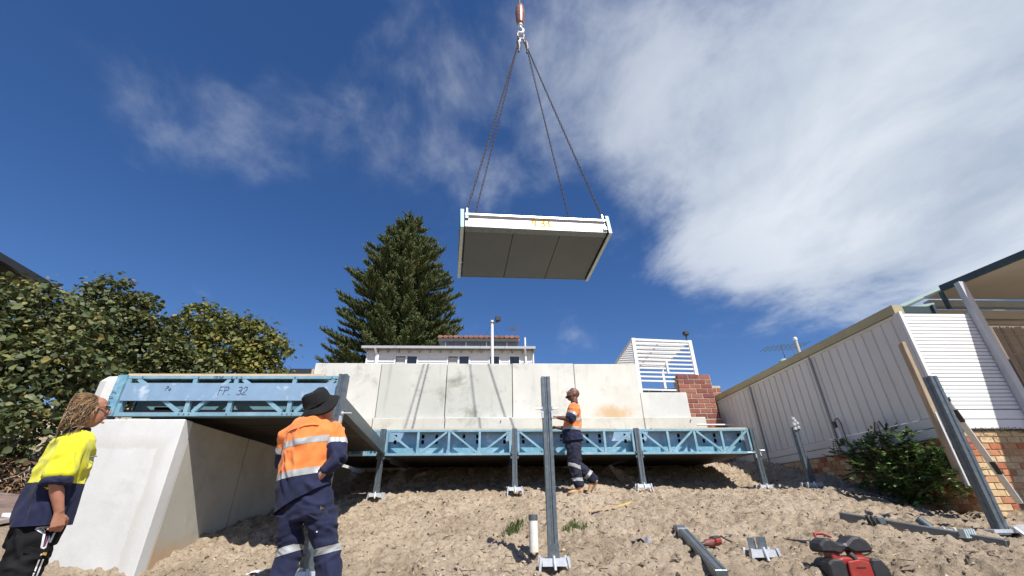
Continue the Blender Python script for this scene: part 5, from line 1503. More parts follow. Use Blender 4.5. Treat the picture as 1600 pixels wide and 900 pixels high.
SKIN_L = skin_mat('tanned_skin', (0.36, 0.165, 0.10), (0.42, 0.18, 0.12))
SKIN_M = skin_mat('sunburnt_skin', (0.40, 0.20, 0.13), (0.42, 0.17, 0.11))
SKIN_R = skin_mat('dark_skin', (0.13, 0.058, 0.038), (0.18, 0.085, 0.055))
YEL = mat('yellow_cotton', (0.62, 0.60, 0.010), 0.85, 0, 0.06, 8, 0.25, 260, sheen=0.2)
ORA = mat('orange_cotton', (0.76, 0.19, 0.035), 0.85, 0, 0.06, 8, 0.25, 260, sheen=0.2, c2=(0.78, 0.26, 0.07), amt2=0.5, scale2=5)
NAVY = mat('navy_cotton', (0.011, 0.014, 0.042), 0.85, 0, 0.2, 9, 0.25, 260, sheen=0.04, spec=.3, c2=(0.019, 0.023, 0.058), amt2=0.5, scale2=5)
NAVY_DUSTY = mat('dusty_navy_cotton', (0.012, 0.014, 0.032), 0.9, 0, 0.25, 8, 0.3, 220, sheen=0.05, spec=.3, c2=(0.032, 0.033, 0.05), amt2=0.6, scale2=6)
BLACKC = mat('black_cotton', (0.008, 0.008, 0.009), 0.85, 0, 0.3, 9, 0.25, 240, sheen=0.0, spec=.12, c2=(0.022, 0.021, 0.022), amt2=0.5, scale2=6)
TAPE = mat('reflective_grey', (0.37, 0.385, 0.385), 0.45, 0.1, 0.06, 20, 0.1, 200)
BOOT = mat('tan_suede', (0.42, 0.24, 0.12), 0.9, 0, 0.2, 20, 0.3, 120, c2=(0.55, 0.38, 0.22), amt2=0.6, scale2=12)
SOLE = mat('brown_sole', (0.16, 0.075, 0.045), 0.8, 0, 0.2, 30)
HAIR = mat('sun_bleached_hair', (0.085, 0.047, 0.022), 0.5, 0, 0.3, 12, c2=(0.32, 0.20, 0.095), amt2=0.8, scale2=14, edge2=(0.4, 0.6))
HATM = mat('black_hat_cloth', (0.011, 0.011, 0.012), 0.9, 0, 0.2, 15, 0.35, 160, sheen=0.03, spec=.25)


def boot(mb_name, ankle, heel, toe, parent, S, up=(0, 0, 1), w=.048, name='boot'):
    a, h_, t = Vector(ankle), Vector(heel), Vector(toe); d = (t - h_).normalized(); u = Vector(up)
    T = [('b', [(a + u * .05, .055, .052), (a, .056, .05), (h_.lerp(a, .45) + d * .02, .058, .048)], d),
         ('b', [(h_ + u * .045 + d * .0, .034, .038), (h_ + u * .045 + d * .06, .040, .042), (h_.lerp(t, .5) + u * .045, .038, .044), (h_.lerp(t, .75) + u * .035, .03, w), (t + u * .03 - d * .02, .024, .036), (t + u * .026, .012, .02)], u)]
    bm = fused(T, .009, 3)
    o = finish(bm, name, [BOOT], parent, S)
    b2 = MB(); side = d.cross(u).normalized()
    pts = [(0.0, .038), (.25, .036), (.55, .042), (.8, .047), (1.0, .02)]
    L_ = (t - h_).length
    lo = [h_ + d * (q * L_) + side * ww - u * .004 for q, ww in pts] + [h_ + d * (q * L_) - side * ww - u * .004 for q, ww in reversed(pts)]
    n = len(lo)
    b2.add([S @ p for p in lo] + [S @ (p + u * .022) for p in lo], [tuple(range(n - 1, -1, -1)), tuple(range(n, 2 * n))] + [(i, (i + 1) % n, n + (i + 1) % n, n + i) for i in range(n)])
    b2.build('sole', SOLE, o, smooth=True)
    return o


# ---------- man in the yellow shirt, in profile at the left edge
def man_yellow():
    S = Matrix.Identity(4)
    Fd = Vector((.76, .65, 0)); Lt = Vector((-.65, .76, 0)); C0 = Vector((-3.08, 3.5, 0))
    def W(s, y, z): return C0 + Fd * s + Lt * y + Vector((0, 0, z))
    t = thing('person', 'man in a yellow and navy work shirt with long curly hair, standing at far left', 'person', S @ W(0, 0, -.80))
    f = tuple(Fd)
    rot = Matrix(((Fd.x, Lt.x, 0), (Fd.y, Lt.y, 0), (0, 0, 1)))
    Mh = rot @ Matrix.Rotation(R(-9), 3, 'Y')
    hd, H = head_tubes(W(.0, 0, .715), Mh, .90)
    body = hd + [('neck', [(W(-.012, 0, .665), .055, .052), (W(-.02, 0, .60), .054, .055), (W(-.025, 0, .54), .06, .07)], f),
                 ('torso', [(W(-.02, 0, .55), .05, .10), (W(-.02, 0, .48), .08, .15), (W(-.02, 0, .2), .08, .13), (W(-.02, 0, -.1), .08, .13)], f)]
    arm_r = [W(-.025, -.185, .455), W(-.02, -.235, .20), W(.060, -.215, .02)]
    arm_l = [W(-.02, .185, .455), W(-.01, .235, .20), W(.05, .21, .02)]
    for A in (arm_r, arm_l):
        body.append(('arm', [(A[0], .045, .045), (A[0].lerp(A[1], .5), .043, .042), (A[1], .037, .036), (A[1].lerp(A[2], .3), .038, .035), (A[1].lerp(A[2], .75), .029, .027), (A[2], .026, .021)], f))
    body += hand_tubes(arm_r[2] + Vector((0, 0, -.005)), Fd * .25 + Vector((0, 0, -1)), -Fd * .25 + Lt * 1.0 - Fd * 0.2, Fd, 1.05, .95)
    body += hand_tubes(arm_l[2], Fd * .25 + Vector((0, 0, -1)), -Lt - Fd * .4, Fd, .8, .95)
    for y in (-.085, .085):
        body.append(('leg', [(W(-.02, y, -.06), .07, .07), (W(-.01, y, -.40), .05, .05), (W(-.03, y, -.74), .04, .04)], f))
    bm = fused(body, .0046, 3)
    finish(bm, 'body', SKIN_L, t, S)
    # shirt
    sh = [('torso', [(W(-.022, 0, .555), .062, .07), (W(-.022, 0, .53), .088, .12), (W(-.018, 0, .495), .108, .185), (W(-.012, 0, .43), .118, .20), (W(-.016, 0, .34), .132, .20), (W(-.018, 0, .2), .142, .195), (W(-.012, 0, .05), .150, .20), (W(-.004, 0, -.062), .150, .20), (W(-.004, 0, -.10), .150, .20)], f)]
    for A, tg_ in ((arm_r, 'armr'), (arm_l, 'arml')):
        sh.append((tg_, [(A[0] + Vector((0, 0, .015)) - Lt * (.02 if tg_ == 'arml' else -.02), .07, .06), (A[0] + Vector((0, 0, -.04)), .075, .066), (A[0].lerp(A[1], .5), .074, .066), (A[0].lerp(A[1], .75), .076, .066), (A[0].lerp(A[1], .86), .072, .062)], f))
    def col(p, tag_):
        if tag_ == 'torso': return 1 if p.z < .205 else 0
        return 0
    o = garment('shirt', sh, .0075, [YEL, NAVY], t, S, col, cuts=[((0, 0, .205), (0, 0, 1))], trims=[(('torso',), W(0, 0, -.060), (0.05, 0, -1))], fold=.020, fscale=9, fstretch=(1, 1, .55), seed=3.1, smooth=3)
    # rolled navy cuffs
    for A in (arm_r, arm_l):
        d = (A[1] - A[0]).normalized(); c = A[1] + d * .0
        cf = [('c', [(c - d * .030 - Fd * .004, .080, .069), (c - d * .012, .084, .073), (c + d * .016, .081, .070)], f)]
        bm = fused(cf, .007, 2, fold=.007, fscale=14, seed=1.0); finish(bm, 'cuff', NAVY, o, S)
    col_ = [('c', [(W(-.028, 0, .535), .070, .082), (W(-.018, 0, .565), .066, .070), (W(-.020, 0, .585), .064, .066)], f)]
    bm = fused(col_, .007, 2, fold=.003, fscale=15); finish(bm, 'collar', [NAVY], o, S)
    pk = MB(); pk.tube([S @ W(.10, -.09, .382), S @ W(.135, -.082, .392)], .005, 6); pk.build('pen', INK, o)
    # trousers
    tr = [('hip', [(W(-.02, 0, .0), .115, .165), (W(-.015, 0, -.08), .125, .175), (W(-.012, 0, -.17), .12, .175)], f)]
    for y in (-.092, .092):
        tr.append(('leg', [(W(-.012, y, -.12), .112, .092), (W(-.006, y, -.26), .105, .09), (W(.0, y, -.42), .085, .08), (W(-.02, y, -.60), .08, .078), (W(-.03, y, -.755), .078, .075)], f))
    pants = garment('trousers', tr, .0085, [BLACKC], t, S, lambda p, g: 0, fold=.018, fscale=8, fstretch=(1, 1, .8), seed=8.2, smooth=4)
    # ribbons and stripes lying on the near leg
    bvh = BVHTree.FromPolygons([pants.matrix_world @ v.co + chain_loc(pants) for v in pants.data.vertices], [p.vertices[:] for p in pants.data.polygons])
    shb = BVHTree.FromPolygons([v.co + chain_loc(o) for v in o.data.vertices], [p.vertices[:] for p in o.data.polygons])
    def on_leg(s, z, lift=.003):
        p0 = S @ W(s, -.55, z); d = (Lt).normalized()
        h1 = bvh.ray_cast(p0, d); h2 = shb.ray_cast(p0, d)
        h = h1
        if h2[0] is not None and (h1[0] is None or h2[3] < h1[3]): h = h2
        if h[0] is None: return S @ W(s, -.18, z)
        return h[0] - d * lift
    def ribbon(pts, w, m, name, lift=.004):
        q = []
        for (a, b), (c, d) in zip(pts[:-1], pts[1:]):
            for k in range(5): q.append((a + (c - a) * k / 5, b + (d - b) * k / 5))
        q.append(pts[-1]); mb = MB()
        for (a, b), (c, d) in zip(q[:-1], q[1:]):
            dx, dz = c - a, d - b; l = math.hypot(dx, dz) or 1; nx, nz = -dz / l * w / 2, dx / l * w / 2
            mb.add([on_leg(a - nx, b - nz, lift), on_leg(a + nx, b + nz, lift), on_leg(c + nx, d + nz, lift), on_leg(c - nx, d - nz, lift)], [(0, 1, 2, 3)])
        return mb.build(name, m, pants, fix=False)
    for pts, w in (([(-.022, -.070), (.030, -.10), (.045, -.180)], .011), ([(-.02, -.068), (.012, -.064), (.05, -.066)], .010), ([(.062, -.185), (.055, -.115), (.075, -.155), (.078, -.10)], .010),
                   ([(.008, -.076), (.014, -.068), (.030, -.092), (.012, -.092), (.008, -.076)], .006), ([(.045, -.180), (.062, -.185)], .010)):
        ribbon(pts, w, WHITE, 'white_graphic')
    ribbon([(.053, -.115), (.054, -.175)], .012, mat('plum_print', (0.16, 0.05, 0.10), 0.8), 'plum_graphic', .006)
    for a in (.058, .076): ribbon([(a, -.215), (a + .004, -.40)], .008, WHITE, 'white_stripe')
    fl = MB()
    fl.hexa([on_leg(-.03, -.165, .004), on_leg(.085, -.20, .004), on_leg(.085, -.235, .004), on_leg(-.03, -.205, .004), on_leg(-.03, -.165, .010), on_leg(.085, -.20, .012), on_leg(.085, -.235, .012), on_leg(-.03, -.205, .010)])
    pf = fl.build('pocket_flap', BLACKC, pants)
    fl = MB(); fl.hexa([on_leg(.062, -.207, .013), on_leg(.082, -.212, .013), on_leg(.082, -.228, .013), on_leg(.062, -.222, .013), on_leg(.062, -.207, .015), on_leg(.082, -.212, .015), on_leg(.082, -.228, .015), on_leg(.062, -.222, .015)])
    fl.build('tab', mat('mustard_tab', (0.40, 0.25, 0.04), 0.7), pf)
    for y in (-.092, .092):
        boot('b', W(-.03, y, -.735), W(-.085, y, -.792), W(.16, y, -.792), t, S)
    # hair: scalp cap and many curled locks blown back
    rr = random.Random(21); hb_ = MB()
    ftube(hb_, [(H(-.03, 0, -.065), .062, .066), (H(-.040, 0, .0), .082, .083), (H(-.034, 0, .055), .096, .087), (H(-.028, 0, .095), .085, .075), (H(-.022, 0, .128), .05, .045), (H(-.02, 0, .140), .015, .014)], f)
    hb_.v = [tuple(S @ Vector(p)) for p in hb_.v]
    hair = hb_.build('hair', HAIR, t, smooth=True)
    lk = MB()
    for i in range(950):
        az = rr.uniform(-2.5, 2.5); el = rr.uniform(-.1, 1.35)
        x, y, z = -.028 - .092 * math.cos(el) * math.cos(az) * (1 if True else 1), .086 * math.cos(el) * math.sin(az), .035 + .10 * math.sin(el)
        if x > .045 and z < .08: continue
        p = H(x, y, z); L_ = rr.uniform(.10, .25) + (.05 if z < .06 else 0); n = 12; ph = rr.uniform(0, 6.28); am = rr.uniform(.006, .018); fr = rr.uniform(4, 9)
        out = (p - H(-.02, 0, .03)).normalized(); pts = []; v = out * .55 + (-Fd) * .12 + Vector((0, 0, .05)); q = p.copy()
        for k in range(n):
            u = k / (n - 1); st = L_ / n
            dirn = (v * (1 - u) ** 2 * .9 + Vector((0, 0, -1)) * (.45 + 1.0 * u) + (-Fd) * (.30 + .28 * u) + out * .14).normalized()
            q = q + dirn * st
            side = Fd.cross(Vector((0, 0, 1)))
            cq = q + (side * math.cos(ph + fr * u * 2) + Fd * math.sin(ph + fr * u * 2)) * am * min(1, u * 2) + Vector((rr.gauss(0, .003), rr.gauss(0, .003), rr.gauss(0, .002)))
            # stay outside the neck and shoulders
            sl = (cq - C0).dot(Fd)
            if sl < -.125: cq = cq - Fd * (sl + .125) * .75; q = q - Fd * (sl + .125) * .5
            pts.append(S @ cq)
        r0 = rr.uniform(.0012, .0032)
        lk.tube(pts, [r0 * (1 if k < n - 3 else (n - k) / 4 + .1) for k in range(n)], 5)
    lk.build('lock', HAIR, hair, smooth=True, fix=False, kind='stuff')
    # wrap sunglasses
    g = MB()
    arc = [(.072, -.070), (.094, -.045), (.104, -.012), (.104, .012), (.094, .045), (.072, .070)]
    pts_lo = [H(a + .012, b, -.002) for a, b in arc]; pts_hi = [H(a + .010, b, .026) for a, b in arc]
    for k in range(5):
        if k == 2: continue
        g.add([S @ pts_lo[k], S @ pts_lo[k + 1], S @ pts_hi[k + 1], S @ pts_hi[k]], [(0, 1, 2, 3)])
    gl = g.build('sunglasses', mat('brown_lens', (0.03, 0.018, 0.012), 0.12, 0, 0.05, 5, spec=0.8), t, fix=False)
    fr_ = MB(); fr_.tube([S @ H(a + .012, b, .027) for a, b in arc], .0035, 6)
    for y in (-1, 1): fr_.tube([S @ H(.082, y * .071, .022), S @ H(.02, y * .082, .018), S @ H(-.02, y * .083, .010)], .0035, 6)
    fr_.build('frame', BLACK_PLASTIC, gl)
    return t


# ---------- man in the orange shirt and black hat, seen from behind
def man_hat():
    S = Matrix.Identity(4)
    t = thing('person', 'man in an orange and navy shirt and black brimmed hat, back turned, hand on hip', 'person', (-1.45, 3.9, -.76))
    f = (.22, .97, 0)
    Mh = Matrix.Rotation(R(58), 3, 'Z') @ Matrix.Rotation(R(-24), 3, 'Y') @ Matrix.Rotation(R(-6), 3, 'X')
    hd, H = head_tubes((-1.505, 3.93, .800), Mh, .95)
    sR = Vector((-1.345, 3.885, .615)); eR = Vector((-1.255, 3.80, .385)); wR = Vector((-1.345, 3.77, .275))
    sL = Vector((-1.735, 3.91, .59)); eL = Vector((-1.775, 4.02, .36)); wL = Vector((-1.62, 4.12, .26))
    body = hd + [('neck', [(Vector((-1.515, 3.925, .75)), .056, .056), (Vector((-1.525, 3.915, .69)), .06, .06), (Vector((-1.53, 3.90, .62)), .07, .09)], f),
                 ('torso', [(Vector((-1.53, 3.9, .62)), .07, .14), (Vector((-1.53, 3.9, .5)), .09, .17), (Vector((-1.51, 3.9, .25)), .09, .15), (Vector((-1.47, 3.9, .02)), .09, .15)], f)]
    for a, b, c in ((sR, eR, wR), (sL, eL, wL)):
        body.append(('arm', [(a, .05, .05), (a.lerp(b, .6), .042, .042), (b, .030, .030), (b.lerp(c, .4), .033, .033), (c, .027, .024)], f))
    body += hand_tubes(wR + Vector((-.01, .0, -.01)), (-.75, .25, -.55), (-.2, .9, .25), (.1, -.2, 1), .75, .95)
    body += hand_tubes(wL, (.8, .2, -.3), (0, -1, .2), (0, 0, 1), .7, .95)
    lg = (((-1.565, 3.9, .0), (-1.545, 3.93, -.24), (-1.545, 3.88, -.68)), ((-1.36, 3.9, .0), (-1.262, 3.93, -.24), (-1.205, 3.88, -.68)))
    for a, b, c in lg: body.append(('leg', [(a, .07, .07), (b, .05, .05), (c, .04, .04)], f))
    bm = fused(body, .0065, 3); finish(bm, 'body', SKIN_M, t, S)
    V = Vector
    sh = [('torso', [(V((-1.525, 3.905, .725)), .072, .075), (V((-1.53, 3.90, .70)), .10, .135), (V((-1.535, 3.895, .665)), .118, .19), (V((-1.54, 3.89, .61)), .132, .222), (V((-1.545, 3.885, .50)), .142, .215), (V((-1.535, 3.885, .36)), .145, .208), (V((-1.515, 3.885, .22)), .148, .212), (V((-1.485, 3.885, .06)), .155, .218), (V((-1.475, 3.885, -.03)), .155, .218)], f),
          ('armr', [(sR + V((-.05, 0, .03)), .07, .07), (sR, .076, .076), (sR.lerp(eR, .5), .066, .064), (eR, .064, .062), (eR + (eR - sR).normalized() * .02, .054, .054)], f), ('forer', [(eR, .060, .058), (eR.lerp(wR, .5), .052, .050), (wR.lerp(eR, .12), .046, .044)], f),
          ('arml', [(sL + V((.05, 0, .03)), .07, .07), (sL, .076, .076), (sL.lerp(eL, .5), .066, .064), (eL, .062, .060)], f), ('forel', [(eL, .060, .058), (eL.lerp(wL, .5), .052, .050), (wL.lerp(eL, .12), .046, .044)], f)]
    ad = (eR - sR).normalized(); adl = (eL - sL).normalized()
    tp_n = V((-.16, .0, 1)).normalized()
    B1 = V((-1.575, 3.8, .515)); B2 = V((-1.53, 3.8, .285))
    aC = sR.lerp(eR, .44); aCl = sL.lerp(eL, .44)
    def col(p, tag_):
        if tag_ == 'torso': return 1 if (p - B2).dot(tp_n) < -.0 else 0
        if tag_ == 'armr': return 1 if (p - aC).dot(ad) > 0 else 0
        if tag_ == 'arml': return 1 if (p - aCl).dot(adl) > 0 else 0
        return 1
    o = garment('shirt', sh, .0075, [ORA, NAVY], t, S, col, tapes=[(('torso',), B1, tp_n, .024), (('torso',), B2, tp_n, .024), (('armr',), aC, ad, .022), (('arml',), aCl, adl, .022)],
                trims=[(('torso',), V((-1.60, 3.8, .045)), (-.72 * -1 * .75, 0, -1))], tape_mat=TAPE, fold=.020, fscale=8.5, fstretch=(1, 1, .6), seed=5.4, smooth=3)
    # pleated yoke vents: folded strips across the shoulders
    bvh = BVHTree.FromPolygons([v.co + chain_loc(o) for v in o.data.vertices], [p.vertices[:] for p in o.data.polygons])
    def back(x, z, lift=.002):
        h = bvh.ray_cast(V((x, 3.2, z)), V((0, 1, 0)))
        return h[0] - V((0, lift, 0)) if h[0] is not None else V((x, 3.76, z))
    for pts in ([(-1.70, .615), (-1.66, .632), (-1.61, .640)], [(-1.59, .645), (-1.55, .660), (-1.49, .668), (-1.44, .664)]):
        mb = MB()
        for (a, b), (c, d) in zip(pts[:-1], pts[1:]):
            mb.hexa([back(a, b - .016, .002), back(c, d - .016, .002), back(c, d, .002), back(a, b, .002), back(a, b - .016, .012), back(c, d - .016, .012), back(c, d + .004, .004), back(a, b + .004, .004)])
        mb.build('yoke_fold', ORA, o)
    # trousers
    tr = [('hip', [(V((-1.50, 3.9, .22)), .125, .175), (V((-1.475, 3.9, .10)), .135, .195), (V((-1.462, 3.895, .0)), .145, .212), (V((-1.462, 3.895, -.045)), .125, .20)], f)]
    tr.append(('legl', [(V((-1.572, 3.9, .0)), .122, .105), (V((-1.56, 3.91, -.12)), .10, .092), (V((-1.545, 3.93, -.24)), .088, .082), (V((-1.548, 3.91, -.38)), .082, .080), (V((-1.545, 3.88, -.55)), .085, .083), (V((-1.545, 3.88, -.70)), .085, .083)], f))
    tr.append(('legr', [(V((-1.355, 3.9, .0)), .128, .115), (V((-1.31, 3.91, -.12)), .108, .10), (V((-1.262, 3.93, -.24)), .094, .088), (V((-1.222, 3.91, -.38)), .086, .088), (V((-1.20, 3.88, -.55)), .088, .088), (V((-1.20, 3.88, -.70)), .088, .088)], f))
    pants = garment('trousers', tr, .0085, [NAVY], t, S, lambda p, g_: 0, tapes=[(('legl',), V((-1.545, 3.9, -.245)), (-.28, 0, 1), .026), (('legr',), V((-1.262, 3.9, -.25)), (-.22, 0, 1), .024)], tape_mat=TAPE, fold=.019, fscale=9, fstretch=(.7, .7, 1.1), seed=12.5, smooth=4)
    b2 = BVHTree.FromPolygons([v.co + chain_loc(pants) for v in pants.data.vertices], [p.vertices[:] for p in pants.data.polygons])
    def seat(x, z, lift):
        h = b2.ray_cast(V((x, 3.2, z)), V((0, 1, 0))); return h[0] - V((0, lift, 0)) if h[0] is not None else V((x, 3.78, z))
    P = [(-1.385, .095), (-1.285, .105), (-1.265, -.02), (-1.325, -.045), (-1.39, -.01)]
    mb = MB(); n = 5
    mb.add([seat(x, z, .001) for x, z in P] + [seat(x, z, .007) for x, z in P], [tuple(range(5, 10)), tuple(range(4, -1, -1))] + [(i, (i + 1) % 5, 5 + (i + 1) % 5, 5 + i) for i in range(5)])
    pk = mb.build('back_pocket', NAVY_DUSTY, pants)
    mb = MB()
    for a, b in (((-1.312, .048), (-1.312, .020)), ((-1.312, .034), (-1.298, .034))):
        mb.bar(seat(a[0], a[1], .009), seat(b[0], b[1], .009), .004, .002, up=(0, -1, 0))
    mb.build('tag', mat('dull_tag', (0.30, 0.20, 0.06), 0.7), pk)
    for x, z in ((-1.445, -.075), (-1.32, -.125)):
        mb = MB(); mb.lathe([(.006, 0), (.005, .002)], seat(x, z, .001), 7, (0, -1, 0)); mb.build('paint_fleck', WHITE, pants)
    for (a, b, c) in lg: boot('b', V(c) + V((0, 0, 0)), V(c) + V((0, -.05, -.075)), V(c) + V((.04, .19, -.075)), t, S)
    # bucket hat
    ax = (Mh @ V((-.10, 0, 1))).normalized(); ax = (ax + V((-.16, -.06, 0))).normalized(); c0 = H(-.012, 0, .045)
    q = V((0, 0, 1)).rotation_difference(ax); vs = []; fs = []; n = 40
    prof = [(.155, -.050), (.172, -.034), (.160, -.012), (.128, .008), (.113, .024), (.112, .06), (.109, .10), (.098, .130), (.070, .144), (.03, .138), (.004, .136)]
    for (r_, z) in prof:
        for k in range(n):
            a = 2 * math.pi * k / n
            wob = 1.0; zz = z
            if r_ > .11: zz += .020 * math.sin(2 * a + .6) + .010 * math.sin(3 * a + 1.2); wob = 1 + .05 * math.sin(2 * a + 1.4)
            elif z > .05: zz += .008 * math.sin(2 * a) ; wob = 1 + .05 * math.cos(2 * a + .5) + .02 * math.sin(5 * a)
            vs.append(c0 + q @ V((r_ * wob * math.cos(a), r_ * wob * .92 * math.sin(a), zz)))
    for i in range(len(prof) - 1):
        for k in range(n): k2 = (k + 1) % n; fs.append((i * n + k, i * n + k2, (i + 1) * n + k2, (i + 1) * n + k))
    fs.append(tuple((len(prof) - 1) * n + k for k in range(n)))
    mb = MB(); mb.add(vs, fs); hat = mb.build('hat', HATM, t, smooth=True)
    s_ = hat.modifiers.new('thick', 'SOLIDIFY'); s_.thickness = .004
    mb = MB(); ring(mb, c0 + ax * .026, .114, .108, .006, ax, 32, 6); mb.build('hat_band', HATM, hat, smooth=True)
    return t


# ---------- bald man in orange walking towards the middle post
def man_bald():
    S = Matrix.Identity(4); V = Vector
    t = thing('person', 'bald bearded man in orange shirt and navy trousers walking before the blue frames', 'person', (1.45, 7.9, .22))
    f = (-1, 0, 0)
    Mh = Matrix.Rotation(R(180), 3, 'Z') @ Matrix.Rotation(R(-31), 3, 'Y')
    hd, H = head_tubes((1.480, 7.9, 1.895), Mh, 1.0)
    sN = V((1.475, 7.705, 1.575)); eN = V((1.335, 7.66, 1.415)); wN = V((1.115, 7.70, 1.448))
    sF = V((1.475, 8.09, 1.575)); eF = V((1.38, 8.13, 1.33)); wF = V((1.145, 8.02, 1.33))
    body = hd + [('neck', [(V((1.490, 7.9, 1.83)), .064, .062), (V((1.495, 7.9, 1.74)), .062, .064), (V((1.485, 7.9, 1.64)), .075, .09)], f),
                 ('torso', [(V((1.48, 7.9, 1.62)), .07, .14), (V((1.45, 7.9, 1.45)), .09, .16), (V((1.41, 7.9, 1.2)), .10, .14), (V((1.41, 7.9, 1.0)), .09, .14)], f)]
    for a, b, c in ((sN, eN, wN), (sF, eF, wF)):
        body.append(('arm', [(a, .052, .052), (a.lerp(b, .6), .046, .046), (b, .042, .042), (b.lerp(c, .35), .043, .041), (c.lerp(b, .1), .029, .026)], (0, 0, 1)))
    body += hand_tubes(wN, (-1, .05, .05), (0, .6, -.8), (0, .3, 1), .55, 1.0)
    body += hand_tubes(wF, (-1, -.05, -.05), (0, -.5, -.9), (0, -.3, 1), .9, 1.0)
    legs = {'n': [V((1.405, 7.80, 1.0)), V((1.385, 7.80, .70)), V((1.445, 7.81, .37))], 'f': [V((1.43, 7.99, 1.0)), V((1.475, 8.0, .70)), V((1.745, 8.0, .46))]}
    for a, b, c in legs.values(): body.append(('leg', [(a, .07, .07), (b, .055, .055), (c, .04, .04)], f))
    bm = fused(body, .0075, 3); finish(bm, 'body', SKIN_R, t, S)
    sh = [('torso', [(V((1.488, 7.9, 1.725)), .068, .075), (V((1.482, 7.9, 1.69)), .085, .13), (V((1.475, 7.9, 1.645)), .10, .185), (V((1.46, 7.9, 1.56)), .122, .205), (V((1.445, 7.9, 1.45)), .138, .205), (V((1.42, 7.9, 1.33)), .150, .198), (V((1.40, 7.9, 1.20)), .165, .20), (V((1.415, 7.9, 1.09)), .178, .205), (V((1.42, 7.9, 1.05)), .178, .205)], f)]
    for a, b, tg_ in ((sN, eN, 'armn'), (sF, eF, 'armf')):
        y = .05 if tg_ == 'armn' else -.05
        sh.append((tg_, [(a + V((0, y, .03)), .07, .07), (a, .078, .078), (a.lerp(b, .5), .076, .074), (a.lerp(b, .9), .082, .078), (b + (b - a).normalized() * .02, .080, .076)], f))
    dN = (eN - sN).normalized(); dF = (eF - sF).normalized(); mN = sN.lerp(eN, .50); mF = sF.lerp(eF, .50)
    tn = V((.10, 0, 1)).normalized(); B1 = V((1.45, 7.9, 1.425)); B2 = V((1.40, 7.9, 1.275))
    def col(p, tag_):
        if tag_ == 'torso': return 1 if (p - B2).dot(tn) < 0 else 0
        if tag_ == 'armn': return 1 if (p - mN).dot(dN) > 0 else 0
        return 1 if (p - mF).dot(dF) > 0 else 0
    o = garment('shirt', sh, .0105, [ORA, NAVY], t, S, col, tapes=[(('torso',), B1, tn, .025), (('torso',), B2, tn, .025), (('armn',), mN, dN, .022), (('armf',), mF, dF, .022)],
                trims=[(('torso',), V((1.42, 7.9, 1.075)), (.10, 0, -1))], tape_mat=TAPE, fold=.018, fscale=8, seed=2.2, smooth=4)
    cl_ = [('c', [(V((1.490, 7.9, 1.70)), .075, .085), (V((1.492, 7.9, 1.735)), .070, .075), (V((1.498, 7.9, 1.755)), .068, .070)], f)]
    bm = fused(cl_, .009, 2); finish(bm, 'collar', NAVY, o, S)
    tr = [('hip', [(V((1.415, 7.9, 1.12)), .125, .165), (V((1.415, 7.9, 1.02)), .135, .18), (V((1.415, 7.9, .95)), .125, .175)], f)]
    for k, (a, b, c) in legs.items():
        tr.append(('leg' + k, [(a, .118, .098), (a.lerp(b, .5), .105, .094), (b, .090, .084), (b.lerp(c, .5), .082, .078), (c, .076, .074), (c + (c - b).normalized() * .03, .07, .07)], f))
    n_, f_ = legs['n'], legs['f']
    kn = (n_[0] - n_[1]).normalized(); fn = (f_[1] - f_[2]).normalized()
    garment('trousers', tr, .0105, [NAVY_DUSTY], t, S, lambda p, g: 0, tapes=[(('legn',), V((1.39, 7.8, .665)), (.30, 0, 1), .026), (('legn',), V((1.432, 7.8, .455)), (0, 0, 1), .024), (('legf',), f_[1].lerp(f_[2], .66), fn, .027)], tape_mat=TAPE, fold=.019, fscale=9, seed=7.7, smooth=4)
    boot('b', V((1.448, 7.81, .335)), V((1.505, 7.81, .232)), V((1.245, 7.81, .225)), t, S)
    # trailing boot: heel raised, toe in the sand
    h_, t_ = V((1.800, 8.0, .415)), V((1.630, 8.0, .215)); d = (t_ - h_).normalized(); up = V((-d.z, 0, d.x)); up = up if up.x < 0 else -up
    boot('b', V((1.752, 8.0, .45)), h_, t_, t, S, up=tuple(up))
    # beard, brows and eyes
    bd = [('x', [(H(.020, -.060, -.055), .018, .016), (H(.060, -.045, -.092), .020, .016), (H(.082, 0, -.108), .024, .02), (H(.060, .045, -.092), .020, .016), (H(.020, .060, -.055), .018, .016)], f), ('x', [(H(.086, -.02, -.046), .010, .008), (H(.102, 0, -.044), .011, .008), (H(.086, .02, -.046), .010, .008)], f)]
    bm = fused(bd, .007, 2, fold=.004, fscale=60); finish(bm, 'beard', mat('black_beard', (0.012, 0.010, 0.010), 0.8, 0, 0.3, 60), t, S)
    e = MB()
    for y in (-.032, .032): e.lathe([(.0, -.011), (.009, -.006), (.011, 0), (.009, .006), (0, .011)], H(.084, y, .008), 10)
    ev = MB()
    for y in (-.032, .032):
        ev = MB().lathe([(.0, -.011), (.009, -.006), (.011, 0), (.009, .006), (0, .011)], H(.084, y, .008), 10); ev.build('eye', mat('eye_white', (0.6, 0.57, 0.53), 0.2), t, smooth=True)
        MB().tube([H(.088, y - .018, .026), H(.097, y, .031), H(.088, y + .018, .026)], .004, 5).build('brow', BLACKC, t)
    return t


man_yellow()
man_hat()
man_bald()
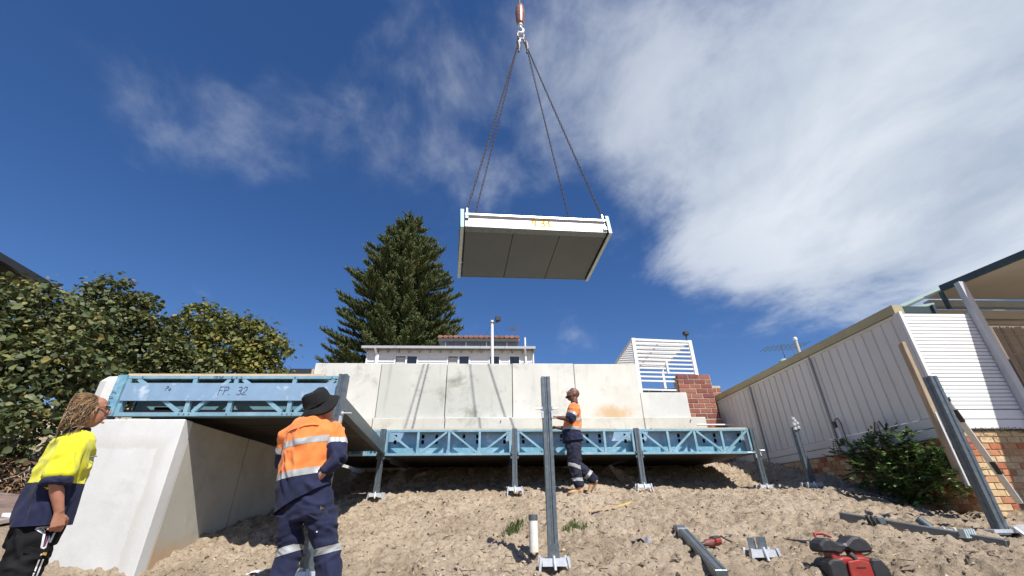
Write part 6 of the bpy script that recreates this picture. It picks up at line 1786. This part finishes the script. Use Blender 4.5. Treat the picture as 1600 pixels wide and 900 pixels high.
# ------------------------------------------------------------------ vegetation
def leaf_mat(name, cols, trans=0.25, rough=0.45, spec=0.4):
    """each leaf (mesh island or object) takes its own colour along the ramp"""
    m = bpy.data.materials.new(name); m.use_nodes = True
    nt = m.node_tree; nt.nodes.clear(); N = nt.nodes.new; L = nt.links.new
    out = N('ShaderNodeOutputMaterial'); geo = N('ShaderNodeNewGeometry'); oi = N('ShaderNodeObjectInfo')
    ad = N('ShaderNodeMath'); ad.operation = 'ADD'; L(geo.outputs['Random Per Island'], ad.inputs[0]); L(oi.outputs['Random'], ad.inputs[1])
    fr = N('ShaderNodeMath'); fr.operation = 'FRACT'; L(ad.outputs[0], fr.inputs[0])
    rp = N('ShaderNodeValToRGB'); els = rp.color_ramp.elements
    while len(els) < len(cols): els.new(0.5)
    for i, (p, c) in enumerate(cols): els[i].position = p; els[i].color = (*c, 1)
    L(fr.outputs[0], rp.inputs[0])
    b = N('ShaderNodeBsdfPrincipled'); b.inputs['Roughness'].default_value = rough; b.inputs['Specular IOR Level'].default_value = spec
    L(rp.outputs[0], b.inputs['Base Color'])
    t = N('ShaderNodeBsdfTranslucent'); L(rp.outputs[0], t.inputs['Color'])
    mx = N('ShaderNodeMixShader'); mx.inputs[0].default_value = trans; L(b.outputs[0], mx.inputs[1]); L(t.outputs[0], mx.inputs[2])
    L(mx.outputs[0], out.inputs[0])
    return m


def mesh_np(name, V_, F_, m, parent, kind=None, smooth=False):
    """V_ (n,3) world vertices, F_ (k,4) quads"""
    me = bpy.data.meshes.new(name); off = chain_loc(parent) if parent is not None else Vector((0, 0, 0))
    V_ = V_ - np.array([off.x, off.y, off.z]); k = F_.shape[1]
    me.vertices.add(len(V_)); me.vertices.foreach_set('co', V_.astype(np.float32).ravel())
    me.loops.add(F_.size); me.loops.foreach_set('vertex_index', F_.astype(np.int32).ravel())
    me.polygons.add(len(F_)); me.polygons.foreach_set('loop_start', np.arange(0, F_.size, k, dtype=np.int32)); me.polygons.foreach_set('loop_total', np.full(len(F_), k, dtype=np.int32))
    if smooth: me.polygons.foreach_set('use_smooth', np.ones(len(F_), dtype=bool))
    me.update(); me.validate(); me.materials.append(m)
    o = bpy.data.objects.new(name, me); C.objects.link(o)
    if parent is not None: o.parent = parent
    if kind: o['kind'] = kind
    return o


LEAF2 = np.array([(0, 0, 0), (.25, .42, .06), (.62, .40, .07), (1.0, 0, -.06), (.62, -.40, .07), (.25, -.42, .06)])
LEAF_F = np.array([(0, 1, 2, 3), (0, 3, 4, 5)])


def leaf_cloud(rs, pts, nrm, size, shape=LEAF2, droop=0.35, flat=0.55, svar=0.35):
    """one leaf per point, facing roughly along nrm"""
    n = len(pts)
    up = nrm * (1 - flat) + np.array([0, 0, 1.0]) * flat + rs.normal(0, .42, (n, 3))
    up /= np.linalg.norm(up, axis=1)[:, None]
    d = nrm * .5 + rs.normal(0, .7, (n, 3)) + np.array([0, 0, -droop])
    d -= up * (d * up).sum(1)[:, None]; d /= np.linalg.norm(d, axis=1)[:, None] + 1e-9
    s = np.cross(up, d); sz = size * (1 + svar * np.clip(rs.normal(0, .9, n), -1.3, 1.6))
    k = len(shape)
    V_ = pts[:, None, :] + (d[:, None, :] * shape[None, :, :1] + s[:, None, :] * shape[None, :, 1:2] + up[:, None, :] * shape[None, :, 2:3]) * sz[:, None, None]
    F_ = (LEAF_F[None] + (np.arange(n) * k)[:, None, None]).reshape(-1, 4)
    return V_.reshape(-1, 3), F_


def clump_points(rs, clumps, n, shell=0.45):
    w = np.array([c[3] * c[4] * c[5] for c in clumps]) ** .67; w /= w.sum()
    idx = rs.choice(len(clumps), n, p=w); c = np.array(clumps)[idx]
    d = rs.normal(0, 1, (n, 3)); d /= np.linalg.norm(d, axis=1)[:, None]
    r = 1 - shell * rs.random(n) ** 1.6
    bump = 1 + .16 * np.sin(d[:, 0] * 5 + idx) * np.cos(d[:, 2] * 6 + idx * 2)
    p = c[:, :3] + d * c[:, 3:6] * (r * bump)[:, None]
    return p, d


TREE_LEAF_GREY = leaf_mat('grey_green_leaf', [(0, (0.042, 0.060, 0.024)), (.35, (0.078, 0.100, 0.040)), (.65, (0.12, 0.14, 0.055)), (.88, (0.18, 0.18, 0.065)), (.97, (0.26, 0.21, 0.06)), (1, (0.14, 0.08, 0.04))], .22, .5, .28)
TREE_LEAF = leaf_mat('olive_leaf', [(0, (0.055, 0.072, 0.020)), (.3, (0.095, 0.115, 0.030)), (.6, (0.155, 0.17, 0.042)), (.85, (0.23, 0.22, 0.055)), (.97, (0.30, 0.24, 0.06)), (1, (0.16, 0.09, 0.04))], .28, .5, .28)
BARK = mat('grey_brown_bark', (0.20, 0.16, 0.12), 0.9, 0, 0.3, 12, 0.4, 40)


def broadleaf(label, base, clumps, n, size, seed, limbs=None, singles=0, TREE_LEAF=TREE_LEAF):
    rs = np.random.RandomState(seed); r = random.Random(seed)
    t = thing('broadleaf_tree', label, 'tree', base, 'olive green broadleaf trees behind the left wing wall')
    tb = Vector(base); mb = MB()
    fork = tb + Vector((r.uniform(-.2, .2), r.uniform(-.2, .2), (max(c[2] for c in clumps) - base[2]) * .33))
    mb.tube([tb, tb.lerp(fork, .5) + Vector((.06, .04, 0)), fork], [.13, .10, .085], 9)
    tr = mb.build('trunk', BARK, t, smooth=True)
    big = sorted(clumps, key=lambda c: -c[3] * c[4] * c[5])[:9]
    for c in big:
        e = Vector(c[:3]); m1 = fork.lerp(e, .5) + Vector((r.uniform(-.15, .15), r.uniform(-.15, .15), r.uniform(-.05, .25)))
        MB().tube([fork, m1, e], [.06, .035, .012], 7).build('limb', BARK, t, smooth=True)
        for _ in range(3):
            q = e + Vector((r.uniform(-1, 1) * c[3], r.uniform(-1, 1) * c[4], r.uniform(-1, 1) * c[5])) * .8
            mb = MB().tube([m1.lerp(e, r.uniform(.2, .9)), q], [.016, .005], 5)
            mb.build('twig', BARK, t)
    cl2 = list(clumps)
    for c in clumps:
        for _ in range(5):
            v = rs.normal(0, 1, 3); v /= np.linalg.norm(v); v[2] = abs(v[2]) * .9 + .05
            cl2.append((c[0] + v[0] * c[3] * 1.0, c[1] + v[1] * c[4] * 1.0, c[2] + v[2] * c[5] * 1.02, c[3] * rs.uniform(.22, .42), c[4] * rs.uniform(.22, .42), c[5] * rs.uniform(.25, .5)))
    p, d = clump_points(rs, cl2, n)
    q_ = rs.random(n) < .22; p[q_] += (d[q_] + rs.normal(0, .35, (q_.sum(), 3))) * rs.uniform(.0, .20, (q_.sum(), 1))
    V_, F_ = leaf_cloud(rs, p, d, size)
    mesh_np('crown', V_, F_, TREE_LEAF, t, 'stuff')
    if singles:
        p, d = clump_points(rs, clumps, singles * 6, .12)
        keep = np.argsort(-((d * np.array([.55, -.8, .1])).sum(1)))[:singles]
        metas = []
        for k in range(3):
            V0, F0 = leaf_cloud(rs, np.zeros((1, 3)), np.array([[.4, -.8, .3]]), size * 1.1)
            me = bpy.data.meshes.new('leaf'); me.from_pydata([tuple(v) for v in V0], [], [tuple(f) for f in F0]); me.materials.append(TREE_LEAF); metas.append(me)
        for i in keep:
            o = bpy.data.objects.new('leaf', r.choice(metas)); C.objects.link(o); o.parent = t
            o.location = Vector(p[i]) - tb; o.rotation_euler = (r.uniform(-.7, .7), r.uniform(-.7, .7), r.uniform(-1.2, 1.2)); k = r.uniform(.8, 1.3); o.scale = (k, k, k)
    return t


def on(px_x, z, y, k=1.0): return px_x


# crowns as loose groups of clumps: x, y, z, radii
ca = [(-9.3, 8.2, 3.55, .8, .8, .55), (-8.5, 8.0, 3.45, .7, .7, .5), (-8.0, 8.1, 3.1, .6, .6, .5), (-9.6, 8.0, 2.9, .8, .8, .6), (-8.7, 7.6, 2.6, .8, .7, .6), (-7.9, 7.6, 2.3, .65, .6, .5),
      (-9.3, 7.4, 1.9, .8, .7, .6), (-8.4, 7.3, 1.6, .8, .6, .55), (-7.5, 7.5, 1.65, .6, .6, .5), (-7.1, 7.5, 2.15, .55, .5, .45), (-8.9, 7.2, 1.1, .8, .5, .5), (-7.9, 7.3, .95, .7, .5, .5), (-7.0, 7.3, 1.15, .6, .5, .5),
      (-7.55, 7.9, 2.75, .5, .6, .45), (-10.2, 8.4, 3.6, .7, .7, .55), (-10.2, 8, 2.2, .9, .8, .8)]
cb = [(-8.55, 9.0, 4.42, .35, .4, .34), (-8.75, 9.0, 4.15, .5, .5, .33), (-8.15, 9.0, 4.15, .45, .4, .24), (-7.75, 9.0, 4.17, .30, .3, .14), (-8.6, 9.0, 3.75, .7, .6, .4), (-7.85, 9.1, 3.6, .55, .6, .35), (-7.35, 9.1, 3.65, .38, .4, .26),
      (-8.3, 9.0, 3.1, .8, .7, .5), (-7.4, 9.1, 3.0, .7, .6, .45), (-7.9, 9.0, 2.4, .8, .7, .5), (-7.2, 9.2, 2.3, .7, .6, .5), (-6.7, 9.2, 2.7, .6, .6, .45), (-9.3, 9.3, 3.6, .7, .6, .5), (-9.3, 9.3, 4.0, .45, .5, .3)]
cc = [(-7.15, 10.0, 4.30, .38, .4, .28), (-7.5, 10.0, 4.0, .45, .5, .3), (-6.8, 10.0, 4.05, .5, .5, .32), (-6.2, 10.0, 3.95, .42, .45, .28), (-5.85, 10.0, 4.05, .22, .25, .16), (-5.65, 10.0, 3.75, .42, .45, .26), (-5.25, 10.0, 3.45, .36, .4, .26),
      (-7.3, 10, 3.5, .65, .6, .4), (-6.4, 10, 3.45, .7, .6, .4), (-5.7, 10, 3.3, .55, .6, .35), (-6.9, 10, 2.9, .75, .6, .45), (-6.0, 10, 2.85, .75, .6, .45), (-5.3, 10.1, 2.9, .5, .6, .4), (-6.3, 10.2, 2.2, 1.0, .6, .5), (-5.2, 10.2, 2.3, .6, .6, .5), (-7.6, 10.1, 3.0, .5, .5, .4)]
broadleaf('wide olive green tree filling the far left edge under the dark eave', (-8.6, 8.0, gz(-8.6, 8.0)), ca, 17000, .085, 3, singles=300, TREE_LEAF=TREE_LEAF_GREY)
broadleaf('tallest olive green tree, its pointed top the highest of the three', (-8.2, 9.1, gz(-8.2, 9.1)), cb, 13000, .082, 4, TREE_LEAF=TREE_LEAF_GREY)
broadleaf('rounded olive green tree just above the left blue floor frame', (-6.4, 10.1, gz(-6.4, 10.1)), cc, 15000, .078, 5)

# dry undergrowth on the bank at far left
def undergrowth():
    r = random.Random(31); mb = MB(); ms = [mat('dry_vine', (0.26, 0.16, 0.09), 0.9, 0, 0.3, 20), mat('grey_vine', (0.34, 0.27, 0.19), 0.9, 0, 0.3, 20), mat('dark_litter', (0.06, 0.045, 0.03), 0.95, 0, 0.3, 20)]
    for i in range(420):
        x = r.uniform(-8.6, -5.3); y = r.uniform(6.75, 7.6); z0 = gz(x, y, False); a = r.uniform(0, 6.28); l = r.uniform(.15, .5); mb.cur = r.choice((0, 0, 1, 2))
        p = Vector((x, y, z0 + r.uniform(0, .30))); q = p + Vector((math.cos(a) * l, math.sin(a) * l * .4, r.uniform(-.12, .2))); m = p.lerp(q, .5) + Vector((0, 0, r.uniform(.02, .15)))
        w = r.uniform(.003, .009); mb.tube([p, m, q], [w, w, w * .5], 4)
    mb.build('dry_undergrowth', ms, kind='stuff')
    rs = np.random.RandomState(8); n = 2600
    x = rs.uniform(-8.8, -5.0, n); y = rs.uniform(6.8, 7.8, n); z = base_height(x, y) + rs.random(n) ** 1.5 * .45
    V_, F_ = leaf_cloud(rs, np.stack([x, y, z], 1), np.tile(np.array([[.2, -.6, .5]]), (n, 1)), .075)
    mesh_np('leaf_litter_bank', V_, F_, leaf_mat('dead_leaf', [(0, (0.10, 0.055, 0.03)), (.5, (0.20, 0.12, 0.065)), (.8, (0.05, 0.06, 0.02)), (1, (0.30, 0.2, 0.11))], .1, .8), None, 'stuff')


undergrowth()

# ------------------------------------------------------------------ bush by the fence
def bush():
    rs = np.random.RandomState(17); r = random.Random(17)
    base = Vector((5.72, 6.3, gz(5.72, 6.3)))
    t = thing('shrub', 'dark green leafy shrub growing against the brick base of the grey fence', 'shrub', base)
    cl = [(5.83, 7.35, .80, .12, .26, .12), (5.80, 7.05, .70, .16, .28, .20), (5.78, 6.7, .75, .18, .28, .22), (5.78, 6.4, .88, .16, .24, .15), (5.72, 6.35, .62, .24, .32, .26), (5.70, 6.0, .66, .24, .30, .22), (5.68, 6.1, .38, .26, .36, .24),
          (5.66, 6.5, .42, .25, .36, .22), (5.74, 5.70, .62, .18, .24, .16), (5.72, 5.5, .68, .15, .16, .13), (5.66, 5.75, .38, .20, .26, .18), (5.62, 5.50, .30, .20, .18, .12), (5.72, 6.9, .48, .2, .3, .16), (5.60, 6.0, .20, .2, .3, .14)]
    for c in cl:
        e = Vector(c[:3])
        for _ in range(4):
            q = e + Vector((r.uniform(-1, 1) * c[3], r.uniform(-1, 1) * c[4], r.uniform(-.2, 1) * c[5])); m = base.lerp(q, .5) + Vector((r.uniform(-.05, .05), r.uniform(-.1, .1), .06))
            MB().tube([base + Vector((r.uniform(-.06, .06), r.uniform(-.1, .1), 0)), m, q], [.012, .008, .003], 5).build('stem', mat('green_stem', (0.10, 0.10, 0.045), 0.8) if 'green_stem' not in bpy.data.materials else bpy.data.materials['green_stem'], t)
    # pinnate sprays: a rib with pairs of leaflets
    P = []; D = []; p, d = clump_points(rs, cl, 430, .8)
    for i in range(len(p)):
        ax = d[i] * .8 + rs.normal(0, .5, 3) + np.array([-.15, -.25, .1]); ax /= np.linalg.norm(ax)
        sd = np.cross(ax, [0, 0, 1.0]); sd /= np.linalg.norm(sd) + 1e-6; L_ = rs.uniform(.09, .17)
        for j in range(5):
            for s in (-1, 1):
                P.append(p[i] + ax * L_ * (j + .5) / 5 + np.array([0, 0, -.02 * (j / 5) ** 2])); D.append(sd * s * .9 + ax * .5)
        P.append(p[i] + ax * L_); D.append(ax)
    P = np.array(P); D = np.array(D); n = len(P); D /= np.linalg.norm(D, axis=1)[:, None]
    up = np.tile(np.array([[-.15, -.2, 1.0]]), (n, 1)) + rs.normal(0, .35, (n, 3)); up -= D * (up * D).sum(1)[:, None]; up /= np.linalg.norm(up, axis=1)[:, None]
    s = np.cross(up, D); sh = LEAF2 * np.array([1, .55, 1]); sz = .066 * rs.uniform(.7, 1.25, n)
    V_ = (P[:, None] + (D[:, None] * sh[None, :, :1] + s[:, None] * sh[None, :, 1:2] + up[:, None] * sh[None, :, 2:3]) * sz[:, None, None]).reshape(-1, 3)
    F_ = (LEAF_F[None] + (np.arange(n) * 6)[:, None, None]).reshape(-1, 4)
    mesh_np('leaves', V_, F_, leaf_mat('shrub_leaf', [(0, (0.03, 0.06, 0.015)), (.5, (0.065, 0.12, 0.027)), (.85, (0.13, 0.20, 0.05)), (1, (0.22, 0.28, 0.09))], .28, .38), t, 'stuff')
    # two bare sprigs standing clear of the leaves
    for x, y, z0, z1 in ((5.84, 6.52, .95, 1.12), (5.86, 7.52, .72, .98)):
        mb = MB(); a = Vector((x, y, z0)); b = Vector((x - .02, y - .03, z1)); mb.tube([a, b], [.006, .003], 5)
        for k in range(9):
            c = a.lerp(b, .2 + .8 * k / 8)
            for sg in (-1, 1):
                e = c + Vector((.01 * sg, .075 * sg * (1.1 - k / 11), .02)); mb.tube([c, e], [.003, .002], 4)
                mb.add([e, e + Vector((.0, .03 * sg, .014)), e + Vector((0, .05 * sg, 0)), e + Vector((0, .03 * sg, -.014))], [(0, 1, 2, 3)])
        mb.build('sprig', bpy.data.materials['green_stem'], t, fix=False)


bush()

# ------------------------------------------------------------------ Norfolk pine behind the house
def pine():
    rs = np.random.RandomState(23); r = random.Random(23)
    base = Vector((-6.55, 28, 3.32)); top = Vector((-6.62, 28, 20.8))
    t = thing('pine_tree', 'tall dark conifer with upswept branches behind the white house', 'tree', base)
    MB().tube([base, base.lerp(top, .6), top], [.34, .2, .03], 10).build('trunk', mat('pine_bark', (0.07, 0.055, 0.045), 0.9, 0, 0.2, 5), t, smooth=True)
    prof = [(4.5, 4.4), (7, 4.6), (9.2, 4.42), (11.4, 4.15), (13.4, 3.75), (15.2, 3.30), (17, 2.45), (18.6, 1.6), (19.8, .85), (20.7, .25)]
    zs = [a for a, _ in prof]; ls = [b for _, b in prof]
    V_ = []; F_ = []; cnt = 0; br = MB()
    sect = 4
    def rope(p, d, L_, rad):
        nonlocal cnt
        d = d / np.linalg.norm(d); a = np.cross(d, [.31, .52, .79]); a /= np.linalg.norm(a); b = np.cross(d, a)
        cur = np.array([0, 0, 1.0]) * .30 * L_
        k = 4; rr = [rad * .7, rad, rad * .85, rad * .12]
        ring_ = []
        for i in range(k):
            u = i / (k - 1); c = p + d * L_ * u + cur * u * u
            for q in range(sect):
                an = 2 * math.pi * q / sect + i * .8; V_.append(c + (a * math.cos(an) + b * math.sin(an)) * rr[i])
        for i in range(k - 1):
            for q in range(sect):
                F_.append((cnt + i * sect + q, cnt + i * sect + (q + 1) % sect, cnt + (i + 1) * sect + (q + 1) % sect, cnt + (i + 1) * sect + q))
        cnt += k * sect
        for j in range(9):     # short needles ruffling the rope's outline
            u = rs.uniform(.08, .95); c = p + d * L_ * u + cur * u * u; an = rs.uniform(0, 6.28); o = a * math.cos(an) + b * math.sin(an)
            e = c + o * rad * 1.75 + d * rad * 1.1; w = np.cross(o, d) * rad * .5
            V_.extend([c - w, c + w, e + w * .15, e - w * .15]); F_.append((cnt, cnt + 1, cnt + 2, cnt + 3)); cnt += 4
    z = 5.2
    while z < 20.5:
        Lm = np.interp(z, zs, ls); nb = 9 if z < 17 else 6; ph = rs.uniform(0, 6.28)
        for k in range(nb):
            an = ph + 2 * math.pi * k / nb + rs.normal(0, .14); L_ = Lm * rs.uniform(.78, 1.08)
            if math.sin(an) > .75 and z < 17: L_ *= .8
            o = np.array([math.cos(an), math.sin(an), 0]); zb = z + rs.normal(0, .12)
            c0 = np.array([base.x + (top.x - base.x) * (z - base.z) / 17.5, 28.0, zb])
            rise = rs.uniform(.10, .26)
            def pos(u): return c0 + o * L_ * u + np.array([0, 0, 1.0]) * L_ * (rise * u * u * 1.25 - .05 * u * (1 - u))
            br.tube([pos(u) for u in (0, .35, .7, .97)], [.05, .035, .02, .008], 4)
            sd = np.cross(o, [0, 0, 1.0]); st = .17; s_ = max(.22 * L_, .25)
            while s_ < L_:
                u = s_ / L_; p = pos(u); ln = (.78 * (1 - u) ** .6 + .30) * rs.uniform(.75, 1.15) * min(1, .45 + L_ / 4)
                for sg in (-1, 1):
                    d = o * rs.uniform(.55, .95) + sd * sg * rs.uniform(.6, 1.0) * (1 - u * .45) + np.array([0, 0, rs.uniform(.25, .65)])
                    rope(p, d, ln, .072)
                if rs.random() < .45: rope(p, o * .5 + np.array([0, 0, .9]) + sd * rs.normal(0, .3), ln * .6, .066)
                s_ += st * rs.uniform(.8, 1.2)
            rope(pos(.96), o + np.array([0, 0, .55]), .55, .06)
        z += .52 if z < 17 else .40
    for q in range(7):
        rope(np.array([top.x, 28, 20.2 + q * .08]), np.array([math.cos(q * 2.4) * .5, math.sin(q * 2.4) * .5, .9]), .45, .05)
    br.build('branch', bpy.data.materials['pine_bark'], t, kind='stuff', fix=False)
    mesh_np('crown', np.array(V_), np.array(F_), leaf_mat('pine_needles', [(0, (0.036, 0.056, 0.020)), (.5, (0.072, 0.098, 0.033)), (.85, (0.125, 0.145, 0.05)), (1, (0.18, 0.17, 0.07))], .15, .6, .2), t, 'stuff')


pine()
